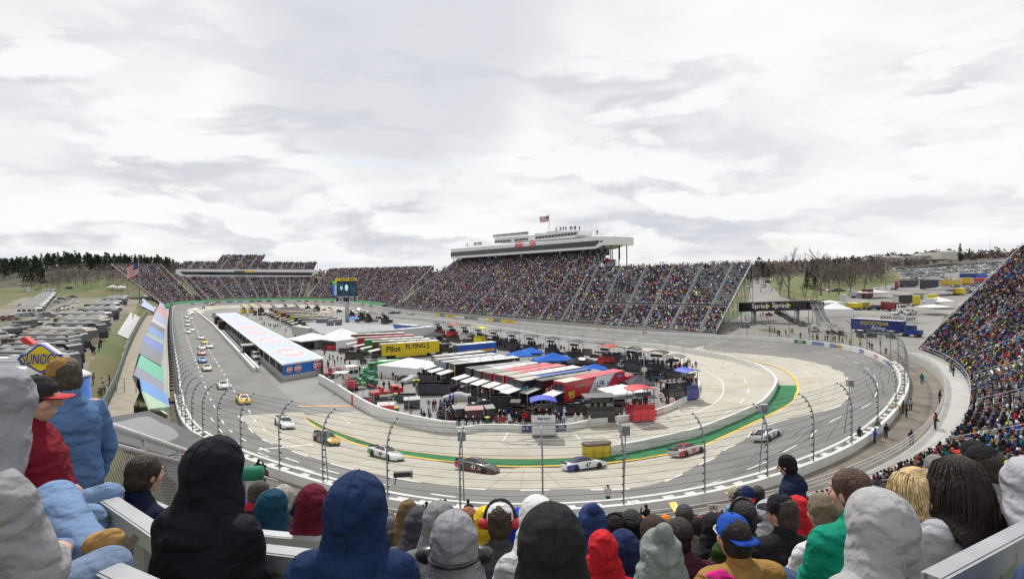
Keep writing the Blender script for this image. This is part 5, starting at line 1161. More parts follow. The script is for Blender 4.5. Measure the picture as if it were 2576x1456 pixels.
def hauler(label,p0,p1,roof,side,H=4.1,W=2.6,roof2=None,doorc=(.03,.035,.05),cab=None,gate=True,frame=None,words=(),group='team haulers parked in the paddock',stripe=None,shelter=None):
    """semi-trailer from its rear (p0) to its front (p1)"""
    p0,p1=np.array(p0[:2]),np.array(p1[:2]); L=np.linalg.norm(p1-p0); d=(p1-p0)/L; rz=math.atan2(-d[0],d[1]); r=thing('semi_trailer',label,'trailer',(*p0,0),rz,group)
    b=MB(); b.box((0,L/2,(H+1.0)/2),(W,L,H-1.0)); b.box((0,L*.5,.75),(W*.96,L*.55,.55)); 
    if stripe: b.box((W/2+.004,L*.55,2.2),(.01,L*.8,.7),0,1); b.box((-W/2-.004,L*.55,2.2),(.01,L*.8,.7),0,1)
    body=b.obj('body',[paint(side),paint(stripe or side)],r)
    b=MB(); b.box((0,L*.14,H+.02),(W+.06,L*.28,.05),0,0); b.box((0,L*.64,H+.02),(W+.06,L*.72,.05),0,1); 
    for i in range(3): b.box((0,L*(.42+.2*i),H+.09),(.55,.55,.09),0,2)
    b.obj('roof',[paint(roof2 or (.34,.34,.31),.6,0),paint(roof,.6,0),paint((.4,.4,.4),.6,0)],r)
    b=MB(); b.box((0,-.02,H*.58),(W-.3,.05,H*.66)); b.obj('rear_door',[paint(doorc)],r)
    b=MB()
    for s in (-1,1): b.box((s*(W/2-.08),-.03,H*.55),(.18,.08,H*.78))
    b.obj('door_frame',[paint(frame or side)],r)
    if gate:
        b=MB(); b.slab((-W/2+.1,-3.1,2.35),(W/2-.1,-3.1,2.35),(W/2-.1,-.1,2.85),(-W/2+.1,-.1,2.85),.08,0); g=b.obj('lift_gate_roof',[paint(shelter or (.62,.62,.60),.5,0)],r)
        for s in (-1,1): b=MB(); b.tube([(s*(W/2-.2),-3.0,0),(s*(W/2-.2),-3.0,2.3)],.05,5); b.obj('gate_post',[STEEL],g)
        b=MB(); b.box((0,-1.6,.9),(W-.5,1.6,1.0)); b.obj('service_counter',[paint((.03,.03,.035))],r)
    for x in (-1,1):
        for y in (L*.14,L*.21): wheel(r,x*(W/2-.2),y,.5,.3)
    if cab:
        b=MB(); b.box((0,L+1.8,1.9),(2.4,2.4,2.4),0,0,(.96,.86)); b.box((0,L+3.5,1.35),(2.1,1.5,1.2),0,0,(.9,.85)); b.box((0,L+.3,.8),(1.1,2,.4),0,1); c=b.obj('tractor_cab',[paint(cab),paint(BK)],r)
        b=MB(); b.box((0,L+2.93,2.5),(2.05,.08,.75)); 
        for s in (-1,1): b.box((s*1.16,L+2.2,2.35),(.08,.8,.7))
        b.obj('cab_window',[GLASS],c)
        for x in (-1,1):
            for y in (L+3.6,L+.4): wheel(r,x*1.0,y,.5,.3)
    for t,fx,z,h,c,side_ in words:
        b=MB()
        for s in ((1,-1) if side_==0 else (side_,)): b.text(t,(s*(W/2+.02),L*fx,z),(0,s,0),(0,0,1),h,0,.03)
        b.obj('lettering',[paint(c)],body)
    return r,L
def canopy(label,c,rz,w,d,h,top,col,group=None,walls=None,name='tent',logo=None):
    r=thing(name,label,'tent',(c[0],c[1],c[2] if len(c)>2 else 0),rz,group); b=MB(); N=8
    rid=.28 if w>6 else .04   # peaked roof with a soft sag
    V_=[];F_=[]
    for i in range(N+1):
        for j in range(N+1):
            u,v=i/N*2-1,j/N*2-1; m=max(abs(u),abs(v)); z=h+(top-h)*(1-m)**1.15+ (0 if m<1 else 0); V_.append((u*w/2,v*d/2,z))
    F_=[(i*(N+1)+j,(i+1)*(N+1)+j,(i+1)*(N+1)+j+1,i*(N+1)+j+1) for i in range(N) for j in range(N)]
    b.add(V_,F_,0,False)
    for (x0,y0),(x1,y1) in (((-1,-1),(1,-1)),((1,-1),(1,1)),((1,1),(-1,1)),((-1,1),(-1,-1))): b.quad((x0*w/2,y0*d/2,h),(x1*w/2,y1*d/2,h),(x1*w/2,y1*d/2,h-.3),(x0*w/2,y0*d/2,h-.3))
    b.obj('roof',[cloth(col)],r)
    for x in (-1,1):
        for y in (-1,1): b=MB(); b.tube([(x*(w/2-.05),y*(d/2-.05),0),(x*(w/2-.05),y*(d/2-.05),h)],.04,5); b.obj('leg',[STEEL],r)
    for s in walls or ():
        b=MB(); q={'l':((-1,-1),(-1,1)),'r':((1,-1),(1,1)),'b':((-1,1),(1,1)),'f':((-1,-1),(1,-1))}[s]; a,c2=q; b.quad((a[0]*w/2*.99,a[1]*d/2*.99,0),(c2[0]*w/2*.99,c2[1]*d/2*.99,0),(c2[0]*w/2*.99,c2[1]*d/2*.99,h-.05),(a[0]*w/2*.99,a[1]*d/2*.99,h-.05)); b.obj('side_wall',[cloth(col)],r)
    if logo: b=MB(); b.disc((0,-d*.28,h+(top-h)*.56+.12),(1,0,0),Vector((0,d*.5,top-h)).normalized(),w*.13,w*.09); b.obj('emblem',[paint(logo)],r)
    return r
def pit_box(label,c,rz,top,body,h=5.0,w=3.2,d=2.4,sign=None,flat=False):
    """crew chief's stand: tool cabinet, upper deck with screens and a curved roof on posts"""
    r=thing('pit_stand',label,'pit stand',(c[0],c[1],0),rz,'crew stands along pit road'); b=MB(); b.box((0,0,1.15),(w,d,1.9)); b.box((0,-d*.1,2.35),(w*.98,d*.7,.5),0,0); cab=b.obj('cabinet',[paint(body)],r)
    b=MB()
    for i in range(3):
        for j in range(2): b.box((-w/2+w*(i+.5)/3,-d/2-.01,.65+j*.85),(w/3-.1,.03,.75))
    b.obj('drawer_front',[paint(tuple(min(1,x*1.6+.02) for x in body))],cab)
    b=MB(); 
    for x in (-1,1):
        for y in (-1,1): b.tube([(x*(w/2-.1),y*(d/2-.15),2),(x*(w/2-.15),y*(d/2-.2),h-.1)],.06,5)
    b.tube([(-w/2+.1,-d/2+.1,3.2),(w/2-.1,-d/2+.1,3.2)],.04,4); b.tube([(-w/2+.1,-d/2+.1,2.8),(w/2-.1,-d/2+.1,2.8)],.04,4); b.obj('roof_post',[paint((.05,.05,.055))],r)
    b=MB(); n=9; a=0 if flat else .38
    P=[(-w*.56+w*1.12*i/(n-1),h+a*(1-((i/(n-1))*2-1)**2)) for i in range(n)]; P=P+[(x,z-.10) for x,z in P[::-1]]
    b.extrude(P,-d*.62,d*.62,0); b.obj('roof',[paint(top,.5,0)],r)
    b=MB()
    for x in (-.9,0,.9): b.box((x,d*.1,2.95),(.55,.5,.7))
    b.obj('seat',[paint((.02,.02,.025))],r)
    b=MB(); b.box((0,-d*.35,h-.65),(w*.7,.1,.55)); b.obj('monitor',[paint((.03,.035,.045),.15)],r)
    if sign:
        t,bc,tc=sign; b=MB(); b.box((0,-d/2-.06,2.55),(w*.99,.06,.95)); b.box((0,-d/2-.05,.9),(w*.97,.06,1.2),0,0); s_=b.obj('sign_board',[paint(bc)],r); b=MB(); b.text(t,(0,-d/2-.11,2.6),(1,0,0),(0,0,1),.42,0,.03); b.obj('lettering',[paint(tc)],s_)
    b=MB(); b.tube([(w*.4,d*.4,h),(w*.4,d*.4,h+1.6)],.025,4); b.ell((w*.4,d*.4,h+1.65),(.14,.14,.14),8,6); b.obj('aerial',[paint((.05,.05,.05))],r)
    for x in (-1,1):
        for y in (-.35,.35): wheel(r,x*(w/2-.25),y*d,.2,.14)
    return r
def cart(label,c,rz,w,d,h,body,top,lid=0.,wheels=True,name='tool_cart',cat='tool cart'):
    r=thing(name,label,cat,(c[0],c[1],c[2] if len(c)>2 else 0),rz,'tool carts and crates in the paddock'); b=MB(); b.box((0,0,h/2+.12),(w,d,h-.2)); b.obj('cabinet',[paint(body)],r)
    b=MB(); b.slab((-w/2-.04,-d/2-.04,h+.02),(w/2+.04,-d/2-.04,h+.02),(w/2+.04,d/2+.04,h+.02+lid),(-w/2-.04,d/2+.04,h+.02+lid),.06); b.obj('top',[paint(top,.6,0)],r)
    b=MB()
    for i in range(3): b.box((-w/2+w*(i+.5)/3,-d/2-.012,h*.55),(w/3-.06,.03,h*.7))
    b.obj('drawer_front',[paint(tuple(min(1,x*1.5+.015) for x in body))],r)
    if wheels:
        for x in (-1,1):
            for y in (-1,1): wheel(r,x*(w/2-.15),y*(d/2-.15),.11,.08,name='caster')
    return r
def covered_car(label,loc,rz,col,band=None):
    r=thing('covered_car',label,'covered car',loc,rz); b=MB(); S=[(-2.55,.80,.15,.80),(-2.45,.95,.12,1.05),(-1.9,1.0,.1,1.0),(-1.3,1.0,.1,1.14),(-.75,1.0,.1,1.38),(.05,1.0,.1,1.38),(.8,1.0,.1,1.08),(1.3,1.0,.1,.95),(2.1,.95,.1,.78),(2.5,.8,.1,.58)]
    loft(b,[(y,[(-w,zb),(w,zb),(w*1.02,.35),(w,min(.85,zt-.08)),(w*.66,zt),(-w*.66,zt),(-w,min(.85,zt-.08)),(-w*1.02,.35)]) for y,w,zb,zt in S]); b.obj('car_cover',[cloth(col)],r)
    b=MB(); loft(b,[(y,[(-w*1.035,.04),(w*1.035,.04),(w*1.035,.2),(-w*1.035,.2)]) for y,w,zb,zt in S]); b.obj('hem_band',[paint(band or (.03,.03,.03))],r)
    return r
# ---------------------------------------------------------------- race cars
Wc=(.72,.72,.72)
RC=[((612,1012),(.70,.48,.03),(.55,.05,.03),'22',(.6,.05,.04),'SHELL','yellow and red stock car entering the turn ahead of the others'),
((716,1072),Wc,(.03,.05,.25),'55',(.05,.05,.3),"Aaron's",'white stock car with a dark blue tail under the first curved fence posts'),
((820,1113),(.03,.03,.03),(.62,.35,.02),'9',Wc,'STANLEY','black and amber stock car at the start of the green verge'),
((970,1152),Wc,(.10,.35,.04),'48',(.03,.04,.2),"LOWE'S",'white stock car with dark blue number and lime green sills'),
(zN(440,705),(.04,.03,.03),(.45,.02,.03),'41',Wc,'HAAS','black and red stock car behind the fence post left of the barrels'),
(zN(1445,688),Wc,(.02,.05,.32),'47',(.02,.02,.02),'Clorox','white and blue stock car just in front of the yellow barrels'),
((1730,1143),(.50,.48,.47),(.45,.04,.05),'88',(.6,.04,.05),'GUARD','silver and red stock car on the turn right of the barrels'),
((1929,1103),Wc,(.55,.56,.55),'98',(.1,.3,.1),'FORD','plain white stock car highest up the turn on the right'),
((561,975),(.62,.58,.60),(.45,.03,.12),'16',(.4,.03,.1),'','white and crimson stock car alone behind the yellow one'),
(zP(1040,1420),(.60,.60,.45),(.40,.05,.05),'18',(.3,.4,.05),'','pale lime stock car with red bumper, last of the close pack')]
for (px,c1,c2,num,nc,word,lab) in RC:
    p,rz,tl=trackpose(*px); race_car(lab,p,rz,c1,c2,num,nc,word=word or None,wordc=nc,tilt=tl,hood={'9':(.62,.35,.02),'41':(.1,.1,.1),'22':(.7,.48,.03)}.get(num),roofc={'47':(.03,.06,.3),'88':(.45,.05,.06)}.get(num))
far=[(zP(970,1300),(.12,.30,.6),(.5,.03,.04)),(zP(962,1190),(.62,.3,.3),(.5,.03,.05)),(zP(965,1108),(.7,.7,.72),(.2,.3,.5)),(zP(1080,1085),Wc,(.5,.08,.08)),(zP(1005,1025),(.68,.5,.05),(.6,.45,.05)),(zP(950,955),Wc,(.45,.05,.06)),(zP(758,868),Wc,(.5,.05,.06)),(zP(812,832),Wc,(.3,.5,.03)),(zP(750,758),Wc,(.08,.08,.1)),(zP(750,702),Wc,(.5,.2,.06)),(zP(797,662),Wc,(.5,.3,.3)),(zP(730,637),Wc,(.3,.3,.35)),(zP(770,602),Wc,(.4,.4,.4)),(zP(805,578),Wc,(.15,.4,.1)),(zP(862,536),(.6,.2,.04),(.1,.4,.05)),(zP(968,520),(.25,.32,.6),(.05,.1,.35)),(zP(1100,500),(.4,.4,.4),(.2,.2,.2)),(zP(1230,486),Wc,(.4,.4,.4)),(zP(1430,475),(.4,.28,.15),(.3,.3,.3)),(z8(1660,180),Wc,(.6,.25,.1)),(z8(2020,240),(.45,.28,.05),BK),(z8(2140,252),Wc,(.4,.4,.45)),(z8(2520,290),(.15,.03,.03),BK),(zC(745,378),(.3,.3,.32),BK),(zC(860,392),(.65,.7,.6),(.2,.4,.1))]
CN=['light blue and red','pale red','white and blue','white and red','yellow','white with dark red flanks','white with a red nose','white and lime green','white over black','white and orange','pinkish white','white and grey','all white','white with a green stripe','orange and green','pale blue','grey','white and silver','tan','white with orange glow','gold and black','white with violet grey sills','dark maroon','dull grey','white and pale green']
for (px,c1,c2),n in zip(far,CN):
    p,rz,tl=trackpose(*px); left=px[0]<640
    race_car(n+' stock car '+('in the line coming down the back straight' if left and p[1]<330 else 'in the far turn beyond the garage' if p[0]<-60 else 'on the front straight below the crowd'),p,rz,c1,c2,R.choice(['2','4','14','24','31','78','20']),(.1,.1,.12) if c1==Wc else (.6,.6,.6),tilt=tl)
# ---------------------------------------------------------------- team haulers
H4=4.1
def hl(z,a,b,lab,roof,side,**k):
    p,q=G(*z(*a),H4),G(*z(*b),H4); return hauler(lab,p,q,roof,side,**k)
BKH=(.03,.03,.035);RED=(.42,.03,.04)
hl(zS,(70,775),(880,690),'black trailer with a plain white roof, first of the near row',(.66,.66,.65),BKH,frame=BKH)
hl(zS,(110,822),(1090,730),'white roofed trailer with pale blue door frame in the near row',(.66,.66,.65),(.25,.3,.35),frame=(.15,.35,.5))
hl(zS,(215,868),(1225,765),'white roofed trailer with a yellow and blue rear frame',(.64,.65,.64),(.06,.10,.2),frame=(.5,.42,.08),doorc=(.04,.1,.2))
hl(zS,(370,900),(1440,785),'black sided trailer numbered in white near its front end',(.68,.68,.67),(.018,.018,.022),words=[('43',.90,3.3,.75,(.7,.7,.7),1)],frame=(.55,.45,.03))
hl(zS,(640,975),(1690,860),'black trailer with a grey panelled roof in the near row',(.40,.40,.40),(.02,.02,.022),roof2=(.10,.10,.10))
hl(zS,(790,1015),(1800,885),'trailer with a long white roof and grey rear between dark ones',(.68,.68,.67),(.05,.05,.055),roof2=(.30,.31,.29))
hl(zS,(955,1050),(1960,893),'trailer with a red roof and red rear posts, left of its twin',(.55,.14,.16),(.3,.02,.03),frame=RED,roof2=(.22,.23,.21))
hl(zS,(1150,1085),(2190,915),'second trailer with a faded red roof and pink rear post',(.55,.15,.17),(.28,.02,.03),frame=(.5,.2,.22),roof2=(.35,.35,.32))
hl(zS,(1345,1120),(2455,945),'white roofed trailer with red sides beside the two red roofs',(.68,.68,.67),(.25,.02,.03),frame=(.5,.03,.04),roof2=(.40,.40,.36))
hl(zS,(1470,1172),(2640,995),'dark trailer with a blue roof and blue lettering at its rear',(.05,.12,.34),(.015,.018,.03),roof2=(.42,.42,.38),words=[('43',-.0+.03,2.6,1.0,(.1,.4,.6),1)])
hl(zE,(405,745),(1050,640),'dark trailer marked with a pale number at its rear corner',(.28,.27,.25),(.025,.012,.014),roof2=(.10,.11,.10),words=[('83',.10,2.3,1.1,(.62,.5,.48),1)],cab=(.03,.08,.3),shelter=(.3,.3,.28))
def h95():
    r,L=hl(zE,(640,775),(1275,648),'big red and white trailer with a yellow number and red tractor',(.52,.10,.12),(.42,.015,.03),cab=(.42,.015,.03),roof2=(.52,.50,.42),words=[('95',.10,2.1,1.15,(.62,.62,.03),1),('THRIVENT',.22,3.3,.34,(.45,.3,.3),1)],shelter=(.6,.6,.58),H=4.3)
    b=MB(); x=1.306
    b.add([(x,L*.34,1.02),(x,L*.60,1.02),(x,L*.82,4.28),(x,L*.50,4.28)],[(0,1,2,3)],0); 
    for s0,s1 in ((.325,.50-.015),(.60,.82)): b.add([(x+.003,L*s0,1.02),(x+.003,L*(s0+.015),1.02),(x+.003,L*(s1+.015),4.28),(x+.003,L*s1,4.28)],[(0,1,2,3)],1)
    b.text('LFR',(x+.02,L*.575,2.95),(0,1,0),(0,0,1),.95,1,.03); b.text('LEAVINE FAMILY RACING',(x+.02,L*.565,2.1),(0,1,0),(0,0,1),.26,2,.01)
    for i in range(3):
        for j in range(4): b.box((x+.01,L*.50-i*.3-j*.05,2.3+j*.3),(.01,.15,.15),0,2)
    b.disc((x+.02,L*.90,3.6),(0,1,0),(0,0,1),.75,.36,1); b.text('Ford',(x+.03,L*.90,3.6),(0,1,0),(0,0,1),.4,0,.01); b.box((x+.01,L*.92,2.1),(.02,1.2,.9),0,2)
    b.obj('side_graphics',[paint((.55,.55,.56)),paint((.03,.05,.3)),paint((.04,.04,.05))],r)
h95()
hl(zC,(352,560),(800,545),'dark red trailer, hindmost of the row beside the yellow one',(.6,.58,.56),(.12,.02,.03),frame=(.2,.03,.04))
hl(zC,(405,585),(880,562),'trailer with a reddish roof edge in the row beside the yellow one',(.6,.3,.3),(.35,.03,.04),frame=(.45,.03,.04))
hl(zC,(468,603),(960,580),'trailer with bright green rear frame in the row beside the yellow one',(.62,.64,.62),(.03,.2,.04),frame=(.04,.35,.05))
hl(zC,(530,620),(1020,595),'black trailer with pale roof right behind the yellow trailer',(.62,.60,.58),(.03,.03,.03),frame=(.1,.03,.03))
hl(zC,(600,640),(1085,608),'bright yellow trailer with black lettering along its side',(.64,.62,.58),(.66,.50,.01),frame=(.1,.08,.02),cab=(.04,.035,.02),words=[('Pilot',.20,2.7,1.5,(.02,.02,.02),1),('FLYING J.',.62,2.9,1.2,(.02,.02,.02),1)])
hl(zC,(650,525),(1040,490),'plain white trailer behind the row beside the grey flat roof',(.66,.66,.66),(.55,.55,.55),gate=False)
hl(zC,(735,470),(915,485),'white trailer painted with blue and yellow swirls near the front straight',(.66,.66,.66),(.06,.15,.4),stripe=(.5,.42,.05),gate=False)
hl(zC,(1240,650),(1560,620),'trailer painted in red, yellow and blue beside the blue tents',(.66,.66,.66),(.03,.10,.4),stripe=(.6,.35,.04),gate=False)
FARH=[((700,235),(1110,212),(.62,.62,.6),(.05,.05,.12)),((735,252),(1190,232),(.5,.5,.5),(.05,.06,.15)),((760,268),(1215,250),(.6,.6,.6),(.3,.03,.03)),((810,285),(1300,268),(.62,.6,.6),(.35,.3,.03)),((860,305),(1330,290),(.5,.5,.52),(.1,.02,.03)),((940,330),(1400,312),(.64,.64,.64),(.03,.03,.03)),((1000,350),(1480,332),(.5,.52,.45),(.35,.4,.03)),((1060,372),(1640,350),(.45,.45,.45),(.03,.03,.03)),((1120,400),(1700,372),(.62,.62,.62),(.03,.03,.04)),((1170,436),(1760,400),(.6,.6,.55),(.06,.03,.03))]
for i,(a,b_,c,s) in enumerate(FARH): hl(z8,a,b_,'pale roofed trailer in the far block of haulers beside the screen mast',c,s,frame=R.choice([RED,(.4,.35,.03),(.03,.03,.03),(.05,.3,.05)]),group='far block of haulers')
hl(z8,(1080,500),(1320,530),'cream trailer with a gold ring emblem at the grey building',(.62,.60,.52),(.5,.5,.48),gate=False,frame=(.3,.22,.06))
# fuel tanker
def tanker():
    p,q=G(*zC(580,745),0),G(*zC(985,728),0); L=np.linalg.norm((q-p)[:2]); d=(q-p)[:2]/L; rz=math.atan2(-d[0],d[1]); r=thing('tank_trailer','long fuel tank trailer in blue, red and white in front of the yellow trailer','trailer',(p[0],p[1],0),rz)
    b=MB(); b.lathe([(.2,0),(1.0,.15),(1.18,.6),(1.18,L-.6),(1.0,L-.15),(.2,L)],(0,0,2.3),20,0,'y'); b.m=[0 if np.mean([b.v[i][2] for i in f])>2.75 else (1 if np.mean([b.v[i][1] for i in f])<L*.72 else 2) for f in b.f]; t=b.obj('tank',[paint((.7,.7,.7)),paint((.04,.07,.4)),paint((.6,.12,.04))],r)
    b=MB(); b.disc((1.19,L*.18,2.35),(0,1,0),(0,0,1),1.2,.5); b.obj('emblem',[paint((.6,.45,.03))],t)
    b=MB(); b.text('PRECISION',(1.2,L*.52,2.45),(0,1,0),(0,0,1),.5,0,.02); b.obj('lettering',[paint((.6,.7,.75))],t)
    b=MB(); b.box((0,L/2,1.0),(1.0,L,.3)); b.obj('chassis',[paint(BK)],r)
    b=MB(); b.box((0,L+1.6,2.0),(2.4,2.2,2.6),0,0,(.95,.85)); b.box((0,L+3.4,1.35),(2.1,1.8,1.3)); c=b.obj('tractor_cab',[paint((.5,.02,.04))],r); b=MB(); b.box((0,L+2.65,2.6),(2.0,.08,.7)); b.box((1.15,L+1.8,2.5),(.08,.8,.7)); b.obj('cab_window',[GLASS],c)
    for x in (-1,1):
        for y in (L*.12,L*.2,L+.4,L+3.5): wheel(r,x*1.0,y,.5,.3)
tanker()
# ---------------------------------------------------------------- tents
def tg(z,a,h): g=G(*z(*a),h); return (g[0],g[1],0)
BLT=(.03,.13,.50); WT_=(.74,.74,.75)
canopy('large white marquee beside the blue roofed garage',tg(z1,(1900,640),3.6),-.75,10,12,2.9,4.6,WT_,walls='lb',name='marquee')
canopy('largest white marquee with a high peak below the screen mast',tg(zC,(275,560),4),-.7,12,12,3.0,6.0,WT_,walls='lrb',name='marquee')
canopy('white marquee between the green truck and the trailers',tg(zC,(845,785),3.2),-.5,11,8.5,2.6,4.0,WT_,walls='lf',name='marquee')
for a,w,l in (((225,455),5.6,'blue pop-up tent, left of the pair below the black crew stand'),((345,425),5.4,'blue pop-up tent, right of the overlapping pair')): canopy(l,tg(zE,a,2.8),.2,w,5,2.3,3.5,BLT)
canopy('long blue tent in front of the black crew stands',tg(zE,(575,500),2.8),.15,9.0,5,2.3,3.9,BLT)
canopy('crumpled blue tent beside the dark trailers',tg(zE,(1020,595),2.6),.1,5,3.5,2.1,3.1,BLT); canopy('pale blue tent at the foot of the screen mast',tg(z8,(1930,375),2.8),.2,6,5,2.3,3.5,(.16,.28,.62))
canopy('black tent with a white round emblem beside the blue tent',tg(zE,(870,525),2.7),.1,6.5,4.5,2.2,3.4,(.03,.03,.035),logo=(.7,.7,.68))
canopy('dark grey tent next to the red tractor',tg(zE,(1482,745),2.7),.15,4.6,4,2.2,3.8,(.10,.10,.115)); canopy('white sagging canopy behind the red crew stand',tg(zE,(1300,830),2.8),.35,6.5,5.5,2.5,3.5,(.76,.76,.77))
canopy('grey tarpaulin shelter beside the haulers near the front straight',tg(zC,(1050,550),2.6),.2,6,5,2,3.2,(.08,.08,.09)); canopy('red and white printed tent in the far paddock',tg(z8,(1520,290),2.6),.2,7,6,2.2,3.4,(.6,.4,.36)); canopy('grey tent cluster in the far paddock',tg(z8,(1280,250),2.6),.2,9,6,2.2,3.0,(.2,.2,.21))
# ---------------------------------------------------------------- crew stands
PS=[]
def ps(z,a,lab,top,body,rz=-.65,**k): g=G(*z(*a),k.get('h',5.)); PS.append((pit_box(lab,g,rz,top,body,**k),g,k.get('w',3.2),rz))
BLK=(.03,.03,.033)
ps(zE,(470,955),'blue roofed crew stand with a big white name board at the pit wall',(.04,.06,.45),(.30,.31,.34),0.0,sign=("Aaron's",(.62,.62,.63),(.03,.04,.25)),h=4.8)
ps(zE,(1500,835),'red crew stand with white rings on its roof and sides',(.55,.03,.04),(.40,.015,.03),.25,h=4.8,w=3.6)
ps(zE,(1060,905),'crew stand with a flat grey roof between the red and blue ones',(.13,.13,.135),(.02,.02,.022),.1,flat=True,h=4.0,w=4.2)
ps(zE,(1840,755),'low crew stand with a black roof and white oval emblem',(.03,.03,.033),(.04,.04,.045),.4,flat=True,h=3.6,w=3.4)
ps(zE,(1995,645),'crew stand with a bright blue curved roof at the pit lane bend',(.04,.07,.50),(.02,.03,.16),.55,h=5.0)
ps(zE,(1870,495),'dark grey roofed crew stand behind the blue roofed one',(.16,.17,.18),BLK)
ps(zE,(1685,450),'black roofed crew stand with lime green boards and yellow roof print',(.05,.05,.03),BLK,w=3.8)
ps(zE,(1420,414),'black roofed crew stand with round tyre emblems',BLK,BLK); ps(zE,(1140,388),'bright red roofed crew stand in the long row at pit road',(.55,.04,.03),(.35,.03,.03))
for a,l in (((2430,538),'black roofed crew stand left of the bright red one'),((2035,482),'black roofed crew stand above the paired blue tents'),((1690,440),'black roofed narrow crew stand with open sides'),((1390,393),'flat dark roofed crew stand full of seated crew'),((1085,352),'wide black roofed crew stand right of the yellow one')): ps(zS,a,l,BLK,(.025,.025,.03))
ps(zS,(830,308),'yellow roofed crew stand in the middle of pit road',(.62,.5,.05),(.5,.42,.03)); ps(zS,(590,265),'black roofed crew stand with a white lettered board',BLK,(.4,.4,.4)); ps(zS,(365,248),'red crew stand with a tilted red roof near the white wall lettering',(.55,.05,.04),(.42,.03,.03)); ps(zS,(150,215),'small black crew stand left of the tilted red one',BLK,(.15,.03,.03))
for a in ((2170,300),(2420,318),(2060,282),(1920,255),(1400,170),(1100,172),(930,168),(750,182)): ps(z8,a,'far black roofed crew stand along pit road beyond the screen mast',BLK,BLK,h=4.6)
ps(z8,(1260,163),'far red roofed crew stand beyond the screen mast',(.55,.08,.06),BLK); ps(z8,(560,182),'red roofed crew stand at the far end of pit road',(.55,.06,.05),BLK); ps(z8,(300,192),'yellow crew stand nearest the far end of the garage',(.6,.42,.05),(.5,.35,.03)); ps(z8,(420,186),'pale yellow roofed crew stand at the far end of the paddock',(.6,.5,.08),(.4,.3,.05))
# ringed signs of the red stand
for x,y,rr_ in ((1520,1010,.55),(1597,985,.5),(1718,905,.42),(1838,960,.45)):
    g=V(*zE(x,y),G(*zE(1560,1130),0)[1]-.4+ (x-1560)*.006); t=thing('ring_sign','round white and red ring sign held up at the red crew stand','sign',tuple(g),0,'ring signs at the red crew stand'); b=MB(); b.lathe([(rr_,0),(rr_,.06)],(0,0,0),20,0,'y'); b.obj('board',[paint((.7,.7,.7))],t)
    b=MB(); b.disc((0,-.01,0),(1,0,0),(0,0,1),rr_*.68,rr_*.68,0,20); b.disc((0,-.02,0),(1,0,0),(0,0,1),rr_*.42,rr_*.42,1,20); b.disc((0,-.03,0),(1,0,0),(0,0,1),rr_*.2,rr_*.2,0,20); b.obj('ring_print',[paint((.5,.02,.04)),paint((.7,.7,.7))],t)
    b=MB(); b.tube([(0,.05,0),(.3,2.2,-.4)],.03,5); b.obj('pole',[paint((.6,.45,.05))],t)
g=V(*zE(2045,850),G(*zE(2040,905),0)[1]); t=thing('round_sign','plain round yellow sign on a pole at the end of the pit wall','sign',tuple(g)); b=MB(); b.lathe([(.62,0),(.62,.05)],(0,0,0),22,0,'y'); b.obj('board',[paint((.72,.52,.02))],t); b=MB(); b.tube([(0,.06,0),(-1.0,1.2,1.2),(-2.5,2.2,.2)],.03,5); b.obj('pole',[paint((.6,.45,.05))],t)
# ---------------------------------------------------------------- carts and crates
CT=[(z4,(370,1005),.1,2.3,1.0,1.35,RED,(.4,.38,.38),'red tool cart'),(z4,(630,1050),.15,3.4,1.2,1.5,BLK,(.22,.22,.23),'long black tool cart'),(z4,(685,1135),.15,2.6,1.1,1.45,(.5,.02,.04),(.5,.42,.42),'bright red tool cart with pale lid'),(z4,(1020,945),.1,3.2,1.2,1.4,BLK,(.2,.2,.2),'black tool cart with grey top'),(z4,(1110,1045),.2,2.6,1.1,1.5,BLK,(.36,.36,.36),'black tool cart with a tilted pale lid'),(z4,(1400,825),.05,4.2,1.6,2.1,(.02,.02,.03),(.12,.12,.13),'very large black crate'),(z4,(1650,825),.1,2.0,1.6,2.1,(.03,.02,.025),(.05,.04,.045),'domed black crate'),(z4,(1375,640),.05,3.8,1.5,1.9,(.03,.03,.035),(.09,.09,.1),'dark crate behind the covered cars'),(z4,(320,325),0,1.6,1.0,1.1,BLK,(.05,.05,.055),'small black crate'),(z4,(230,245),0,3.0,1.4,1.7,BLK,(.08,.08,.08),'black crate with white labels'),(z4,(110,235),0,2.6,1.3,1.6,(.02,.025,.03),(.1,.1,.1),'dark crate next to the trailer awnings'),
(z5,(690,688),0,1.6,.9,1.2,(.02,.025,.025),(.16,.17,.17),'dark tool cart with a pale stripe'),(z5,(1255,850),.05,2.9,1.6,2.7,(.015,.015,.02),(.10,.10,.105),'tall black crate'),(z5,(180,960),.1,2.0,1.2,1.5,BLK,(.26,.27,.26),'grey topped tool cart at the wall corner'),(z5,(400,980),.25,2.0,1.3,1.55,BLK,(.2,.21,.2),'grey topped tool cart with a slanted lid'),(z5,(720,1000),.2,2.8,1.3,1.5,(.05,.015,.02),(.34,.2,.2),'tool cart with a red and grey lid'),(z5,(1050,1000),.35,1.4,1.2,1.7,BLK,(.25,.25,.25),'narrow cart with a steep grey lid'),(z5,(950,600),0,1.2,.9,1.4,BLK,(.1,.02,.02),'black bin with red lid'),
(zC,(190,690),0,2.6,1.2,1.5,(.40,.02,.03),(.12,.04,.04),'red tool box by the marquees'),(zC,(290,720),0,2.6,1.2,1.4,BLK,(.1,.1,.1),'black tool box by the marquees'),(zC,(130,690),0,1.4,1.2,1.5,BLK,(.08,.03,.03),'black box beside the red tool box'),(zC,(350,770),0,2.2,1.2,1.6,BLK,(.06,.06,.06),'black crate in the middle of the paddock road')]
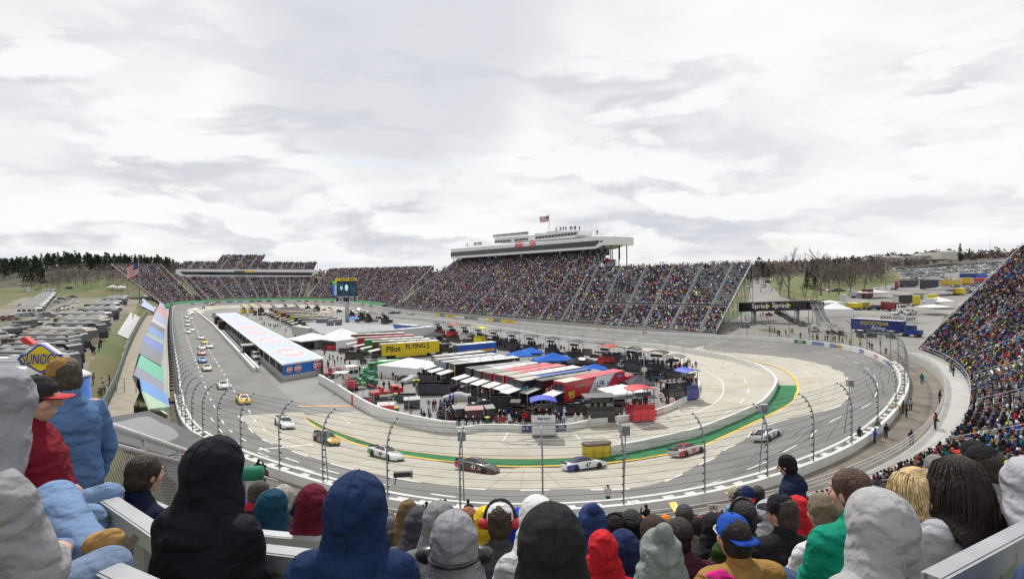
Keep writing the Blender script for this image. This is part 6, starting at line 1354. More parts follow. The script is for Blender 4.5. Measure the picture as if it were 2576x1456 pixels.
for i,(z,a,rz,w,d,h,b_,t_,l) in enumerate(CT): g=G(*z(*a),0); cart(l+(' near the curved infield wall' if z is z4 and a[1]>900 else ' in the open paddock' if z in (z4,zC) else ' behind the low pit wall'),g,rz,w,d,h,b_,t_,.35 if 'lid' in l else 0)
def fill(z,x0,x1,y0,y1,n,lab,slope=0.):
    for i in range(n):
        x=R.uniform(x0,x1);y=R.uniform(y0,y1)+slope*(x-x0); g=G(*z(x,y),0); c=R.choice([BLK,BLK,(.02,.02,.04),(.05,.02,.02),(.06,.06,.07)]); cart(lab,g,R.uniform(-.8,.4),R.uniform(1.4,3),R.uniform(.8,1.4),R.uniform(.9,1.7),c,R.choice([(.04,.04,.045),(.12,.12,.13),(.3,.3,.3),(.05,.02,.02),(.03,.05,.12)]),R.choice([0,0,.3]))
fill(zS,420,1250,420,560,24,'dark tool cart among the crew stands left of the blue tents',.10); fill(zE,700,1400,430,620,14,'dark tool cart behind the black and blue tents',.08); fill(zE,1500,1950,560,760,18,'dark tool cart inside the crowded corner of the paddock'); fill(zE,620,1000,1000,1130,10,'black tool cart between the pit wall and the red trailer'); fill(zE,1400,1500,560,700,4,'dark tool cart behind the red tractor')
fill(z8,450,900,300,380,8,'dark tool cart in the far paddock behind the garage'); fill(z8,1700,2500,230,340,12,'dark tool cart along the far pit road'); fill(z8,1300,1700,200,300,9,'dark crate beside the far tents');  fill(zS,500,1300,1230,1420,7,'black tool cart under the trailer awnings')
fill(zE,0,330,1040,1180,7,'black tool cart behind the crew at the low pit wall'); fill(z5,80,600,880,1080,8,'black tool cart close behind the corner of the infield wall'); fill(zC,1020,1240,560,690,10,'dark tool cart beyond the yellow trailer'); fill(zE,700,1500,470,640,18,'dark tool cart packed between tents and crew stands'); fill(zS,300,1300,440,600,16,'dark tool cart packed along pit road',.1); fill(z8,1880,2540,350,460,12,'dark crate around the pale blue tent'); fill(zS,1050,1900,560,760,10,'dark tool cart between the blue tents and crew stands',.08); fill(zS,2000,2500,720,900,8,'dark tool cart beside the black tent',.1)
fill(zE,1100,1250,1000,1150,3,'black tool cart beside the red crew stand')
# ---------------------------------------------------------------- covered cars, service vehicles
def face(z,a,b_): p,q=G(*z(*a),0),G(*z(*b_),0); d=(q-p)[:2]; return tuple((p+q)/2),math.atan2(-d[0],d[1])
for z,a,b_,c,l,bd in ((z4,(1080,470),(850,520),(.34,.34,.35),'light grey covered race car beside the green truck',None),(z4,(1200,540),(960,590),(.06,.06,.065),'dark covered race car between the two pale ones',None),(z4,(1240,590),(990,640),(.42,.42,.43),'pale grey covered race car nearest the green bins',None),(z5,(640,600),(60,610),(.40,.40,.44),'silver covered race car with a yellow hem',(.5,.5,.03)),(z5,(1120,760),(690,790),(.02,.02,.024),'black covered race car marked with a white number',None),(zS,(440,1360),(30,1370),(.035,.02,.028),'dark maroon covered race car under the awnings',None)):
    p,rz=face(z,a,b_); o=covered_car(l,p,rz,c,bd)
    if 'number' in l: b=MB(); b.text('10',(-1.03,.1,.62),(0,-1,0),(0,0,1),.5,0,.02); b.box((0,1.6,.98),(.9,.5,.02)); b.box((0,-.2,1.40),(.9,.5,.02)); b.obj('cover_print',[paint((.6,.6,.6))],o)
def truck(label,z,a,b_,L,cabc,boxc,kind,w=2.4,h=3.0):
    p,rz=face(z,a,b_); r=thing('service_truck',label,'truck',p,rz); y0=-L/2
    b=MB(); b.box((0,L*.30,1.75 if h>2.4 else 1.35),(w*.92,L*.22,h*.55),0,0,(.92,.8)); b.box((0,L*.44,1.15),(w*.85,L*.2,.9),0,0,(.9,.8)); c=b.obj('cab',[paint(cabc)],r); b=MB(); b.box((0,L*.395,h*.72),(w*.75,.08,h*.2)); 
    for s in (-1,1): b.box((s*w*.45,L*.30,h*.70),(.06,L*.13,h*.18))
    b.obj('cab_window',[GLASS],c); b=MB(); b.box((0,0,.75),(w*.5,L*.95,.3)); b.obj('chassis',[paint(BK)],r)
    b=MB()
    if kind=='tank':
        b.lathe([(.3,y0),(w*.46,y0+.2),(w*.5,y0+.8),(w*.5,L*.12),(w*.44,L*.18),(.3,L*.19)],(0,0,1.75),18,0,'y'); t=b.obj('drum',[paint(boxc)],r); b=MB()
        for i in range(6):
            for j in range(3): b.box((-w*.5-.01,L*.02-i*.3,1.35+j*.3),(.03,.3,.3),0,(i+j)%2)
        b.obj('checker_print',[paint((.65,.65,.65)),paint(BK)],t); b=MB(); b.box((-w*.5-.01,-L*.3,2.0),(.03,1.4,.3)); b.box((-w*.5-.01,-L*.3,1.5),(.03,1.6,.3)); b.obj('name_stripe',[paint((.55,.6,.55))],t)
    elif kind=='box': b.box((0,-L*.13,1.75),(w,L*.62,2.5)); t=b.obj('box_body',[paint(boxc)],r); b=MB(); b.box((0,y0+.12,3.05),(w*.9,.05,.18)); b.obj('warning_light',[paint((.6,.15,.03))],t); b=MB(); [b.box((s*w*.22,y0+.1,2.1),(w*.34,.05,.7)) for s in (-1,1)]; b.obj('rear_window',[GLASS],t)
    else:
        b.box((0,-L*.18,1.0),(w,L*.5,.5)); b.box((0,-L*.1,1.5),(w*.8,.4,.9)); b.tube([(0,-L*.1,1.6),(0,-L*.5,2.6)],.12,6); t=b.obj('bed',[paint(boxc)],r); b=MB(); b.box((0,L*.28,h*.86+.1),(w*.75,.4,.14)); b.obj('light_bar',[paint((.7,.25,.03))],r)
    for x in (-1,1):
        for y in (-L*.28,L*.36): wheel(r,x*(w/2-.15),y,.46,.28)
    return r
truck('bright green tank truck with a checkered flag print',z4,(850,455),(420,490),8.2,(.02,.22,.04),(.02,.26,.05),'tank',2.5,3.1)
truck('white ambulance with two dark rear windows',z4,(200,640),(20,520),6.2,(.62,.63,.65),(.66,.67,.70),'box',2.3)
truck('red wrecker truck at the start of the curved infield wall',z4,(40,680),(170,790),5.5,(.35,.02,.03),(.4,.03,.04),'bed',2.1,2.0); truck('dark red wrecker in front of the ambulance',zC,(155,940),(245,900),5.2,(.3,.02,.03),(.35,.03,.04),'bed',2.1,2.0)
for a,b_,l in (((280,540),(500,600),'green track service truck behind the others'),((300,640),(460,690),'green track service truck with an orange light bar'),((240,730),(380,720),'green track service truck nearest the wall')): truck(l,z4,a,b_,5.4,(.02,.14,.06),(.03,.2,.08),'bed',2.0,2.0)
truck('long red flatbed with a red upright end',z4,(540,880),(790,850),6.0,(.42,.02,.03),(.42,.02,.03),'bed',2.2,2.2)
# tractor
def tractor():
    p,rz=face(z1,(1920,1370),(1610,1385)); p=(p[0],p[1],0); r=thing('tractor','blue farm tractor with white rims parked against the garage end','tractor',p,rz); Bl=(.02,.06,.30)
    b=MB(); b.box((0,1.3,1.25),(.8,1.9,.75),0,0,(.85,.95)); b.box((0,.2,.9),(.7,3,.4)); b.obj('bonnet',[paint(Bl)],r); b=MB(); b.box((0,-.45,1.95),(1.5,1.4,1.2),0,0,(.9,.85)); c=b.obj('cab',[GLASS],r); b=MB(); b.box((0,-.45,2.65),(1.6,1.6,.2)); b.obj('cab_roof',[paint((.45,.5,.6))],c)
    b=MB(); [b.tube([(s*.8*k,-.45+y,1.3),(s*.68*k,-.45+y*.85,2.6)],.05,5) for s in (-1,1) for y in (-.7,.7) for k in (1,)]; b.obj('cab_post',[paint(BK)],c)
    for x in (-1,1): wheel(r,x*.95,-.8,.85,.5,mat('rim_white',(.7,.7,.66))); wheel(r,x*.85,1.6,.55,.35,mat('rim_white',(.7,.7,.66)))
    b=MB(); [b.box((s*.95,-.8,1.75),(.5,1.3,.1)) for s in (-1,1)]; b.obj('mudguard',[paint(Bl)],r); b=MB(); b.box((0,3.2,.6),(1.9,1.2,.8)); b.obj('front_sweeper',[paint((.05,.05,.05))],r); b=MB(); b.box((0,-2.4,.7),(1.2,1.6,.7)); b.tube([(0,-1.4,.8),(0,-2,.8)],.1,6); b.obj('blower',[paint((.5,.08,.02))],r)
tractor()
# utility vehicles in a row beside the garage
SUV=civcar('suv'); tag(SUV,'white utility vehicle first in the row beside the garage','car','black utility vehicles beside the garage')
P,Lg,wd,un,nn_=GAR; q0=G(*z1(830,1080),0); q1=G(*z1(20,270),0); dd=(q0-q1)[:2]/np.linalg.norm((q0-q1)[:2]); SUV.location=tuple(q0); rzS=math.atan2(-dd[0],dd[1]); SUV.rotation_euler.z=rzS
for o in SUV.children_recursive:
    if o.color[0]<1: o.color=(.68,.68,.68,1)
n_=int(np.linalg.norm((q0-q1)[:2])/5.9)
for i in range(1,n_+1):
    q=q0+(q1-q0)*i/n_; dup(SUV,tuple(q),rzS+R.uniform(-.03,.03),'glossy black utility vehicle parked in line between pit wall and garage','black utility vehicles beside the garage',(.015,.015,.018) if i!=n_-3 else (.5,.55,.45))
# camera tower and lamp masts
g=G(*zC(270,1035),0); t=thing('camera_tower','white scaffold camera tower behind the start of the curved wall','tower',tuple(g)); b=MB(); hh=V(*zC(270,880),g[1])[2]
for x in (-.9,.9):
    for y in (-.9,.9): b.tube([(x,y,0),(x*.9,y*.9,hh)],.07,5)
for z_ in np.linspace(.5,hh,6):
    for a,c in (((-.9,-.9),(.9,-.9)),((.9,-.9),(.9,.9)),((-.9,-.9),(-.9,.9))): b.tube([(*a,z_),(*c,z_)],.04,4)
b.obj('scaffold',[WALLP],t); b=MB(); b.box((0,0,hh),(2.6,2.6,.12)); 
for s in (-1.3,1.3): b.box((s,0,hh+.95),(.05,2.6,.08)); b.box((0,s,hh+.95),(2.6,.05,.08)); b.box((s,0,hh+.5),(.05,2.6,.06)); b.box((0,s,hh+.5),(2.6,.05,.06))
b.obj('platform',[WALLP],t)
for z,a,h,l in ((zE,(1577,1190),5.,'thin tall mast beside the red crew stand'),):
    g=G(*z(*a),0); g[1]+=2; pt_=V(*z(1575,530),g[1])[2]; pole('mast',l,(g[0],g[1],0),pt_,.08,'mast')
b=MB()
for i in np.linspace(2,kx-2,11).astype(int): p=PWAL[i]; b.tube([(p[0],p[1]+.5,0),(p[0],p[1]+.5,4.2)],.045,5)
for h in (2.3,3.0,3.7,4.15): b.tube([(PWAL[i][0],PWAL[i][1]+.5,h) for i in range(2,kx-1)],.015,3,0,False)
r=thing('wire_fence','thin wire fence on posts along the curved infield wall','fence',(PWAL[kx//2][0],PWAL[kx//2][1],0)); child(b,'posts_and_wire',[STEEL],r)
# bins and cones
for z,a,l in ((z4,(845,910),'behind the red flatbed'),(z4,(860,1150),'next to the bright red tool cart'),(z4,(1145,680),'left of the pair near the covered cars'),(z4,(1210,675),'right of the pair near the covered cars'),(z5,(1000,1130),'among the crew at the low wall')):
    g=G(*z(*a),0); t=thing('waste_bin','green bin with a yellow lid '+l,'bin',tuple(g)); b=MB(); b.lathe([(.30,0),(.42,1.05)],n=12); b.obj('drum',[paint((.015,.10,.06))],t); b=MB(); b.lathe([(.46,1.05),(.46,1.18),(.2,1.25)],n=12); b.obj('lid',[paint((.65,.42,.03))],t)
for z,a in ((z1,(1350,1350)),(z1,(1815,1395)),(z1,(1195,1250)),(z1,(1040,1170)),(z1,(2135,1385)),(z1,(1390,640)),(z1,(1370,600)),(zC,(195,885))):
    g=G(*z(*a),0); t=thing('traffic_cone','orange traffic cone on the paving near the garage','cone',tuple(g),0,'orange cones around the garage'); b=MB(); b.lathe([(.16,.04),(.03,.75),(.02,.78)],n=10); b.box((0,0,.02),(.42,.42,.04)); b.obj('cone',[paint((.7,.14,.03))],t)
# ---------------------------------------------------------------- crews and visitors in the infield
GRP='people in the infield'
TR=dict(jeans=(.05,.09,.18),dark=(.02,.02,.025),khaki=(.22,.18,.11))
def pp(z,a,lab,key,jac,tro,head,hc,rz=None,z0=0.,sc=1.02,grp=GRP,th=None):
    g=G(*z(*a),z0); rz=R.uniform(0,6.28) if rz is None else rz; return person(lab,tuple(g),rz,key,jac,tro,head,hc,grp,sc)
WS_=(.66,.62,.55)
crew=[(zE,(1127,1190),'cross'),(zE,(875,1215),'stand'),(zE,(812,1215),'stand'),(zE,(962,1245),'hands'),(zE,(1020,1190),'sit'),(zE,(1285,1155),'lean'),(zE,(1352,1140),'lean'),(zE,(1402,1120),'cross'),(zE,(1432,1120),'stand'),(zE,(1575,1100),'sit'),(zE,(1632,1080),'stand'),(zE,(1668,1065),'hands'),(zE,(1690,1050),'stand'),(zE,(1752,1020),'stand'),(zE,(1805,1000),'hands'),(zE,(1722,1060),'lean'),(zE,(1915,1060),'stand'),(zE,(2122,942),'stand'),(zE,(765,1225),'sit')]
for z,a,k in crew: pp(z,a,'crew member in a cream fire suit and white helmet at the pit wall',k,WS_,WS_,'helmet',(.7,.7,.68),rz=3.14+R.uniform(-.7,.7))
for z,a,k,j,t_ in ((zE,(120,1245),'stand',(.6,.6,.62),(.04,.07,.25)),(zE,(385,1240),'stand',(.6,.6,.62),(.04,.07,.25)),(zE,(190,1245),'lean',(.3,.25,.4),(.04,.07,.25)),(zE,(690,1220),'hands',(.5,.5,.55),(.03,.05,.2)),(zE,(640,1215),'stand',(.05,.05,.06),(.03,.05,.2))): pp(z,a,'crew member in white and blue fire suit by the blue banner',k,j,t_,'helmet',(.72,.72,.72),rz=3.14+R.uniform(-.5,.5))
pp(zE,(42,1240),'crew member in an all red fire suit and white helmet','stand',(.55,.02,.03),(.55,.02,.03),'helmet',(.7,.7,.7),rz=3.2)
def crowdline(z,pts,lab,rz=None):
    for a in pts:
        nm,c=R.choice([CNAME[i] for i in (0,0,0,1,2,3,6,15,10,5,13,14,2,0)]); tn,tc=R.choice(TROU); hd=R.choice(['cap','hair','cap','hood']); hn=R.choice(['black','brown','maroon','white','navy']); 
        pp(z,a,f'person in {nm} jacket with {hn} {hd} {lab}',R.choice(['stand','stand','cross','hands','hip']),c,tc,hd,CD[hn],rz)
crowdline(z5,[(20,830),(90,830),(135,820),(185,800),(265,790),(340,860),(300,1170),(400,1170),(560,1180),(715,1185),(810,1190),(920,1170),(1080,1165),(1195,1160),(1240,1170),(130,1120),(0,1090)],'behind the curved infield wall')
crowdline(z5,[(215,665),(285,650),(1300,870),(1760,930),(1800,940),(740,440),(1250,1000),(1280,985)],'among the covered cars')
crowdline(z4,[(260,480),(335,470),(610,580),(800,580),(840,620),(880,620),(955,765),(1185,800),(1220,830),(460,505),(415,500),(650,740),(740,735),(1380,1060),(1380,1140),(1490,1060),(1570,1050),(1640,1050),(1100,1140),(1270,1230),(1310,1270),(1400,1280),(1570,1300),(1450,1080)],'on the open paving of the paddock')
for q in range(46): x=R.uniform(0,330); crowdline(z5,[(x,860+x*.5+R.uniform(0,160))],'behind the curved infield wall')
for q in range(40): x=R.uniform(0,700); crowdline(zE,[(x,1140+R.uniform(0,70)-x*.01)],'behind the low pit wall')
for q in range(60): x=R.uniform(1500,2100); crowdline(zE,[(x,560+R.uniform(0,320))],'in the crowded corner of the paddock')
for q in range(60): x=R.uniform(0,1700); crowdline(zS,[(x,320+x*.17+R.uniform(0,130))],'among the crew stands along pit road')
for q in range(50): crowdline(z8,[(R.uniform(1300,2540),R.uniform(220,360))],'in the far paddock near the screen mast')
crowdline(zC,[(128,730),(172,780),(200,780),(240,790),(268,800),(300,815),(415,800),(425,890),(215,830),(340,840)],'on the paddock road beside the garage')
crowdline(z1,[(890,1260),(2145,1000),(2160,960),(1790,860),(1400,570),(1240,480),(1200,480),(1170,500),(1100,470),(1060,440),(990,430),(960,440),(670,270),(650,260),(780,270),(830,290),(900,330),(930,330),(780,230),(1290,480),(2200,1230),(2220,1260)],'on the paddock road behind the garage')
crowdline(zE,[(660,440),(695,450),(940,480),(990,490),(1020,490),(1275,500),(1290,510),(470,420),(440,420),(1220,520),(1540,520),(1290,690),(1700,700),(1830,720),(1780,690),(1920,700),(1600,620),(1990,700),(2090,800),(1980,920),(1960,930)],'among the crew stands at the right end of the paddock')
crowdline(zS,[(300,400),(340,430),(620,470),(680,480),(740,480),(880,540),(910,520),(1150,560),(1300,560),(1500,580),(1850,650),(1890,640),(2190,690),(2235,700),(1350,600)],'among the crew stands along pit road')
crowdline(z8,[(1500+i*38,200+R.uniform(0,60)+i*6) for i in range(18)]+[(2020+i*40,300+R.uniform(0,60)) for i in range(12)],'in the far paddock near the screen mast')
for rootp,g,w,rz in PS:   # crews sitting on the stands
    for x in (-.9,.0,.9):
        if R.random()<.75:
            c,s=math.cos(rz),math.sin(rz); nm,cc=R.choice([CNAME[i] for i in (0,0,1,6,2,5)]); person(f'crew member in {nm} jacket seated on the '+' '.join(rootp['label'].split(' crew stand')[0].split()[-6:])+' crew stand',(g[0]+c*x-s*.15,g[1]+s*x+c*.15,3.2),rz+3.14,'sit',cc,(.02,.02,.025),R.choice(['cap','hair']),(.02,.02,.02),'crews on the stands')
for i,q in enumerate(ROOFP):
    nm,c=R.choice([CNAME[k] for k in (0,0,1,2,7)]); person(f'person in {nm} clothes on the '+('left roof' if q[0]<-25 else 'middle roof' if i<30 else 'top roof')+' of the press box',tuple(q),R.uniform(2.4,4),'stand',c,(.02,.02,.025),'hair',(.03,.02,.02),'people on the press box roof',1.25)
for px,z0 in ((1531,4.2),(0,0)):
    if px: g=G(*zN(1670,1040),3.75); person('photographer in olive jacket and white vest shooting at the barrier',tuple(g),.1,'hands',(.45,.5,.46),(.02,.02,.025),'hair',(.05,.03,.02),None,1.0)
# ---------------------------------------------------------------- back straight side
b=MB(); kk=np.arange(k_l-30,kA+6); 
def strip(d0,z0,d1,z1): 
    b=MB(); V_=np.stack([WO(kk,d0,z0),WO(kk,d1,z1)],1).reshape(-1,3); b.add(V_,[(2*i,2*i+1,2*i+3,2*i+2) for i in range(len(kk)-1)]); return b
struct(strip(.36,-.55,2.0,-.55).obj('dirt_channel_ground',[mat('dirt_brown',(.16,.13,.08),.95,0,.3,.5,bump=.4,bs=5.)]))
struct(strip(2.0,-.1,3.5,-.1).obj('concrete_strip_pavement',[CONCW]))
b=MB(); sweep(b,kk,[(2.0,-.6),(2.0,.15),(2.15,.15),(2.15,-.6)]); r=thing('kerb_wall','low green edged concrete kerb beside the dirt channel on the back straight','wall',tuple(WO(kk[len(kk)//2],2,-1))); child(b,'concrete_wall',[mat('kerb_paint',(.45,.48,.45),.7)],r)
s=WS[k_l]; i=0
while s<WS[kA]-6:
    k=int(np.searchsorted(WS,s)); p=WO(k,1.55,-.5); t=thing('channel_tyre','old black tyre lying in the dirt channel along the back straight','tyre',tuple(p),R.uniform(0,3),'old tyres in the dirt channel'); b=MB(); b.lathe([(.16,0),(.33,.03),(.36,.12),(.33,.22),(.16,.25)],n=12); b.obj('rubber',[TYRE],t); s+=4.2
# advertising covers over the old seats
TP_=[((435,115),(532,180),(425,160),(525,230),(.38,.42,.62),'pale blue and white, farthest of the long column',''),((425,160),(525,230),(380,235),(512,325),(.56,.34,.34),'faded red',''),((380,235),(512,325),(345,325),(500,400),(.40,.44,.60),'pale blue with yellow patches','Y'),((345,325),(500,400),(330,355),(492,450),(.55,.56,.60),'whitish with grey letters',''),((330,355),(492,450),(305,410),(485,515),(.30,.31,.34),'plain mid grey',''),((305,410),(485,515),(285,480),(478,575),(.22,.34,.64),'bright blue with a red oval','O'),((285,480),(478,575),(250,520),(468,640),(.36,.44,.42),'grey green with white blocks','W'),((250,520),(468,640),(222,600),(460,750),(.22,.27,.56),'violet blue with white and yellow squares','S'),((222,600),(460,750),(155,735),(435,895),(.25,.27,.31),'dark grey with white letters running up it','ADVANCE'),((195,765),(475,935),(150,900),(465,1105),(.18,.50,.36),'mint green with white letters','O Reilly'),((150,900),(465,1105),(105,1015),(470,1235),(.28,.29,.36),'lavender grey with a red oval edge','ADVANCE'),((190,1050),(500,1240),(215,1210),(540,1395),(.17,.34,.66),'blue with a big red and white oval','STP'),((215,1210),(540,1395),(300,1425),(500,1450),(.40,.55,.42),'pale green with a red border','')]
ZL,ZR=7.2,2.7
for tl,tr,bl,br,c,l,w in TP_:
    A,B,C_,D=G(*z2(*tl),ZL),G(*z2(*tr),ZR),G(*z2(*br),ZR),G(*z2(*bl),ZL); m=(A+B+C_+D)/4; t=thing('seat_cover_banner','advertising cover over old seats, '+l,'banner',tuple(m)); b=MB(); b.slab(A+[0,0,0],B,C_,D,.25); child(b,'cover_sheet',[paint(c,.6,0)],t)
    u=(B-A)/np.linalg.norm(B-A); v=(A-D)/np.linalg.norm(A-D); n=np.cross(u,v); n=n if n[2]>0 else -n; o=m+n*.06; wd,ht=np.linalg.norm(B-A),np.linalg.norm(A-D); b=MB()
    if w in ('STP','O'): b.disc(o,u,v,wd*.40,ht*.40,0); b.disc(o+n*.02,u,v,wd*.36,ht*.33,1); 
    if w=='STP': b.text('STP',o+n*.04,u,v,3,0,.04,w=wd*.55)
    if w in ('ADVANCE','O Reilly'): b.text(w,o-v*0+u*wd*-.02,u,v,2.2,0,.03,w=wd*.5); b.text('AUTO PARTS',o-v*ht*.28,u,v,1.0,0,.02,w=wd*.35)
    if w=='S':
        for f,m_ in ((-.3,0),(.02,2),(.3,2)): b.add([o+u*wd*(f+a)+v*ht*q for a,q in ((-.09,-.3),(.09,-.3),(.09,.3),(-.09,.3))],[(0,1,2,3)],m_)
    if w in 'YW' and w:
        for f in (-.22,.02,.25): b.add([o+u*wd*(f+a)+v*ht*q for a,q in ((-.08,-.25),(.08,-.25),(.08,.25),(-.08,.25))],[(0,1,2,3)],2 if w=='Y' else 0)
    if not w:
        for q in (-.2,.12): b.add([o+u*wd*a+v*ht*(q+e) for a,e in ((-.36,-.07),(.30,-.07),(.30,.07),(-.36,.07))],[(0,1,2,3)],3)
    if b.v: child(b,'print',[paint((.70,.70,.72),.6,0),paint((.55,.10,.12),.6,0),paint((.62,.56,.22),.6,0),paint(tuple(min(.75,x*1.35) for x in c),.6,0)],t)
for tl,tr,br,bl,l in (((280,10),(432,95),(405,150),(235,45),'far upper'),((240,55),(402,155),(385,200),(215,100),'middle upper'),((250,105),(385,200),(360,245),(200,165),'near upper')):
    Q=[G(*z2(*tl),9.0),G(*z2(*tr),5.2),G(*z2(*br),5.2),G(*z2(*bl),9.0)]; t=thing('seat_cover_banner',l+' pale blue advertising cover of the separate group by the flagpole','banner',tuple(sum(Q)/4)); b=MB(); b.slab(*Q,.3); child(b,'cover_sheet',[paint((.36,.42,.62),.6,0)],t)
    b=MB(); f=lambda u,v: (Q[0]*(1-u)+Q[1]*u)*(1-v)+(Q[3]*(1-u)+Q[2]*u)*v+[0,0,.12]; b.add([f(*p) for p in ((.25,.2),(.75,.2),(.75,.75),(.25,.75))],[(0,1,2,3)]); child(b,'print',[paint((.58,.60,.66),.6,0)],t)
# deck behind the covers, green mesh fence, pale tarpaulin on the grass
fl=[zA(1245,690),zA(1180,800),zA(1105,960),zA(1050,1110),zA(990,1300),zA(900,1500),zA(820,1700)]
FL_=catmull(np.array([G(*p,7.25) for p in fl]),6,False)
wl=[zA(1130,1460),zA(1180,1340),zA(1120,1210),zA(1180,1000),zA(1230,860),zA(1290,740),zA(1310,690)]
struct(sheet('deck_walkway',np.vstack([FL_,np.array([G(*p,7.25) for p in [zA(1150,1700)]+wl])])[:,:2],WOODG,z=7.25))
b=MB(); P=FL_; b.add(np.vstack([P,P+[0,0,1.9]]),[(i,i+1,len(P)+i+1,len(P)+i) for i in range(len(P)-1)]); r=thing('mesh_fence','green mesh fence on posts between the grass bank and the deck','fence',tuple(P[len(P)//2])); child(b,'green_mesh',[meshmat('wire_green',.62,(.05,.10,.085))],r)
for p in resample(P,step=4): b=MB(); b.tube([p-[0,0,.3],p+[0,0,2.0]],.05,5); child(b,'post',[STEEL],r)
b=MB(); b.tube(P+[0,0,1.9],.035,4,0,False); b.tube(P+[0,0,.1],.03,4,0,False); child(b,'top_rail',[STEEL],r)
g0=G(*zA(985,1225),9.0);g1=G(*zA(1150,1225),9.0); b=MB()
for f in (0,.4,1): p=g0+(g1-g0)*f; b.tube([p-[0,0,1.9],p],.05,5)
for h in (0,-1.8): b.tube([g0+[0,0,h],g1+[0,0,h]],.04,5)
r=thing('wire_gate','wire gate across the deck behind the advertising covers','gate',tuple(g0)); child(b,'gate_frame',[STEEL],r)
Q=[hitg(*zA(*p),.15) for p in ((1105,668),(1190,702),(1085,895),(990,850))]; t=thing('ground_tarpaulin','large pale tarpaulin spread on the grass bank','tarpaulin',tuple(sum(Q)/4)); b=MB(); b.slab(*Q,.08); child(b,'sheet',[paint((.40,.41,.41),.7,0)],t)
b=MB(); f=lambda u,v: (Q[0]*(1-u)+Q[1]*u)*(1-v)+(Q[3]*(1-u)+Q[2]*u)*v+[0,0,.05]
for v in (.15,.32,.5,.68,.85): b.add([f(*p) for p in ((.1,v-.05),(.9,v-.05),(.9,v+.05),(.1,v+.05))],[(0,1,2,3)],R.randint(0,1))
child(b,'faded_print',[paint((.46,.46,.46),.7,0),paint((.46,.44,.32),.7,0)],t)
# flat roofed kiosk with a puddle
def kiosk():
    H=8.3; pts=[zI(600,465),zI(925,412),zI(1310,600),zI(1180,655),zI(1040,690),zI(690,592)]; P=[G(*p,H) for p in pts]; r=thing('kiosk_building','low flat roofed building with a rain puddle on its dark roof','building',(P[3][0],P[3][1],tz1(P[3][0],P[3][1])))
    b=MB(); c=np.mean(P,0); xy=[tuple(p[:2]) for p in P]; b.prism(xy,H-.45,H); rf=child(b,'roof',[mat('roof_felt',(.09,.09,.095),.85,0,.2,.5,bump=.3,bs=10.)],r)
    b=MB(); b.prism([tuple((np.array(p)-c[:2])*1.012+c[:2]) for p in xy],H-.40,H-.12); o=child(b,'fascia',[paint((.6,.6,.6))],r)
    b=MB(); b.prism([tuple((np.array(p)-c[:2])*1.016+c[:2]) for p in xy],H-.32,H-.2); child(b,'red_stripe',[paint((.45,.02,.04))],r)
    b=MB(); b.prism([tuple((np.array(p)-c[:2])*.94+c[:2]) for p in xy],2.5,H-.45); child(b,'wall',[paint((.55,.55,.56),.6,0)],r)
    pu=[zI(670,490),zI(760,478),zI(850,455),zI(925,452),zI(1000,490),zI(1060,515),zI(1105,560),zI(1080,590),zI(990,615),zI(900,608),zI(840,585),zI(740,555),zI(660,520)]; Q=catmull(np.array([G(*p,H) for p in pu]),5); b=MB(); b.prism([tuple(p[:2]) for p in Q],H-.02,H+.012); o=child(b,'puddle',[mat('puddle_water',(.10,.11,.12),.04,0,.05,1.,spec=.8)],r); o.parent=rf; o.location=(0,0,0)
kiosk()
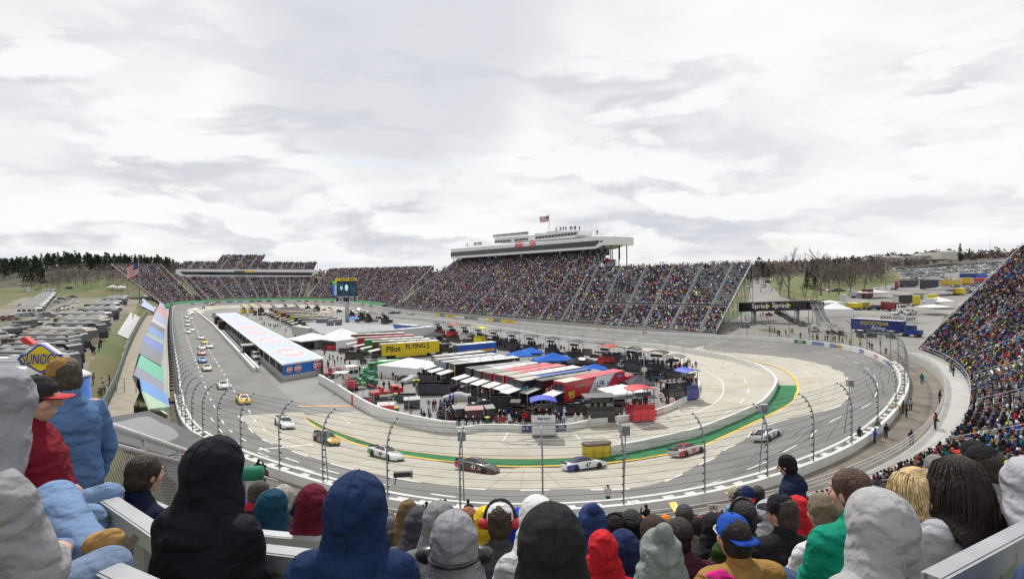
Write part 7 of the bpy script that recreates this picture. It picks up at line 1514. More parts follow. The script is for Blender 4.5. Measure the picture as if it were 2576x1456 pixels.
# ---------------------------------------------------------------- motorhomes
_l=[(-57-(y-84)*.658,y) for y in range(40,345,12)]; _r=[p[:2]-np.array([.4,0]) for p in FL_[::-1]]
struct(sheet('grass_bank_left_ground',_l[::-1]+[p for p in _r[::-1]],mat('bank_grass',(.105,.15,.035),.95,0,.3,.18,bump=.4,bs=5.,stain=((.17,.14,.05),.12,.45,.65)),None,.12,3))
struct(sheet('gravel_lot_pavement',[(-60-(y-84)*.658,y) for y in range(40,420,20)]+[(-100-(y-84)*.80,y) for y in range(410,30,-20)],mat('gravel_lot',(.20,.185,.16),.95,0,.2,.15,bump=.3,bs=6.,stain=((.15,.13,.06),.05,.5,.65)),None,.10,4))
def motorhome(label,loc,rz,c,roof,L=13.0,stripe=None,H=3.7,kind='coach',group='motorhomes in the lot left of the track'):
    r=thing('motorhome',label,'motorhome',loc,rz,group); w=1.28; b=MB()
    pr=[(-L/2,.45),(-L/2,H-.12),(-L/2+.15,H),(L/2-.9,H),(L/2-.35,H-.35),(L/2-.05,H*.5),(L/2,.6),(L/2-.1,.45)]
    V_=[(x,y,z) for x in (-w,w) for y,z in pr]; n=len(pr); b.add(V_,[(i,(i+1)%n,n+(i+1)%n,n+i) for i in range(n)]+[tuple(range(n)),tuple(range(n,2*n))[::-1]]); bd=b.obj('body',[paint(c,.2,.6)],r)
    b=MB()
    for x in (-1,1):
        for f0,f1 in ((-.40,-.26),(-.20,-.02),(.06,.22),(.28,.38)): b.box((x*(w+.005),L*(f0+f1)/2,H*.68),(.02,L*(f1-f0),.75))
    b.obj('side_window',[GLASS],r); b=MB(); b.quad((-w*.93,L/2-.30,H-.45),(w*.93,L/2-.30,H-.45),(w*.93,L/2-.02,H*.5),(-w*.93,L/2-.02,H*.5)); b.v=[(x,y+.02,z+.02) for x,y,z in b.v]; b.obj('windscreen',[GLASS],r)
    if stripe:
        b=MB()
        for x in (-1,1): b.add([(x*(w+.012),-L/2+.1,1.0),(x*(w+.012),L*.2,.8),(x*(w+.012),L/2-.1,1.6),(x*(w+.012),L*.1,1.5)],[(0,1,2,3)]); b.box((x*(w+.006),0,.75),(.01,L*.96,.4))
        b.obj('side_stripe',[paint(stripe)],r)
    b=MB(); b.box((0,-.2,H+.03),(w*1.9,L-1.2,.05)); rf=b.obj('roof',[paint(roof,.6,0)],r)
    for f in (-.3,-.02,.26): b=MB(); b.box((0,L*f,H+.22),(.8,1.1,.34),0,0,(.85,.85)); b.obj('roof_unit',[paint((.5,.5,.5),.5,0)],rf)
    b=MB(); b.tube([(w*.75,-L*.42,H+.12),(w*.75,L*.38,H+.12)],.07,5); b.tube([(w+.03,-L*.3,H-.2),(w+.03,L*.3,H-.2)],.10,6); b.obj('awning_roll',[paint((.5,.5,.5),.5,0)],r)
    for x in (-1,1):
        wheel(r,x*(w-.14),L*.28,.48,.3); wheel(r,x*(w-.14),-L*.24,.48,.3); b=MB(); b.box((x*(w+.25),L/2-.1,H*.62),(.18,.12,.5)); b.obj('mirror',[paint(BK)],r)
    return r
COA=[(63,Wc,(.62,.62,.6),(.3,.3,.32),'white'),(69,Wc,(.6,.6,.58),(.1,.1,.1),'white and grey'),(75,(.02,.02,.024),(.07,.07,.075),None,'black pale roofed'),(81,(.03,.028,.027),(.07,.07,.075),(.2,.15,.1),'black and bronze'),(87,(.02,.02,.022),(.07,.07,.075),None,'glossy black tall'),(93,(.025,.025,.028),(.06,.06,.06),(.15,.14,.14),'black with grey stripe'),(99,(.03,.03,.03),(.07,.07,.075),(.12,.11,.10),'dark grey swept'),(105,(.015,.015,.017),(.06,.06,.06),(.16,.14,.12),'black with bronze swirls'),(111,(.42,.36,.28),(.62,.60,.55),(.2,.14,.1),'tan'),(117,(.02,.02,.024),(.1,.1,.1),None,'all black'),(123,(.03,.03,.035),(.07,.07,.075),(.2,.2,.2),'charcoal'),(129,(.02,.02,.02),(.07,.07,.075),None,'black grey roofed'),(136,(.45,.40,.32),(.62,.6,.56),(.25,.18,.12),'cream and brown'),(143,(.04,.04,.045),(.07,.07,.075),None,'dark slate'),(151,(.55,.50,.42),(.66,.65,.62),None,'pale cream'),(159,(.02,.02,.022),(.4,.4,.4),None,'ink black'),(168,Wc,(.66,.66,.65),(.35,.3,.25),'white with brown trim'),(178,(.03,.03,.03),(.06,.06,.06),None,'dull black'),(189,(.35,.33,.30),(.6,.6,.6),None,'pewter'),(202,Wc,(.66,.66,.66),(.1,.1,.12),'white with dark trim'),(216,(.02,.02,.022),(.07,.07,.075),None,'black far'),(235,Wc,(.66,.66,.66),(.3,.3,.3),'white far'),(255,Wc,(.62,.62,.62),None,'plain white'),(278,(.05,.05,.06),(.3,.3,.3),None,'dark distant'),(302,(.5,.5,.5),(.6,.6,.6),None,'silver'),(330,Wc,(.6,.6,.6),None,'small white distant')]
for y,c,rf,st,l in COA:
    x=-64-(y-84)*.658-7.5+R.uniform(-1.6,1.0); z=tz1(x,y); motorhome(l+' motorhome parked nose out beside the grass bank',(x,y,z),-1.57-.12+R.uniform(-.07,.07),c,rf,R.uniform(11.5,13.6),st,R.uniform(3.45,3.85))
for i in range(17):
    y=205+i*15; x=-178-(y-205)*.80; z=tz1(x,y); motorhome(R.choice(['white','cream','white and beige'])+' motorhome in the farther row below the wooded ridge',(x,y,z),-1.5+R.uniform(-.15,.1),R.choice([Wc,Wc,(.55,.52,.46)]),(.66,.66,.65),R.uniform(8.5,11),R.choice([None,(.3,.25,.2),(.15,.2,.3)]),3.3)
# parked cars of the lot
PCK={k:civcar(k) for k in ('sedan','suv','pickup','van')}; USED=set()
CCOL=[('white',(.68,.68,.68)),('silver',(.38,.39,.40)),('black',(.02,.02,.022)),('grey',(.13,.135,.14)),('dark blue',(.02,.04,.13)),('dark red',(.22,.02,.03)),('beige',(.38,.34,.26)),('green',(.04,.09,.06))]
KN={'sedan':'saloon car','suv':'sport utility vehicle','pickup':'pickup truck','van':'minivan'}
def park(kind,loc,rz,cn,where,group):
    lab=f'{cn} {KN[kind]} {where}'; c=dict(CCOL)[cn]
    if kind not in USED:
        USED.add(kind); o=PCK[kind]; o.location=loc; o.rotation_euler.z=rz; tag(o,lab,'car',group)
        for q in o.children_recursive:
            if q.color[0]<1: q.color=(*c,1)
    else: o=dup(PCK[kind],loc,rz,lab,group,c)
    return o
for a,k,cn,rz in (((20,1010),'suv','white',-.4),((120,960),'suv','black',-.3),((235,880),'pickup','silver',-.4),((360,850),'van','grey',-.4),((450,820),'suv','black',-.5),((590,740),'sedan','silver',-.5),((670,700),'suv','grey',-.4),((790,655),'sedan','white',-.5),((840,600),'sedan','silver',-.5),((890,590),'pickup','white',-.5),((955,570),'suv','white',-.5),((1050,500),'sedan','white',-.6),((40,740),'pickup','white',-.9),((140,740),'pickup','dark red',-.9),((275,680),'pickup','white',-.9),((420,640),'suv','black',-1.),((545,560),'suv','black',-1.),((630,550),'sedan','black',-1.),((790,490),'sedan','grey',-1.),((875,450),'suv','grey',-1.),((960,430),'sedan','silver',-1.),((1040,420),'suv','dark blue',-1.),((340,560),'suv','black',-.6),((860,420),'sedan','white',-1.),((970,290),'suv','black',-1.2)):
    g=hitg(*zQ(*a)); park(k,tuple(g),rz+3.14*(R.random()<.3),cn,'by the motorhomes in the left lot','cars among the motorhomes')
pf=np.array([hitg(*zQ(*p)) for p in ((-40,850),(150,790),(300,740),(450,680),(600,610),(800,520),(1000,455))]); pf=resample(pf,step=5)
r=thing('wire_fence','grey wire fence between the two rows of motorhomes','fence',tuple(pf[len(pf)//2])); b=MB(); n=len(pf); b.add(np.vstack([pf,pf+[0,0,1.8]]),[(i,i+1,n+i+1,n+i) for i in range(n-1)]); child(b,'wire_mesh',[meshmat('wire_lot',.35,(.12,.16,.16))],r)
for p in pf[::2]: b=MB(); b.tube([p,p+[0,0,1.9]],.05,5); child(b,'post',[STEEL],r)
for (x,y),l in (((1590,290),'left'),((1710,300),'right')): g=hitg(*zQ(x,y+20)); canopy(f'small white peaked tent, {l} one of the pair below the far left stand',tuple(g),0,6,6,2.4,4.2,WT_)
for (x,y) in ((790,1285),(930,1290),(880,1360),(850,1420),(870,1320)):
    g=hitg(*zA(x,y)); nm,c=R.choice([('black',BLK),('grey',(.15,.15,.16)),('white',(.5,.5,.5))]); person(f'person in {nm} jacket standing on the grass bank beside the mesh fence',tuple(g),R.uniform(0,6),'stand',c,R.choice([(.05,.06,.09),(.2,.17,.1)]),'cap',(.1,.1,.05),None,1.0)
for a in ((1300,1200),(1330,1230),(1400,1180),(1420,1120),(1270,1160),(1160,1440),(1530,900)):
    g=hitg(*zQ(*a)); person('person in dark clothes standing between the parked motorhomes',tuple(g),R.uniform(0,6),'stand',BLK,(.05,.06,.1),'cap',(.1,.05,.05),'people among the motorhomes',1.0)
# railway on the dry hillside
rp=catmull(np.array([hitg(*zQ(*p),.15) for p in ((180,200),(300,225),(380,260),(420,310),(440,335))]),6,False)
b=MB(); ribbon(rp,5,0.05,0,b); struct(b.obj('railway_ballast_ground',[mat('ballast',(.2,.19,.17),.9,0,.2,1.)])); b=MB(); t=tang(rp,False); nn=np.c_[-t[:,1],t[:,0],np.zeros(len(t))]
for s in (-.75,.75): b.tube(rp+nn*s+[0,0,.25],.09,4)
r=thing('railway_track','curving railway track below the dry grass hillside','railway track',tuple(rp[5])); child(b,'rails',[STEELD],r)
# ---------------------------------------------------------------- trees
def leafcloud(C,rad,n,size,jit=.5,flat=.7):
    """n small leaf-sized faces scattered through an ellipsoid"""
    d=NR.normal(0,1,(n,3)); d/=np.linalg.norm(d,axis=1)[:,None]; p=C+d*rad*(NR.random((n,1))**.38)
    a=NR.normal(0,1,(n,3)); a/=np.linalg.norm(a,axis=1)[:,None]; b_=np.cross(a,NR.normal(0,1,(n,3))); b_/=np.linalg.norm(b_,axis=1)[:,None]; s=size*NR.uniform(.5,1.3,(n,1))
    return np.stack([p-a*s-b_*s*flat,p+a*s-b_*s*flat,p+a*s+b_*s*flat,p-a*s+b_*s*flat],1).reshape(-1,3)
FOL=mat('foliage_tinted',(1,1,1),.9,0,.35,.6,attr='Col',spec=.1); BARK=mat('bark_grey',(.17,.145,.13),.9,0,.2,3.)
def wood(name,label,spots):
    """one mass of trees: spots (x,y,h,kind)"""
    VV=[];CC=[]
    for x,y,h,kind in spots:
        z=tz1(x,y)
        if kind=='pine':
            c=np.array((.030,.044,.027))*R.uniform(.7,1.5)
            for f in (.35,.55,.75,.92): q=leafcloud(np.array([x,y,z+h*f]),np.array([h*.20*(1.15-f)+.5,h*.20*(1.15-f)+.5,h*.14]),26,h*.035); VV.append(q); CC.append(np.tile(c*R.uniform(.85,1.2),(26,1)))
        else:
            c=np.array((.15,.12,.112))*R.uniform(.7,1.25); n=46 if y<650 else 16
            q=leafcloud(np.array([x,y,z+h*.55]),np.array([h*.30,h*.30,h*.45]),n,h*(.055 if y<650 else .10),flat=.16 if y<650 else .6); VV.append(q); CC.append(np.tile(c,(n,1)))
            q=np.array([[x-.12,y,z],[x+.12,y,z],[x+.08,y,z+h*.7],[x-.08,y,z+h*.7]]); VV.append(q); CC.append(c[None]*.8)
    V_=np.vstack(VV); F_=np.arange(len(V_)).reshape(-1,4); o=mobj(name,npmesh(name,V_,F_,np.vstack(CC),[FOL])); return tag(o,label,'woods',None,'stuff')
sp=[]
for i in range(1500):
    u=R.uniform(-500,470); y=R.uniform(455,800); 
    if u<60 and y<520: continue
    x=(u-1288)/1400*y; pine=(110<u<430 and y>560 and R.random()<.75) or (u<110 and R.random()<.6) ; sp.append((x,y,R.uniform(12,19) if pine else R.uniform(10,16),'pine' if pine else 'bare'))
wood('woodland','wooded ridge of dark pines and bare trees beyond the motorhome lot',sp)
# ---------------------------------------------------------------- ground beyond the turn
LOT=mat('lot_asphalt',(.20,.195,.185),.95,0,.12,.1,bump=.2,bs=6.,stain=((.26,.25,.23),.06,.45,.65)); GRASSM=mat('spring_grass',(.115,.135,.045),.95,0,.25,.12,bump=.3,bs=4.)
def gsheet(name,z,pts,m,off=.12,cuts=3): struct(sheet(name,[hitg(*z(*p))[:2] for p in pts],m,None,off,cuts))
lot=[WO(k,1.5)[:2] for k in range(kB-20,kC+10,8)]
struct(sheet('lot_pavement',lot+[hitg(*zF(*p))[:2] for p in ((1000,760),(1220,600),(1290,300),(1330,225),(1400,360),(1530,480),(1640,520))]+[hitg(*zG(*p))[:2] for p in ((300,600),(520,500),(760,450),(1250,350),(1800,370),(1700,520),(1300,700))],LOT,None,.10,4))
gsheet('grass_slope_ground',zF,((1370,250),(1640,310),(2030,440),(2030,560),(1900,520),(1700,470),(1560,420),(1440,400)),GRASSM,.2); gsheet('grass_bank_ground',zG,((0,420),(420,480),(560,500),(410,560),(290,610),(200,570),(0,470)),GRASSM,.2); gsheet('grass_island_ground',zG,((880,340),(1000,325),(1250,370),(1100,405),(880,410)),mat('dry_grass',(.17,.13,.04),.95,0,.25,.1),.25)
# footbridge over the access road
def bridge():
    A=V(*zF(1160,595),192);B=V(*zF(1740,582),178); P=Plane(A,B); r=thing('footbridge','covered footbridge with black sides and white and yellow lettering','bridge',tuple(A))
    b=MB(); P.solid(b,[zF(1160,596),zF(1740,582),zF(1738,508),zF(1162,528)],.3,.3); sd=child(b,'side_panel',[paint((.012,.012,.013))],r)
    b=MB(); P.solid(b,[zF(1160,600),zF(1860,584),zF(1860,574),zF(1160,588)],4,.28); P.solid(b,[zF(1162,532),zF(1860,508),zF(1860,500),zF(1162,524)],4.2,.35); P.solid(b,[zF(1162,596),zF(1860,580),zF(1860,520),zF(1162,528)],.3,-3.6); child(b,'deck',[paint((.05,.05,.055))],r)
    b=MB()
    for x in (1342,1515): P.text(b,'Sprint',*zF(x,558-(x-1342)*.035),1.55,.35,0,bold=.015)
    for x in (1410,1585):
        y=555-(x-1410)*.035
        for q in range(4): P.face(b,[zF(x-24+q*4,y-24+q*8),zF(x-18+q*4,y-26+q*8),zF(x+20,y-2),zF(x+16,y+1)],.36+q*.004,1)
        P.face(b,[zF(x-20,y+18),zF(x-8,y+14),zF(x+18,y-2),zF(x-4,y+6)],.38,1)
    o=child(b,'lettering',[paint((.75,.75,.75)),paint((.70,.62,.03))],r); o.parent=sd; o.location=(0,0,0)
    for x in (1272,1640):
        for off in (-.4,-3.2): q=P.p(*zF(x,592),off); b=MB(); b.tube([q,(q[0],q[1],tz1(q[0],q[1]))],.45,8); child(b,'column',[GREYP],r)
    b=MB(); q0,q1,q2=P.p(*zF(1790,520),-1.5),P.p(*zF(1880,660),2),P.p(*zF(1960,740),6); w=np.array([*P.d,0])*1.6
    for a,c in ((q0,q1),(q1,q2)):
        for i in range(12): f=a+(c-a)*(i/12); f2=a+(c-a)*((i+1)/12); b.add([f-w,f+w,f2+w,f2-w],[(0,1,2,3)],0); b.add([f2-w,f2+w,f2+w+[0,0,-.25],f2-w+[0,0,-.25]],[(0,1,2,3)],0)
    st=child(b,'stair_flight',[mat('stair_grey',(.3,.29,.28),.8)],r); b=MB()
    for s in (-1,1,0):
        for h in (.5,1.1): b.tube([q0+w*s+[0,0,h],q1+w*s+[0,0,h],q2+w*s+[0,0,h]],.06,4)
        for a,c in ((q0,q1),(q1,q2)):
            for f in np.linspace(0,1,6): p=a+(c-a)*f+w*s; b.tube([p,p+[0,0,1.1]],.05,4)
    o=child(b,'stair_rail',[WALLP],r); o.parent=st; o.location=(0,0,0); b=MB()
    for a in (q0,q1,(q0+q1)/2): 
        for s in (-1,1): p=a+w*s; b.tube([p,(p[0],p[1],tz1(p[0],p[1]))],.1,5)
    child(b,'stair_post',[STEEL],r)
bridge()
def boxtrailer(label,zp,a,b_,H,W,c,words=(),cab=None,roof=(.6,.6,.6),door=(.5,.5,.5)):
    p,q=hitg(*zp(*a)),hitg(*zp(*b_)); z=min(p[2],q[2]); L=np.linalg.norm((q-p)[:2]); d=(q-p)[:2]/L; rz=math.atan2(-d[0],d[1]); n=np.array([-d[1],d[0]]); n=n if n@p[:2]>0 else -n; o=p[:2]+n*W/2
    r=thing('box_trailer',label,'trailer',(*o,z+.1),rz); b=MB(); b.box((0,L/2,(H+.9)/2),(W,L,H-.9)); bd=b.obj('body',[paint(c)],r); b=MB(); b.box((0,L/2,H+.04),(W+.05,L+.05,.08)); b.obj('roof',[paint(roof,.6,0)],r); b=MB(); b.box((0,L/2,.7),(W*.8,L*.8,.4)); b.obj('chassis',[paint(BK)],r)
    b=MB(); b.box((0,-.03,H*.55),(W*.9,.04,H*.7)); b.obj('rear_door',[paint(door)],r)
    s=1 if np.array([math.cos(rz),math.sin(rz)])@(-o)>0 else -1
    for t,f,zz,h,cc,sh in words: b=MB(); b.text(t,(s*(W/2+.02),L*f,H*zz),(0,s,0),(0,0,1),h,0,.02,shear=sh); b.obj('lettering',[paint(cc)],bd)
    for x in (-1,1):
        for y in (L*.12,L*.2): wheel(r,x*(W/2-.2),y,.5,.3)
    if cab: b=MB(); b.box((0,L+1.6,1.8),(2.3,2.2,2.4),0,0,(.95,.85)); b.box((0,L+3.3,1.25),(2,1.5,1.2)); c2=b.obj('tractor_cab',[paint(cab)],r); b=MB(); b.box((0,L+2.6,2.4),(1.9,.1,.7)); [b.box((k*1.12,L+1.8,2.3),(.08,.8,.7)) for k in (-1,1)]; b.obj('cab_window',[GLASS],c2); [wheel(r,x*.95,L+yy,.48,.3) for x in (-1,1) for yy in (.5,3.3)]
    return r
boxtrailer('long dark blue trailer with gold and white lettering behind the turn',zG,(507,838),(935,872),3.9,2.6,(.012,.022,.16),[('GOODYEAR',.48,.76,.95,(.55,.42,.03),0.),('Racing',.56,.42,.95,(.6,.62,.68),.3)],(.02,.05,.25))
boxtrailer('dark red trailer with a white truck cab in the vendor lot',zG,(760,650),(880,668),3.6,2.5,(.16,.02,.03),cab=(.6,.6,.6),roof=(.15,.16,.18)); boxtrailer('black box trailer beside the yellow stacks',zG,(915,610),(1030,605),4.2,2.6,(.03,.03,.033))
for a,c,h,l,ccol in (((1030,620),(1090,625),4.4,'yellow and black display trailer left of the lift',(.55,.45,.02)),((1165,590),(1250,590),3.6,'yellow display stand with black trim',(.6,.48,.02)),((1135,635),(1225,640),3.8,'plain white box trailer in the vendor lot',(.62,.62,.62)),((505,545),(600,548),3.0,'white and blue vendor trailer on the left edge of the lot',(.45,.48,.55)),((600,550),(650,552),4.5,'dark red vendor kiosk with a white frame',(.12,.02,.03)),((410,600),(455,605),4.2,'pale box truck beside the yellow vendor van',(.55,.55,.52)),((460,640),(550,650),2.6,'yellow vendor van with awning',(.6,.47,.03)),((560,640),(615,645),2.8,'dark yellow vendor trailer',(.35,.25,.03)),((1270,450),(1330,450),4.0,'orange yellow vendor stall in the far row',(.6,.4,.02)),((1340,455),(1440,455),4.0,'yellow vendor stall in the far row',(.62,.5,.1)),((1450,440),(1530,440),4.2,'amber vendor stall with a white awning',(.6,.36,.02)),((1390,430),(1545,425),3.2,'cream vendor stall behind the amber one',(.6,.52,.42)),((1180,420),(1260,415),3.6,'white vendor trailer in the far row',(.6,.6,.6)),((1300,395),(1420,400),4.4,'white hospitality trailer with red curved stripes',(.64,.62,.62)),((1430,400),(1570,400),4.2,'dark blue hospitality trailer',(.03,.06,.2)),((1570,400),(1660,395),4.2,'blue hospitality trailer with white awning',(.06,.12,.4)),((1545,425),(1680,420),3.,'red vendor trailer below the hospitality row',(.5,.05,.05)),((880,480),(910,480),4.5,'red round sided vendor stall',(.3,.03,.04)),((920,455),(1080,450),4.,'long dark vendor trailer in the far row',(.06,.06,.08)),((1090,470),(1250,470),5.,'dark display truss hung with black merchandise',(.05,.05,.07)),((1370,520),(1450,525),3.4,'yellow roofed vendor tent at the stand edge',(.65,.5,.03)),((1040,560),(1170,560),3.,'grey canopy trailer beside the black one',(.25,.26,.27))): boxtrailer(l,zG,a,c,h,3.0,ccol,roof=tuple(min(.66,x+.3) for x in ccol))
for x,y,w,h,l,col_ in ((378,700,9,5.0,'white peaked marquee right of the footbridge stairs',WT_),(330,640,8,3.6,'white tent behind the peaked marquee',(.6,.6,.6)),(700,545,13,4.2,'white tent with pink trim in the vendor lot',(.64,.6,.6)),(1200,685,9,3.6,'white canopy at the edge of the crowded stand',WT_),(1290,520,14,4.5,'grey curved canopy over the vendor stalls',(.22,.22,.23)),(1250,630,8,4.5,'white vendor tent next to the box trailer',WT_)): g=hitg(*zG(x,y)); canopy(l,tuple(g),R.uniform(-.2,.2),w,7,2.8,h,col_,walls='f' if 'peaked' in l else None)
def signarch(label,x0,x1,y0,y1,words):
    p,q=hitg(*zG(x0,y1+12)),hitg(*zG(x1,y1+12)); P=Plane(p,q); r=thing('gate_sign',label,'sign',tuple((p+q)/2)); b=MB(); P.solid(b,[zG(x0,y1),zG(x1,y1),zG(x1,y0),zG(x0,y0)],.15,.1); bd=child(b,'board',[paint((.66,.66,.66))],r); b=MB()
    for i,(t,yy,h) in enumerate(words): P.text(b,t,*zG((x0+x1)/2,yy),h,.15,0,bold=.02)
    o=child(b,'lettering',[paint(BK)],bd) if False else child(b,'lettering',[paint(BK)],r)
    b=MB(); a,c=P.p(*zG(x0,y0)),P.p(*zG(x1,y0)); b.tube([a+(c-a)*f+np.array([0,0,1.4*math.sin(math.pi*f)]) for f in np.linspace(0,1,9)],.08,5)
    for t in (a,c): b.tube([t,(t[0],t[1],tz1(t[0],t[1]))],.08,5)
    child(b,'frame',[WALLP],r)
signarch('white EXIT sign with an arched top, left one',758,850,682,738,[('EXIT',708,1.0)]); signarch('white sign with two lines of small text between the EXIT signs',856,952,690,742,[('NO RE-ENTRY WITH',706,.4),('COOLERS OR BAGS',722,.4)]); signarch('white EXIT sign with an arched top, right one',958,1070,692,746,[('EXIT',722,1.0)])
# golf carts
def golf(label,loc,rz,c,roof):
    r=thing('golf_cart',label,'golf cart',loc,rz,'golf carts outside the turn'); b=MB(); b.box((0,0,.45),(1.2,2.5,.4)); b.box((0,.95,.75),(1.15,.6,.4),0,0,(.9,.6)); b.box((0,-.35,.75),(1.1,.7,.35)); b.obj('body',[paint(c)],r); b=MB(); b.box((0,-.1,1.9),(1.25,1.9,.08)); b.obj('roof',[paint(roof)],r); b=MB(); [b.tube([(x*.55,y,.6),(x*.55,y*.9,1.9)],.03,4) for x in (-1,1) for y in (-.85,.75)]; b.obj('roof_post',[paint(BK)],r); b=MB(); b.box((0,-.15,1.0),(1.05,.15,.5)); b.obj('seat_back',[paint((.1,.09,.08))],r)
    for x in (-1,1):
        for y in (-.8,.85): wheel(r,x*.5,y,.24,.2)
for z,a,c,rf,l in ((zF,(1215,740),(.05,.05,.05),(.55,.48,.36),'golf cart with a tan roof left of the bridge column'),(zF,(1800,775),(.5,.47,.4),(.6,.55,.45),'cream golf cart at the foot of the stairs'),(zF,(1700,720),(.1,.1,.1),(.5,.44,.33),'golf cart with a beige roof beside the bridge column'),(zG,(100,790),(.1,.1,.1),(.52,.45,.35),'golf cart with a tan roof beside the stairs'),(zG,(205,830),(.6,.58,.52),(.6,.57,.5),'long cream golf cart behind the fence'),(zG,(340,850),(.03,.03,.03),(.03,.03,.03),'black golf cart with black roof'),(zG,(420,860),(.03,.03,.03),(.05,.05,.05),'dark golf cart beside the blue trailer'),(zG,(585,880),(.05,.05,.06),(.62,.62,.62),'golf cart with a white roof before the blue trailer'),(zG,(680,880),(.04,.04,.04),(.04,.04,.04),'dark golf cart before the blue trailer'),(zG,(845,890),(.06,.06,.06),(.4,.33,.22),'golf cart with a tan roof at the end of the blue trailer'),(zF,(1415,640),(.2,.03,.03),(.03,.03,.03),'dark red golf cart under the bridge')): g=hitg(*z(*a)); golf(l,tuple(g+[0,0,.12]),R.uniform(-1.8,1.8),c,rf)
for i in range(15): g=hitg(*zF(1480+i*13,615+i*7+R.uniform(-6,10))); golf('dark golf cart in the packed line under the footbridge',tuple(g+[0,0,.12]),R.uniform(-.3,.5)-.8,R.choice([(.03,.03,.03),(.06,.1,.06),(.1,.1,.1)]),R.choice([(.03,.03,.03),(.3,.3,.3),(.05,.05,.05)]))
YJ=(.58,.42,.03)
for z,pts in ((zF,((1355,725),(1375,725),(1395,725),(1425,775),(1445,775),(1465,785),(1490,810),(1505,810),(1560,805),(1605,790),(1680,830),(1345,650),(1365,640),(1440,430),(1345,440),(1320,375),(1420,410))),(zG,((188,905),(218,905),(230,905),(290,912),(310,910),(355,920),(375,920),(410,920),(435,920),(470,900),(500,945),(585,960),(590,940),(665,975),(685,990),(805,1030),(755,950),(15,850),(80,890),(150,850)))):
    for a in pts:
        g=hitg(*z(*a)); y=R.random()<.4; nm,c=('yellow',YJ) if y else R.choice([('black',BLK),('dark blue',(.02,.03,.09)),('grey',(.12,.12,.12)),('maroon',(.1,.02,.03))]); person(f'person in {nm} jacket standing on the paving outside the turn fence',tuple(g+[0,0,.12]),R.uniform(0,6.28),R.choice(['stand','cross','hip']),c,(.03,.03,.04),R.choice(['cap','hair']),(.05,.04,.03),'people outside the turn')
for a,k,cn in (((1365,400),'van','white'),((1250,400),'suv','white'),((1230,390),'sedan','silver'),((1395,360),'suv','dark blue'),((1500,370),'sedan','grey'),((1400,320),'sedan','white'),((1430,290),'sedan','silver'),((1480,300),'sedan','white'),((1540,300),'sedan','grey'),((1380,340),'sedan','silver'),((1440,340),'sedan','white'),((1570,310),'suv','black'),((1840,425),'sedan','dark red'),((1870,425),'sedan','silver'),((1930,430),'sedan','white'),((1980,435),'suv','black')): g=hitg(*zF(*a)); park(k,tuple(g+[0,0,.2]),R.uniform(.8,2.2),cn,'beside the access road behind the main stand','cars by the access road')
for a,k,cn in (((700,650),'suv','black'),((880,690),'pickup','white'),((1010,690),'pickup','silver'),((510,490),'suv','white'),((420,490),'sedan','black'),((340,490),'sedan','white'),((720,475),'sedan','white'),((960,365),'suv','white'),((985,365),'suv','black'),((1100,390),'sedan','white'),((1150,380),'suv','white'),((1190,380),'sedan','silver'),((900,425),'sedan','white'),((950,420),'sedan','silver'),((990,415),'sedan','white')): g=hitg(*zG(*a)); park(k,tuple(g+[0,0,.2]),R.uniform(.3,2.6),cn,'among the vendor trailers outside the turn','cars among the vendors')
# the big hillside car park
lowc=MB(); loft(lowc,[(y,ring(w,zb,zt)) for y,w,zb,zt in ((-2.3,.8,.3,.85),(-1.4,.9,.25,.95),(.9,.9,.25,.93),(2.2,.82,.3,.7))]); o_=len(lowc.f); lowc.box((0,-.35,1.15),(1.6,2.6,.5),0,1,(.8,.62)); lowc.box((0,-.4,1.42),(1.25,1.5,.06),0,0); lowc.box((0,1.3,.2),(1.7,.6,.3),0,2); lowc.box((0,-1.3,.2),(1.7,.6,.3),0,2)
LOWC=lowc.mesh('parked_car',[PAINTO,GLASS,TYRE]); spots=[]
for row in range(34):
    yy=275+row*8.6
    for j in range(60):
        u0=2265-(row-16)*1.5; u=u0+j*7.5+R.uniform(-1,1); y=yy+(u-2265)*-.03+R.uniform(-.5,.5)
        if u>2640 or R.random()<.08 or (row<5 and u<2310+(5-row)*20): continue
        if row%5==4: continue
        x=(u-1288)/1400*y; spots.append((x,y))
spots=[s_ for s_ in spots if proj((s_[0],s_[1],tz1(*s_)))[0]<2600]
spots.sort(key=lambda q:q[1]); CW=[0,0,0,1,1,2,3,4,5,6]; VV=[];CC=[]
for i,(x,y) in enumerate(spots):
    z=tz1(x,y)+.05; cn,c=CCOL[R.choice(CW)]; rz=.35+R.uniform(-.1,.1)+(3.14 if R.random()<.5 else 0)
    if i<205: o=mobj('parked_car',LOWC,None,(x,y,z),rz,c); tag(o,f'{cn} car in the hillside car park above the vendor lot','car','cars in the hillside car park')
    else: V_=np.array([v.co for v in LOWC.vertices]); ca,sa=math.cos(rz),math.sin(rz); VV.append(np.c_[V_[:,0]*ca-V_[:,1]*sa+x,V_[:,0]*sa+V_[:,1]*ca+y,V_[:,2]+z]); CC.append((c,i))
if VV:
    nv=len(LOWC.vertices); b=MB(); b.v=[tuple(p) for V_ in VV for p in V_]; fs=[tuple(p.vertices) for p in LOWC.polygons]; mi=[p.material_index for p in LOWC.polygons]
    for k,(c,i) in enumerate(CC):
        b.f+=[tuple(q+k*nv for q in f) for f in fs]; b.m+=[1 if m==1 else 0 for m in mi]; b.c+=[c if m==0 else (.02,.02,.02) for m in mi]
    b.s=[False]*len(b.f); o=b.obj('parked_cars_field',[mat('car_paint_field',(1,1,1),.3,0,0,attr='Col',coat=.4),GLASS],colattr=True); tag(o,'farther rows of cars filling the top of the hillside car park','cars',None,'stuff')
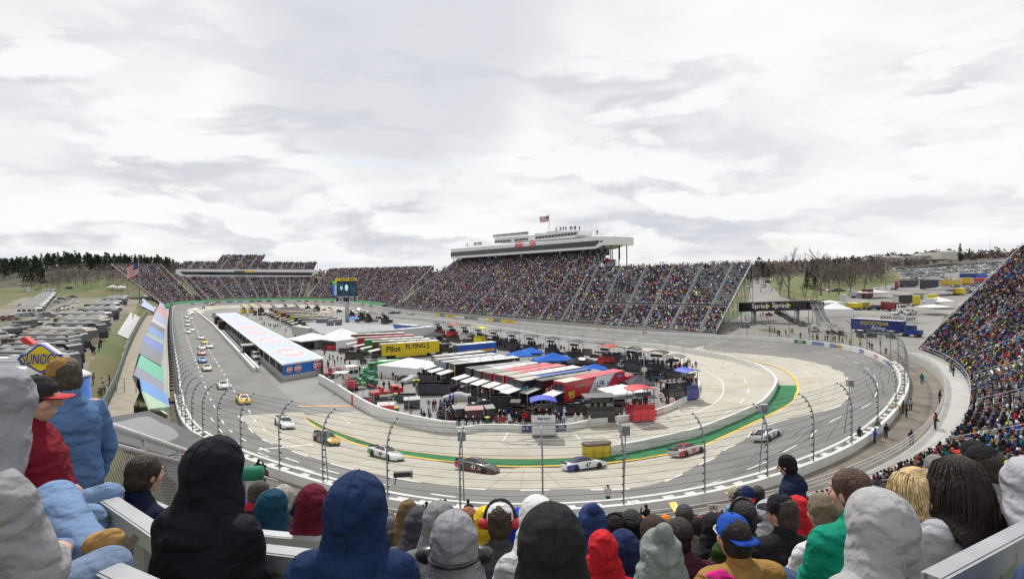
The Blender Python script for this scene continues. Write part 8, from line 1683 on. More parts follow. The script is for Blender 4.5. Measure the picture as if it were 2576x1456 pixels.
# pale warehouse on the hill
def shed(label,px0,px1,py,y,h,c):
    p,q=V(px0,py,y),V(px1,py,y); P=Plane(p,q); r=thing('warehouse',label,'building',tuple(p)); b=MB(); n=np.array([*P.n,0]); d=q-p; b.add([p,q,q-n*25,p-n*25,p+[0,0,h],q+[0,0,h],q-n*25+[0,0,h],p-n*25+[0,0,h]],[(0,1,5,4),(1,2,6,5),(2,3,7,6),(3,0,4,7)]); child(b,'wall',[paint(c,.7,0)],r); b=MB(); b.add([p+[0,0,h],q+[0,0,h],(q+p)/2*0+q-n*12+[0,0,h+2.],p-n*12+[0,0,h+2.],q-n*25+[0,0,h],p-n*25+[0,0,h]],[(0,1,2,3),(3,2,4,5)]); child(b,'roof',[paint((.42,.42,.42),.6,0)],r)
shed('long white warehouse on the hill beyond the bare trees',2205,2300,657,620,4.5,(.6,.6,.6)); shed('tall pale warehouse end beside the long white one',2300,2410,654,600,5,(.5,.5,.47)); shed('beige block at the right end of the warehouses',2368,2407,652,585,8,(.52,.5,.46))
# trees one can tell apart
def baretree(label,base,h,sp=.28,seed=1):
    rr=random.Random(seed); r=thing('bare_tree',label,'tree',tuple(base)); tr=MB(); tw=MB()
    def br(p,d,l,rad,dep):
        q=p+d*l; (tr if dep<2 else tw).tube([p,(p+q)/2+A3(rr.uniform(-.05,.05),rr.uniform(-.05,.05),0)*l,q],[rad,rad*.85,rad*.65],5 if dep<2 else 3,0,False)
        if dep>=5 or l<.35: return
        for i in range(rr.choice((2,3,3)) if dep else 5):
            a=rr.uniform(.25,.75); ph=rr.uniform(0,6.28); t=np.cross(d,A3(math.cos(ph),math.sin(ph),.2)); t/=np.linalg.norm(t)+1e-6; nd=d*math.cos(a)+t*math.sin(a)+A3(0,0,.18); nd/=np.linalg.norm(nd); br(p+d*l*(1 if i==0 else rr.uniform(.45,1)),nd,l*rr.uniform(.55,.78),rad*.6,dep+1)
    br(A3(0,0,0),A3(0,0,1.),h*.34,h*.018,0); tr.obj('trunk',[BARK],r); tw.obj('crown',[BARK],r)
def pinetree(label,base,h,w,col_=(.02,.04,.018)):
    r=thing('evergreen_tree',label,'tree',tuple(base)); b=MB(); b.tube([(0,0,0),(0,0,h*.9)],h*.02,6,r1=.03); b.obj('trunk',[BARK],r); VV=[];CC=[]
    for f in np.linspace(.12,1,9):
        n=int(90*(1.15-f))+14; VV.append(leafcloud(A3(0,0,h*f),A3(w*(1.1-f)+.2,w*(1.1-f)+.2,h*.09),n,h*.022)); CC.append(np.tile(np.array(col_)*R.uniform(.7,1.4),(n,1)))
    V_=np.vstack(VV); mobj('crown',npmesh('crown',V_,np.arange(len(V_)).reshape(-1,4),np.vstack(CC),[FOL]),r)
for i,(u,v,y,h,l) in enumerate(((1985,752,300,27,'largest bare tree, standing right of the main stand by the access road'),(1962,745,330,15,'smaller bare tree left of the largest one'),(2065,745,340,30,'tall slender bare tree behind the bridge stairs'),(2085,740,360,20,'bare tree right of the slender tall one'),(2025,758,285,9,'small grey bare tree on the grass slope'),(1995,778,250,7,'low bare bush tree near the bridge'),(2045,770,262,8,'pale twiggy tree above the marquee'),(2110,742,370,21,'bare tree at the wood edge, left'),(2140,742,380,19,'bare tree at the wood edge, middle'),(2175,740,385,20,'bare tree at the wood edge, right'),(1045,680,420,18,'bare tree in the gap left of the tall stand'),(1110,668,430,17,'bare tree behind the left end of the tall stand'),(1130,668,420,13,'low bare tree beside the press box'))): baretree(l,hitg(u,v) if y<400 else (*V(u,v,y)[:2],tz1(*V(u,v,y)[:2])),h,seed=i+3)
for u,v,y,h,w,l in ((2030,735,330,12,2.6,'dark evergreen tree beside the slender bare tree'),(2050,742,320,9,3.0,'broad dark evergreen at the top of the grass slope'),(1715,664,420,15,3.4,'pointed evergreen behind the main stand, left'),(1740,663,430,18,3.8,'tallest evergreen behind the main stand'),(1665,664,440,12,4.,'rounded evergreen behind the main stand'),(1860,662,450,15,3.4,'evergreen just left of the access road'),(1905,668,480,14,3.4,'evergreen just right of the access road'),(1552,660,430,12,5.,'dark green tree behind the sign on the tall stand'),(2415,640,640,20,5,'lone pine on the skyline above the car park')): q=V(u,v,y); pinetree(l,(q[0],q[1],tz1(q[0],q[1])),h,w)
sp=[]
for i in range(700):
    u=R.uniform(1540,1960);y=R.uniform(400,620);x=(u-1288)/1400*y; sp.append((x,y,R.uniform(9,15),'pine' if R.random()<.12 else 'bare'))
for i in range(420):
    u=R.uniform(2040,2330);y=R.uniform(350,560)-(u-2040)*.05
    if u>2235 and y<470: continue
    x=(u-1288)/1400*y; sp.append((x,y,R.uniform(9,17),'pine' if R.random()<.05 else 'bare'))
for i in range(160): u=R.uniform(780,1180);y=R.uniform(480,700);x=(u-1288)/1400*y; sp.append((x,y,R.uniform(10,16),'pine' if R.random()<.2 else 'bare'))
wood('roadside_woods','brown leafless woods behind the main stand and beside the vendor lot',sp)
sp=[]
for i in range(2600):
    u=R.uniform(700,2900) if i%3 else R.uniform(1500,2900);y=R.uniform(680,2400);x=(u-1288)/1400*y; sp.append((x,y,R.uniform(12,20)*(1 if y<1200 else 1.3),'pine' if R.random()<.07 else 'bare'))
wood('hill_forest','distant wooded hills along the right horizon',sp)
# power lines
pl=[]
for u,vb,vt,y in ((2025,745,640,330),(2105,705,640,420),(2228,760,665,300),(2490,640,600,560)):
    a=V(u,vb,y); g=A3(a[0],a[1],tz1(a[0],a[1])); t=V(u,vt,y); pole('utility_pole',{2025:'utility pole beside the broad evergreen',2105:'utility pole at the edge of the bare woods',2228:'utility pole in the vendor lot',2490:'utility pole above the car park'}[u],g,t[2]-g[2],.2,'pole'); pl.append(A3(a[0],a[1],t[2]))
b=MB()
for dz in (-.3,-1.6,-2.6):
    for a,c in ((pl[0],pl[2]),(pl[0],V(1930,655,380)),(pl[2],V(2620,700,240))): b.tube([a+(c-a)*f+A3(0,0,dz-4*f*(1-f)*3) for f in np.linspace(0,1,12)],.06,3,0,False)
tag(b.obj('power_line',[STEELD]),'sagging power cables strung between the utility poles','cable')
# ---------------------------------------------------------------- spectators of the turn stand, from behind
NP=np.array([proj(p[:3]+[0,0,.9]) for p in NEARS]); dep=NEARS[:,1]
ok=(NP[:,0]>-40)&(NP[:,0]<2640)&(NP[:,1]<1500)&(dep>5.6); NV=NEARS[ok]; NV=NV[np.argsort(np.linalg.norm(NV[:,:3]-[0,0,CZ],axis=1))]
NEARCOL=[0,0,0,0,0,0,0,2,2,3,1,0,0,0,1,1,1,2,2,2,3,3,7,15,13,0,1,2,4,3,4,5,6,7,8,9,10,11,12,13,14,15,16,17,18,0,1,2,6,10,5]
for i,s in enumerate(NV[:330]):
    nm,c=CNAME[R.choice(NEARCOL)]; hd=R.choice(['hair','hair','cap','cap','hood']); hn=nm if hd=='hood' else (R.choice(['brown','black','tan','grey']) if hd=='hair' else R.choice(['black','navy','white','bright red','royal blue','orange','pale grey','olive']))
    row=int(round((s[2]-5.6)/rs_))+1; key=R.choice(['sit','lean','sitcross','sit','lean']); st=i>170 and R.random()<.04
    c=tuple(x*R.uniform(.8,1.15) for x in c)
    person(f'spectator in {nm} jacket with {hn} {hd}, row {row} above the walkway',tuple(s[:3]+np.array([0,0,0 if st else .42])),s[3]+3.14+R.uniform(-.35,.35),'stand' if st else key,c,R.choice(TROU)[1],hd,CD[hn],'spectators in the turn stand',R.uniform(.94,1.06))
def neartemplate(stand=False):
    parts=[]
    def add(b,gi): parts.append((b.v,[f if len(f)==4 else (*f,f[-1]) for f in b.f if len(f) in (3,4)],gi))
    b=MB(); n=8; P=[(.19,.13,.05),(.205,.14,.30),(.22,.135,.46),(.10,.08,.60)]; V_=[(rx*math.cos(2*math.pi*j/n),ry*math.sin(2*math.pi*j/n)+.02+z*-.12,z+.42) for rx,ry,z in P for j in range(n)]; b.add(V_,[(i*n+j,i*n+(j+1)%n,(i+1)*n+(j+1)%n,(i+1)*n+j) for i in range(3) for j in range(n)]); add(b,0)
    for s in (-1,1):
        b=MB(); b.tube([(s*.21,-.03,.86),(s*.28,-.10,.60),(s*.13,-.34,.55)],[.075,.065,.045],5,0,False); add(b,0)
        b=MB(); b.tube([(s*.1,-.02,.52),(s*.12,-.02,.0),(s*.12,-.02,-.42)] if stand else [(s*.1,-.02,.52),(s*.14,-.46,.54),(s*.14,-.44,.06)],[.095,.08,.06],5,0,False); add(b,2)
    b=MB(); b.ell((0,-.08,1.16),(.095,.115,.13),8,6); add(b,1)
    V_=[];F_=[];g=[]
    for v,f,gi in parts: o=len(V_); V_+=v; F_+=[tuple(i+o for i in q) for q in f]; g+=[gi]*len(f)
    return np.array(V_),np.array(F_),np.array(g)
for x,y,nm,c,key in ((1100,1260,'orange','orange','stand'),(1110,1280,'brown','brown','stand'),(975,820,'teal','teal','stand'),(1290,740,'black','black','stand'),(1265,700,'tan','tan','stand'),(340,1400,'black','black','cross'),(495,1420,'royal blue','royal blue','stand'),(525,1320,'charcoal','charcoal','stand'),(610,1370,'black','black','hands'),(625,1190,'navy','navy','sit'),(780,1120,'olive','olive','stand'),(860,1090,'pale grey','pale grey','stand'),(815,1160,'brown','brown','stand'),(1150,1010,'black','black','stand'),(870,1440,'black','black','stand')):
    hi=x>950; g=G(*zR(x,y),5.0 if hi else 3.75); person(f'person in {nm} jacket standing on the '+('concrete walkway' if hi else 'brown apron behind the barrier'),tuple(g),R.uniform(2,4.5),key,CD[c],(.05,.06,.09),'cap',(.03,.03,.03),'people behind the barrier',1.0)
g=G(*zR(700,1110),3.75); t=thing('wooden_crate','tan wooden crate on the brown apron behind the barrier','crate',tuple(g)); b=MB(); b.box((0,0,.45),(1.5,1.1,.9)); b.obj('box',[mat('crate_wood',(.33,.25,.15),.8,0,.2,3.)],t); b=MB(); b.box((0,0,.93),(1.56,1.16,.06)); b.obj('lid',[mat('crate_wood',(.33,.25,.15))],t)
def lampmast(label,zb,zt,base):
    g=G(*base,3.7); tp=V(*zt,g[1]); t=thing('loudspeaker_mast',label,'mast',tuple(g)); b=MB(); h=tp[2]-g[2]; b.tube([(0,0,0),(tp[0]-g[0],0,h)],.055,6); b.obj('pole',[STEEL],t); b=MB(); b.box((tp[0]-g[0],0,h+.45),(.62,.5,.75)); bx=b.obj('speaker_box',[paint((.30,.31,.31))],t); b=MB(); b.box((tp[0]-g[0],-.26,h+.45),(.54,.02,.66)); b.obj('grille',[paint((.22,.225,.23))],bx)
lampmast('grey box loudspeaker on a thin mast beside the fourth fence post',None,zN(300,425),zN(322,1000)); lampmast('grey box loudspeaker on a thin mast right of the yellow barrels',None,zN(1832,375),zN(1812,1040)); lampmast('grey box loudspeaker on a thin mast right of the pit road wall end',None,(1921,1040),(1908,1215)); lampmast('grey box loudspeaker on the farthest thin mast at the right turn',None,zR(248,850),zR(195,1310)); lampmast('thin mast with a small box among the left fence posts',None,zM(712,470),zM(760,1010))
# ---------------------------------------------------------------- the people right in front of the camera
SKM=dict(fair=SKIN,dark=SKIND)
HAIRM={}
def hairmat(c):
    k='hair_%d_%d_%d'%tuple(int(x*255) for x in c)
    return mat(k,c,.5,0,.5,30.,bump=.9,bs=1.,spec=.35,stretch=(95,95,16))
HERO=[];SEAM=[]
def hero(px,py,d,lab,jac,head,tro=(.05,.08,.16),kind='sit',arms='lap',lean=.18,yaw=0.,turn=0.,nod=.1,w=1.,puff=1.,hoodc=None,skin='fair',sc=1.,dn=False,vox=.016,extra=None,reach=None,peak=0.,shoes=(.04,.03,.025),legs=True):
    """one near spectator: body skin, jacket, trousers, boots and headwear; px,py is the middle of the head"""
    J=pose(kind,lean,arms,turn,nod,reach=reach); hp=V(px,py,d); c,s=math.cos(yaw),math.sin(yaw); h=J['head']*sc; loc=hp-A3(h[0]*c-h[1]*s,h[0]*s+h[1]*c,h[2])
    i=len(HERO); o=mobj('person',remesh(body_mb(J,True),'person_body',SKM[skin],.011,2),None,tuple(loc),yaw); o.scale=(sc,)*3; tag(o,lab,'person')
    mobj('jacket',remesh(jacket_mb(J,w,puff,'down' if dn else None),'jacket_cloth',cloth(jac),vox,6,.013,i),o)
    if legs: mobj('trousers',remesh(trousers_mb(J),'trouser_cloth',cloth(tro),.02,4,.008,i+50),o); mobj('boots',remesh(boots_mb(J,1.1),'boot_leather',cloth(shoes),.016,2),o)
    kindh=head[0]
    if kindh=='hood': SEAM.append((o,J)); hd_=mobj('hood',remesh(hood_mb(J,peak,head[2] if len(head)>2 else 1.),'hood_cloth',cloth(head[1]),.014,6,.008,i+9),o)
    elif kindh=='hair': mobj('hair',remesh(hair_mb(J,head[2] if len(head)>2 else 1.),'hair_mass',hairmat(head[1]),.010,2,.007,i),o)
    elif kindh=='beanie':
        b=hair_mb(J,1.10); M=headM(J); mobj('knit_cap',remesh(b,'knit_cloth',cloth(head[1]),.012,3,.003,i),o)
    elif kindh=='cap':
        mobj('hair',remesh(hair_mb(J,1.03),'hair_mass',hairmat(head[3] if len(head)>3 else (.03,.02,.015)),.010,2,.004,i),o); cap_parts(o,J,head[1],head[2],backwards=len(head)>4 and head[4])
    if extra: extra(o,J)
    HERO.append(loc); return o,J
def phones(c=(.5,.02,.03)): return lambda o,J: headphones(o,J,c)
def sunglasses(c=BK):
    def f(o,J):
        M=headM(J); P=lambda x,y,z: J['head']+np.array(M@Vector((x,y,z))); b=MB()
        for s in (-1,1): b.ell(P(s*.033,.100,.022),(.030,.010,.022),10,6,Mx=M); b.tube([P(s*.06,.095,.026),P(s*.084,.03,.022),P(s*.084,-.03,.01)],.004,4)
        b.obj('sunglasses',[mat('lens_%d'%int(c[0]*99),c,.15)],o)
    return f
NVY=(.012,.022,.06);GRY=(.27,.27,.29);BLK2=(.012,.012,.016)
def bun(o,J): pass
hero(-22,1040,1.9,'person in a grey hooded sweatshirt at the far left edge, hood up',GRY,('hood',(.25,.25,.28),1.05),tro=(.16,.22,.33),yaw=-.30,lean=.22,arms='lap',w=1.1,sc=1.02)
hero(92,1004,3.1,'person in dark red jacket and red and black cap, hand on hip',(.16,.008,.02),('cap',(.03,.028,.028),(.5,.06,.07),(.05,.03,.02)),tro=(.16,.25,.40),yaw=-1.15,lean=-.12,arms='hip',turn=0,w=1.0,reach=dict(knl=(-.13,.27,.15),knr=(.13,.24,.13),anl=(-.13,.30,-.30),anr=(.13,.27,-.31),toel=(-.14,.46,-.35),toer=(.14,.43,-.36)))
hero(158,948,3.75,'person standing in a blue denim jacket, sunglasses and yellow patterned cap',(.09,.17,.33),('cap',(.26,.15,.05),(.50,.27,.03),(.06,.045,.03)),tro=(.07,.12,.24),kind='stand',arms='down',yaw=1.3,turn=0,nod=.05,lean=.03,w=.86,puff=.84,extra=sunglasses())
hero(367,1193,3.55,'dark haired person in a plain navy sweater at the left rail',(.006,.010,.032),('hair',(.030,.018,.012),1.03),lean=.14,yaw=-.45,w=1.02)
hero(540,1190,2.55,'person in a black hooded sweatshirt, large dark hood left of the navy one',(.010,.010,.015),('hood',(.009,.009,.014),1.1),lean=.12,yaw=-.25,w=1.12)
hero(898,1295,2.45,'person in a navy padded coat with a tall hood, bottom centre left',(.010,.024,.075),('hood',(.010,.024,.075),1.22),lean=.14,w=1.22,puff=1.12,yaw=-.05)
hero(656,1240,5.6,'short haired person in black jacket with a red collar',(.012,.012,.014),('hair',(.05,.035,.025)),yaw=-.9,w=1.05,hoodc=(.5,.03,.03),dn=False,extra=lambda o,J: mobj('collar',remesh((lambda b:(b.cap(J['neck']+[0,0,-.02],J['neck']+[0,0,.045],.092,.085),b)[1])(MB()),'collar_cloth',cloth((.42,.02,.03)),.014,2),o))
hero(684,1283,4.5,'person in a dark teal hooded coat sitting near the rail',(.012,.05,.075),('hood',(.008,.05,.09),1.08),lean=.32,yaw=-.35)
hero(713,1258,5.3,'person with curly grey hair beside the dark teal hood',(.05,.05,.06),('hair',(.33,.31,.27),1.25),lean=.2)
hero(737,1288,5.6,'person in a small navy hood between teal and maroon hoods',NVY,('hood',(.012,.02,.05)),lean=.2); hero(787,1275,4.1,'person in a maroon hood and black quilted jacket',(.022,.022,.024),('hood',(.10,.008,.022),1.06),lean=.2,w=1.05)
hero(1027,1293,6.2,'person in a brown camouflage hood left of the grey hoods',(.05,.045,.03),('hood',(.13,.09,.05)),lean=.2)
hero(1052,1322,4.7,'person in a charcoal sweatshirt with a dark grey hood',(.075,.075,.085),('hood',(.06,.06,.075)),lean=.25,w=1.08,yaw=-.1); hero(1104,1318,3.9,'person in a two tone grey jacket with a light grey hood',(.15,.15,.155),('hood',(.20,.20,.205),1.05),lean=.15)
def camera_strap(o,J):
    M=headM(J); P=lambda x,y,z: J['head']+np.array(M@Vector((x,y,z))); b=MB(); b.tube([P(.124*math.cos(a),-.012+.150*math.sin(a),-.04) for a in np.linspace(math.pi,2*math.pi,15)],.012,6); b.obj('goggle_strap',[paint(BK)],o)
    for s in (-1,1): b=MB(); b.cap(P(s*.12,.0,-.045),P(s*.155,.0,-.045),.048,.042,10); b.obj('ear_cup',[paint(BK)],o)
hero(1143,1372,2.75,'person in a pale grey hood with a black headset strap round the back',(.012,.012,.014),('hood',(.24,.24,.26),1.08),lean=.16,w=1.08,extra=camera_strap)
hero(1178,1313,5.2,'person with ginger hair below the fence posts',(.10,.09,.09),('hair',(.24,.07,.02),1.15),lean=.15); hero(1222,1318,5.0,'person in a yellow hood and tan coat',(.24,.17,.09),('hood',(.60,.42,.02)),lean=.2)
hero(1258,1310,3.75,'person in a white cap and red ear protectors, black and white jacket',(.05,.05,.055),('cap',(.68,.68,.70),(.66,.66,.68),(.045,.028,.018),False),lean=.14,w=1.1,extra=phones(),nod=.05); hero(1305,1330,4.4,'person in a bright blue hood beside the red ear protectors',(.01,.03,.33),('hood',(.012,.035,.36)),lean=.2)
hero(1352,1312,3.4,'person in a white hood partly hidden by the big black hood',(.5,.5,.5),('hood',(.55,.55,.56)),lean=.25,yaw=.1); hero(1388,1388,2.0,'person in a big black hood and brown fur trimmed coat',(.05,.03,.022),('hood',(.016,.016,.018),1.12),lean=.16,w=1.1,puff=1.15,extra=lambda o,J: mobj('fur_trim',remesh((lambda b:([b.cap(J['neck']+A3(.14*math.cos(a),-.03+.13*math.sin(a),-.02),J['neck']+A3(.14*math.cos(a+.5),-.03+.13*math.sin(a+.5),-.02),.045,.045) for a in np.arange(0,6.3,.5)],b)[1])(MB()),'fur',hairmat((.12,.075,.05)),.012,1,.02,3),o))
hero(1490,1318,4.3,'person in a slate blue hood right of the big black hood',(.03,.05,.13),('hood',(.03,.05,.14)),lean=.25,peak=.06); hero(1516,1388,3.4,'child in a bright red hood and coat',(.42,.012,.02),('hood',(.45,.015,.025),.95),lean=.12,sc=.86); hero(1547,1332,4.9,'person in a black and red knit cap with red ear protectors',(.03,.02,.02),('beanie',(.02,.014,.014)),extra=phones((.4,.02,.03)))
hero(1590,1322,4.9,'black haired person in a light grey hooded top',(.30,.30,.32),('hair',(.008,.007,.007),1.15),lean=.15,dn=True); hero(1568,1392,3.7,'person bending forward in a dark blue jacket',(.014,.025,.08),('hood',(.014,.025,.08)),lean=.42,w=1.1); hero(1646,1345,4.6,'person in a dark brown hood and brown coat',(.045,.03,.024),('hood',(.05,.034,.028),1.05),lean=.25)
hero(1722,1302,5.6,'person in a grey flat cap and dark clothes',(.10,.11,.10),('cap',(.06,.06,.075),(.05,.05,.06)),yaw=-.3); hero(1711,1348,3.9,'dark haired person in a maroon hooded top',(.055,.012,.026),('hair',(.016,.009,.008),1.05),lean=.12,w=1.1,dn=True,turn=.5); hero(1660,1402,2.9,'person in a pale grey green hooded sweatshirt, pointed hood',(.19,.21,.20),('hood',(.21,.23,.22)),lean=.14,w=1.12,peak=.10)
def pinkhand(o,J):
    b=MB(); hand(b,J['shl']+A3(-.03,-.03,.085),J['shl']+A3(-.22,.02,.05),.9,.7); mobj('pink_glove',remesh(b,'glove_cloth',cloth((.55,.02,.20)),.006,2),o)
hero(1843,1350,3.2,'person in a backwards blue cap, white sunglasses and tan work coat',(.30,.165,.05),('cap',(.015,.07,.36),(.015,.06,.33),(.02,.014,.012),True),lean=.12,w=1.2,puff=1.1,yaw=.25,extra=lambda o,J:(pinkhand(o,J),sunglasses((.7,.7,.7))(o,J)))
hero(1797,1335,5.0,'person in a black hood with white striped sleeves',(.014,.014,.018),('hood',(.012,.012,.015)),lean=.2); hero(1868,1300,4.3,'person in a green jacket wearing a large black headset',(.03,.06,.012),('hair',(.012,.010,.010),1.1),lean=.15,extra=phones(BK)); hero(1850,1248,7.5,'person in a khaki cap and black jacket near the walkway',BLK2,('cap',(.35,.3,.2),(.3,.26,.17)),yaw=.4)
hero(1880,1250,7.0,'person in light blue jacket and dark cap facing the camera',(.14,.33,.58),('cap',(.015,.025,.09),(.4,.03,.04)),kind='stand',arms='cross',yaw=2.9,lean=.25); hero(1908,1243,7.6,'person in a black jacket beside the light blue one',BLK2,('hair',(.03,.02,.015)),kind='stand',yaw=-.6)
hero(1978,1170,6.9,'person standing in a dark blue coat with bright blue lining and knit cap',(.010,.018,.05),('beanie',(.012,.013,.016)),kind='stand',arms='down',yaw=1.0,turn=.2,nod=.2,lean=.04,dn=True,w=1.05,extra=lambda o,J: mobj('blue_panel',remesh((lambda b:(torso_ell(b,J,.98,1.02),b)[1])(MB()),'lining_cloth',cloth((.02,.16,.50)),.02,2),o))
hero(1965,1290,3.9,'person in a dark peaked cap and black jacket, seated at the right',(.012,.013,.016),('cap',(.014,.014,.016),(.014,.014,.016),(.05,.035,.03)),lean=.13,w=1.16,turn=-.5); hero(2006,1290,5.0,'person in a bright red hood behind the black jacket',(.4,.02,.02),('hood',(.45,.02,.025)),lean=.2); hero(1932,1302,5.0,'person in a pale grey hood between dark jackets',(.34,.34,.37),('hood',(.36,.36,.39)),lean=.25)
hero(2068,1290,3.7,'person in a camouflage knit cap and white long sleeved shirt',(.58,.57,.59),('beanie',(.16,.13,.09)),lean=.14,yaw=.2,tro=(.28,.36,.48),w=1.02); hero(2137,1238,3.0,'brown haired person in a bright green fleece jacket',(.005,.22,.14),('hair',(.07,.035,.022),1.02),lean=.10,w=1.10,turn=-.35,yaw=.15)
hero(2213,1335,2.3,'person in a pale grey hooded sweatshirt with the hood up, lower right',(.34,.34,.345),('hood',(.33,.33,.335),1.12),lean=.14,w=1.12)
def strands(o,J,col_,n,l,curl,rad,spread,name='hair_strands'):
    M=headM(J); h=J['head']; rr=random.Random(5); b=MB()
    for i in range(n):
        a=rr.uniform(math.pi*.93,math.pi*2.07); e=rr.uniform(.0,1.45); p=h+np.array(M@Vector((.084*math.cos(a)*math.cos(e),.098*math.sin(a)*math.cos(e)-.01,.025+.105*math.sin(e)))); pts=[p]; d=A3(math.cos(a)*.5,math.sin(a)*.5,.25); q=p.copy(); ph=rr.uniform(0,6.3); L=l*rr.uniform(.7,1.1)*(1+e*.35)
        for k in range(9):
            d=d*.62+A3(math.cos(a)*spread*.3,math.sin(a)*spread*.3,-1)*.4; q=q+d/np.linalg.norm(d)*L/9; 
            rad_=q[:2]-h[:2]; 
            if np.linalg.norm(rad_)<.105 and q[2]>h[2]-.10: q[:2]=h[:2]+rad_/np.linalg.norm(rad_)*.108
            if q[2]<J['neck'][2]-.02: q[1]=min(q[1],J['chest'][1]-.125+ (q[2]-J['chest'][2])*.15)
            pts.append(q+A3(math.cos(ph+k*1.5),math.sin(ph+k*1.5),math.sin(k*1.3+ph)*.5)*curl*k/8)
        b.tube(pts,[rad*(1-.6*k/9) for k in range(10)],4,0,False)
    b.obj(name,[hairmat(col_)],o)
hero(2303,1240,2.95,'person with shoulder length curly blonde hair and charcoal jacket',(.075,.075,.08),('hair',(.50,.36,.17),1.12),lean=.12,yaw=.1,w=1.02,extra=lambda o,J: strands(o,J,(.58,.43,.22),620,.24,.020,.0055,.7))
hero(2400,1205,2.85,'person with long straight dark brown hair and pale grey sweatshirt',(.38,.38,.41),('hair',(.020,.010,.008),1.0),lean=.14,yaw=.2,w=.96,extra=lambda o,J: strands(o,J,(.022,.011,.009),900,.46,.002,.0045,.18))
hero(2210,1243,5.2,'person in a black peaked cap behind the blonde hair',(.3,.02,.06),('cap',BLK2,BLK2)); hero(2474,1175,3.4,'person in a black cap with yellow emblem and grey hooded top',(.17,.17,.18),('cap',(.012,.012,.013),(.012,.012,.013),(.03,.02,.015)),dn=True,lean=.2,turn=-.4,extra=lambda o,J:(lambda b:(b.ell(J['head']+A3(.05,-.115,.06),(.03,.012,.025),8,5),b.obj('emblem',[paint((.6,.5,.03))],o)))(MB()))
hero(2452,1150,4.4,'person in a black cap and black lettered jacket near the right edge',BLK2,('cap',BLK2,(.35,.02,.02))); hero(2592,1232,2.65,'person in a light grey sweatshirt at the right edge, leaning forward',(.36,.36,.40),('hood',(.36,.36,.40)),lean=.35,yaw=.25,tro=(.18,.26,.42),w=1.15,arms='knee')
hero(2735,1240,1.75,'person at the bottom right corner of whom mainly a denim knee shows',(.03,.05,.12),('hair',(.03,.02,.015)),lean=-.25,yaw=.9,tro=(.19,.27,.42),arms='lap',reach=None)
hero(2432,1160,5.6,'person in orange knit cap in the right rows',(.05,.05,.06),('beanie',(.55,.17,.02))); hero(2350,1175,5.8,'person in grey beanie in the right rows',(.3,.3,.33),('beanie',(.2,.2,.21)))
# extra leg in denim and tan boot stretched out at the far left
def bootleg():
    o=thing('person','denim leg with tan laced boot of a person sitting beyond the left edge','person',tuple(V(150,1240,2.6))); p=[V(*zI(x,y),d)-np.array(o.location) for x,y,d in ((330,980,2.5),(470,1190,2.35),(600,1330,2.25))]
    b=MB(); b.cap(p[0],p[1],.10,.085); b.cap(p[1],p[2],.085,.08); mobj('trouser_leg',remesh(b,'trouser_cloth',cloth((.15,.23,.38)),.014,3,.008,7),o)
    q=[V(*zI(x,y),d)-np.array(o.location) for x,y,d in ((610,1350,2.22),(600,1250,2.24),(690,1215,2.2),(640,1360,2.18))]; b=MB(); b.cap(q[0],q[1]+A3(.01,0,0),.055,.058); b.cap(q[1],q[2],.056,.05); b.cap(q[0],q[3],.06,.055); b.cap(q[2],q[3],.05,.05); bt=mobj('boot',remesh(b,'boot_leather',cloth((.36,.22,.08)),.010,3),o)
    b=MB(); b.slab(q[3]+A3(-.02,-.03,-.06),q[2]+A3(.045,-.03,-.05),q[2]+A3(.05,.06,.0),q[3]+A3(-.02,.06,-.06),.03); b.obj('sole',[paint((.06,.045,.03),.8,0)],bt)
bootleg()
# benches and rails close by
def plank(label,a,c,w=.07,t=.09):
    r=thing('bleacher_bench',label,'bench',tuple(a)); a=np.array(a);c=np.array(c); d=(c-a)/np.linalg.norm(c-a); n=np.cross(d,[0,0,1.]); n/=np.linalg.norm(n); u=np.cross(n,d); b=MB(); b.slab(a+n*w/2,c+n*w/2,c-n*w/2,a-n*w/2,t); 
    for s in (-1,1): b.slab(a+n*(s*w/2+.012)-u*.004,c+n*(s*w/2+.012)-u*.004,c+n*(s*w/2-.012)-u*.004,a+n*(s*w/2-.012)-u*.004,.085)
    child(b,'seat_plank',[mat('bench_satin',(.36,.37,.39),.42,.3,.08,5.,bump=.05,bs=40.)],r)
    b=MB()
    for f in np.linspace(.12,.88,4): p=a+(c-a)*f; b.box(p-[0,0,.28],(.06,.06,.46))
    child(b,'bracket',[STEEL],r)
plank('bench with a long bright plank along the bottom right corner',V(2345,1446,1.95),V(2740,1240,2.75),.05,.12); plank('bench behind the dark haired person at the left',V(*zI(600,905),3.4),V(*zI(1080,1225),2.75)); plank('bench at the left edge of the stand below the rail',V(*zI(640,862),4.1),V(*zI(1050,1035),3.6)); plank('bench between the two large dark hoods',V(*zI(1000,1190),2.95),V(*zI(2240,1330),2.5)); plank('bench in the lower left corner under the tan boot',V(*zI(560,1330),2.15),V(*zI(1150,1600),1.75)); plank('bench between the navy and maroon hoods',V(*zI(1530,1155),4.0),V(*zI(2000,1200),3.9))
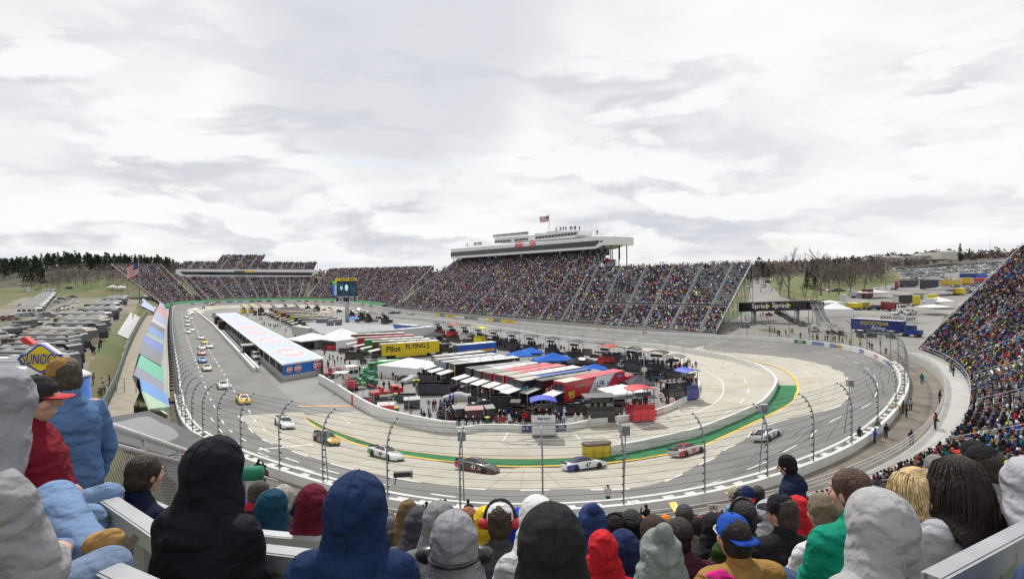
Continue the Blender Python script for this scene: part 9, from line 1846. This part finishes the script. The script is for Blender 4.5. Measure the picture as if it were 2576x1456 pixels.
def stairrail():
    p0,p1=V(*zI(540,462),4.4),V(*zI(1720,850),22.); r=thing('guard_rail','white pipe rail with chain link running down the left end of the stand','railing',tuple(p0)); b=MB(); P=[p0+(p1-p0)*f for f in np.linspace(0,1,14)]
    b.tube(P,.035,8); b.tube([p-[0,0,.16] for p in P],.024,6); b.tube([p-[0,0,1.05] for p in P],.03,6); child(b,'rail_tubes',[mat('rail_galv_white',(.60,.60,.61),.4,.2,.08,4.)],r)
    for p in P[::1]: b=MB(); b.tube([p,p-[0,0,1.6]],.03,6); child(b,'post',[STEEL],r)
    b=MB(); L=float(np.linalg.norm((p1-p0)[:2])); d=(p1-p0)/L; step=.07
    for i in range(int(min(L,10)/step)):
        for s in (1,-1):
            s0=i*step; e=s0+s*.85
            if 0<=e: b.tube([p0+d*s0-[0,0,1.03 if s>0 else 1.03],p0+d*e-[0,0,.18]],.004,3,0,False,sm=False)
    b.m=[0]*len(b.f); child(b,'chain_link',[mat('chain_link',(.22,.23,.24),.5,.4,0)],r)
stairrail()
# fuel brand sign, blue tank and rolled green mat
def sunsign():
    y=9.; c=V(*zI(255,90),y); r=thing('fuel_sign','yellow and blue diamond shaped fuel sign with a red arrow behind','sign',tuple(c)); k=lambda x,yy,o=0.: V(*zI(x,yy),y-o)
    def pl(pts,o,t=.06): b=MB(); b.add([k(x,yy,o) for x,yy in pts]+[k(x,yy,o)+A3(0,t,0) for x,yy in pts],[(i,(i+1)%len(pts),len(pts)+(i+1)%len(pts),len(pts)+i) for i in range(len(pts))]); b.add([k(x,yy,o) for x,yy in pts],[tuple(q) for q in tessellate_polygon([[Vector((x,yy,0)) for x,yy in pts]])]); return b
    o0=[(235,0),(255,0),(345,62),(385,62),(392,85),(400,98),(388,125),(350,130),(262,180),(245,180),(165,133),(125,130),(118,108),(102,95),(118,80),(125,62),(160,60)]
    ctr=np.mean(o0,0); f=lambda s: [tuple(ctr+(np.array(p)-ctr)*s) for p in o0]
    child(pl(f(1.03),0,.12),'sign_edge',[paint((.62,.64,.68))],r); child(pl(f(.98),.02),'blue_border',[paint((.03,.04,.30))],r); child(pl(f(.84),.04),'yellow_panel',[paint((.72,.55,.02))],r)
    b=MB(); b.text('SUNOCO',k(255,93,.08),(1,0,0),(0,0,1),.17,0,.02,shear=.15,w=.62); child(b,'lettering',[paint((.03,.04,.32))],r)
    child(pl([(125,-35),(150,-45),(210,0),(180,10),(128,-15)],-.12,.1),'red_arrow',[paint((.55,.03,.03))],r)
    b=MB(); g=k(270,178,-.1); b.tube([g,g-[0,0,6]],.10,8); child(b,'post',[WALLP],r)
sunsign()
g=V(*zI(418,205),16.0); t=thing('storage_tank','bright blue cylindrical tank with a white top behind the denim jacket','tank',(g[0],g[1],g[2]-5)); b=MB(); b.lathe([(.54,0),(.54,5)],n=28); b.obj('shell',[paint((.01,.12,.48))],t); b=MB(); b.lathe([(.56,5),(.56,5.06),(.33,5.2),(.05,5.24)],n=28); b.obj('top',[paint((.66,.67,.68))],t)
g=V(*zI(1545,800),6.2); t=thing('foam_roll','green ribbed foam roll lying on the rail end','foam roll',tuple(g)); b=MB(); b.lathe([(.01,-.13)]+[(.078+.006*(i%2),-.13+i*.014) for i in range(20)]+[(.01,.15)],(0,0,0),16,0,'x'); b.obj('roll',[paint((.01,.16,.09),.7,0)],t)
# broadcast camera on a fence post and waving marshals' flags
g=V(*zM(1540,840),40.5); t=thing('track_camera','black broadcast camera mounted on a fence post','camera',tuple(g)); b=MB(); b.box((0,0,0),(1.2,.35,.35),.15); b.obj('body',[paint(BK)],t); b=MB(); b.tube([(-.4,0,-.1),(-.55,0,-.8)],.05,5); b.box((.7,0,.03),(.2,.42,.42),.15); b.obj('mount',[paint((.1,.1,.1))],t)
g=G(1695,1275,3.85); b=MB(); b.slab(V(*zN(2235,1005),37),V(*zN(2300,995),37),V(*zN(2350,1070),36),V(*zN(2285,1090),36),.05); o=b.obj('yellow_ramp',[paint((.62,.45,.04))]); tag(o,'yellow ramp plate lying on the brown apron behind the barrier','ramp')
for x,y,l in ((2110,885,'on the apron railing below the standing blue coat'),(0,0,'')):
    if x: g=V(1795,1276,34.); t=thing('section_sign','small white lettered sign '+l,'sign',tuple(g)); b=MB(); b.box((0,0,0),(.75,.03,.4)); b.obj('board',[paint((.66,.66,.64))],t); b=MB(); b.text('UU',(0,-.03,0),(1,0,0),(0,0,1),.24,0,.03); b.obj('lettering',[paint(BK)],t)
for i,(x,y,nm) in enumerate(((1073,1268,'black'),(1120,1262,'navy'),(1178,1262,'charcoal'),(1250,1262,'yellow'),(1345,1278,'black'),(1627,1275,'black'),(1165,1290,'charcoal'),(1205,1290,'black'),(665,1175,'brown'),(650,1160,'black'))):
    d=30. if x>900 else 34.; p=V(x,y,d); person(f'person in {nm} jacket standing by the rails at the foot of the stand',(p[0],p[1],p[2]-1.6),R.uniform(-.6,.6),R.choice(['stand','hands']),CD.get(nm,(.55,.42,.02)),(.04,.05,.09),'cap',(.02,.02,.02),'people at the foot of the stand',1.0)
# ---------------------------------------------------------------- figures: the largest 300 one by one, all others as one crowd
PERS.sort(key=lambda q:-q[0]); NI=298-len(HERO)
for _,a in PERS[:NI]: build_person(*a)
VV=[];FF=[];CCc=[];o_=0
def addfig(T,P,h,c,hc,lc,sc):
    global o_
    a,b_,g=figmesh('c',T,P,h,c,hc,lc,None,sc); VV.append(a);FF.append(b_+o_);CCc.append(g);o_+=len(a)
T1,T2=neartemplate(),neartemplate(True)
for T,stand in ((T1,False),(T2,True)):
    L_=[a for _,a in PERS[NI:] if (('sit' not in a[3] and a[3]!='lean')==stand)]
    if L_: addfig(T,np.array([a[1] for a in L_])+([0,0,.42] if stand else [0,0,-.42]),np.array([a[2]+math.pi for a in L_]),np.array([a[4] for a in L_]),np.array([a[7] if a[6]!='hood' else a[4] for a in L_]),np.array([a[5] for a in L_]),np.array([a[9] for a in L_]))
S=NV[330:]; m=len(S); bright=np.array([CNAME[k][1] for k in NEARCOL]); cc=bright[NR.integers(0,len(bright),m)]*NR.uniform(.75,1.2,(m,1)); hc=HEADC[NR.choice(10,m,p=HPR)]; br=NR.random(m)<.25; hc[br]=bright[NR.integers(0,len(bright),br.sum())]
addfig(T1,S[:,:3],S[:,3]+NR.normal(0,.3,m),cc,hc,np.array([t[1] for t in TROU])[NR.integers(0,3,m)],NR.uniform(.92,1.08,m))
stand=NR.random(len(FARSEATS))<.07
for T,mk_ in ((FAR_,~stand),(FARS_,stand)):
    S=FARSEATS[mk_]; m=len(S); addfig(T,S[:,:3],S[:,3]+NR.normal(0,.25,m),pick(m),HEADC[NR.choice(10,m,p=HPR)],pick(m)*.8,NR.uniform(.92,1.08,m))
cr=mobj('crowd',npmesh('crowd',np.vstack(VV),np.vstack(FF),np.vstack(CCc),[CROWDM])); tag(cr,'dense crowd of farther spectators in the grandstands and people around the infield','crowd',None,'stuff')
run_jobs()
for o,J in SEAM:   # the seam that runs over the crown of each hood
    hd=[c for c in o.children if c.name.startswith('hood')][0]; co=np.array([v.co for v in hd.data.vertices]); h=J['head']; c,s=math.cos(-J['turn']),math.sin(-J['turn']); d=co-h; x=d[:,0]*c+d[:,1]*s; y=-d[:,0]*s+d[:,1]*c
    m=(np.abs(x)<.011)&(y<.06)&(d[:,2]>-.13); a=np.arctan2(d[m,2],y[m]); a=np.where(a<-1.6,a+2*math.pi,a); q=co[m][np.argsort(a)]
    if len(q)<12: continue
    P=np.array([q[i:i+5].mean(0) for i in range(0,len(q)-4,4)]); P=P[:,:]+(P-h)/np.linalg.norm(P-h,axis=1)[:,None]*.0015; P[1:-1]=(P[:-2]+P[1:-1]+P[2:])/3
    b=MB(); b.tube(P,.0035,5); b.obj('hood_seam',[hd.data.materials[0]],o)
# ---------------------------------------------------------------- labels: tell look-alikes apart by their order in the picture
ORD=['leftmost','second from left','third from left','fourth from left','fifth from left','sixth from left','seventh from left','eighth from left','ninth from left','tenth from left','eleventh from left','twelfth from left']
bpy.context.view_layer.update(); GR={}
for o in SC.objects:
    if o.parent is None and 'label' in o.keys() and o.get('kind') is None: GR.setdefault(o['label'],[]).append(o)
for l,os_ in GR.items():
    if len(os_)>1:
        os_.sort(key=lambda o: proj(np.array(o.matrix_world.translation))[0])
        for i,o in enumerate(os_):
            o['group']=o.get('group') or l
            n=len(os_)
            if n<=24:
                t=ORD[i] if i<min(12,n-1) else ('rightmost' if i==n-1 else ORD[n-1-i].replace('left','right').replace('rightmost','leftmost') if n-1-i<12 else None)
                if t and len((l+' '+t).split())<=16: o['label']=l+', '+t
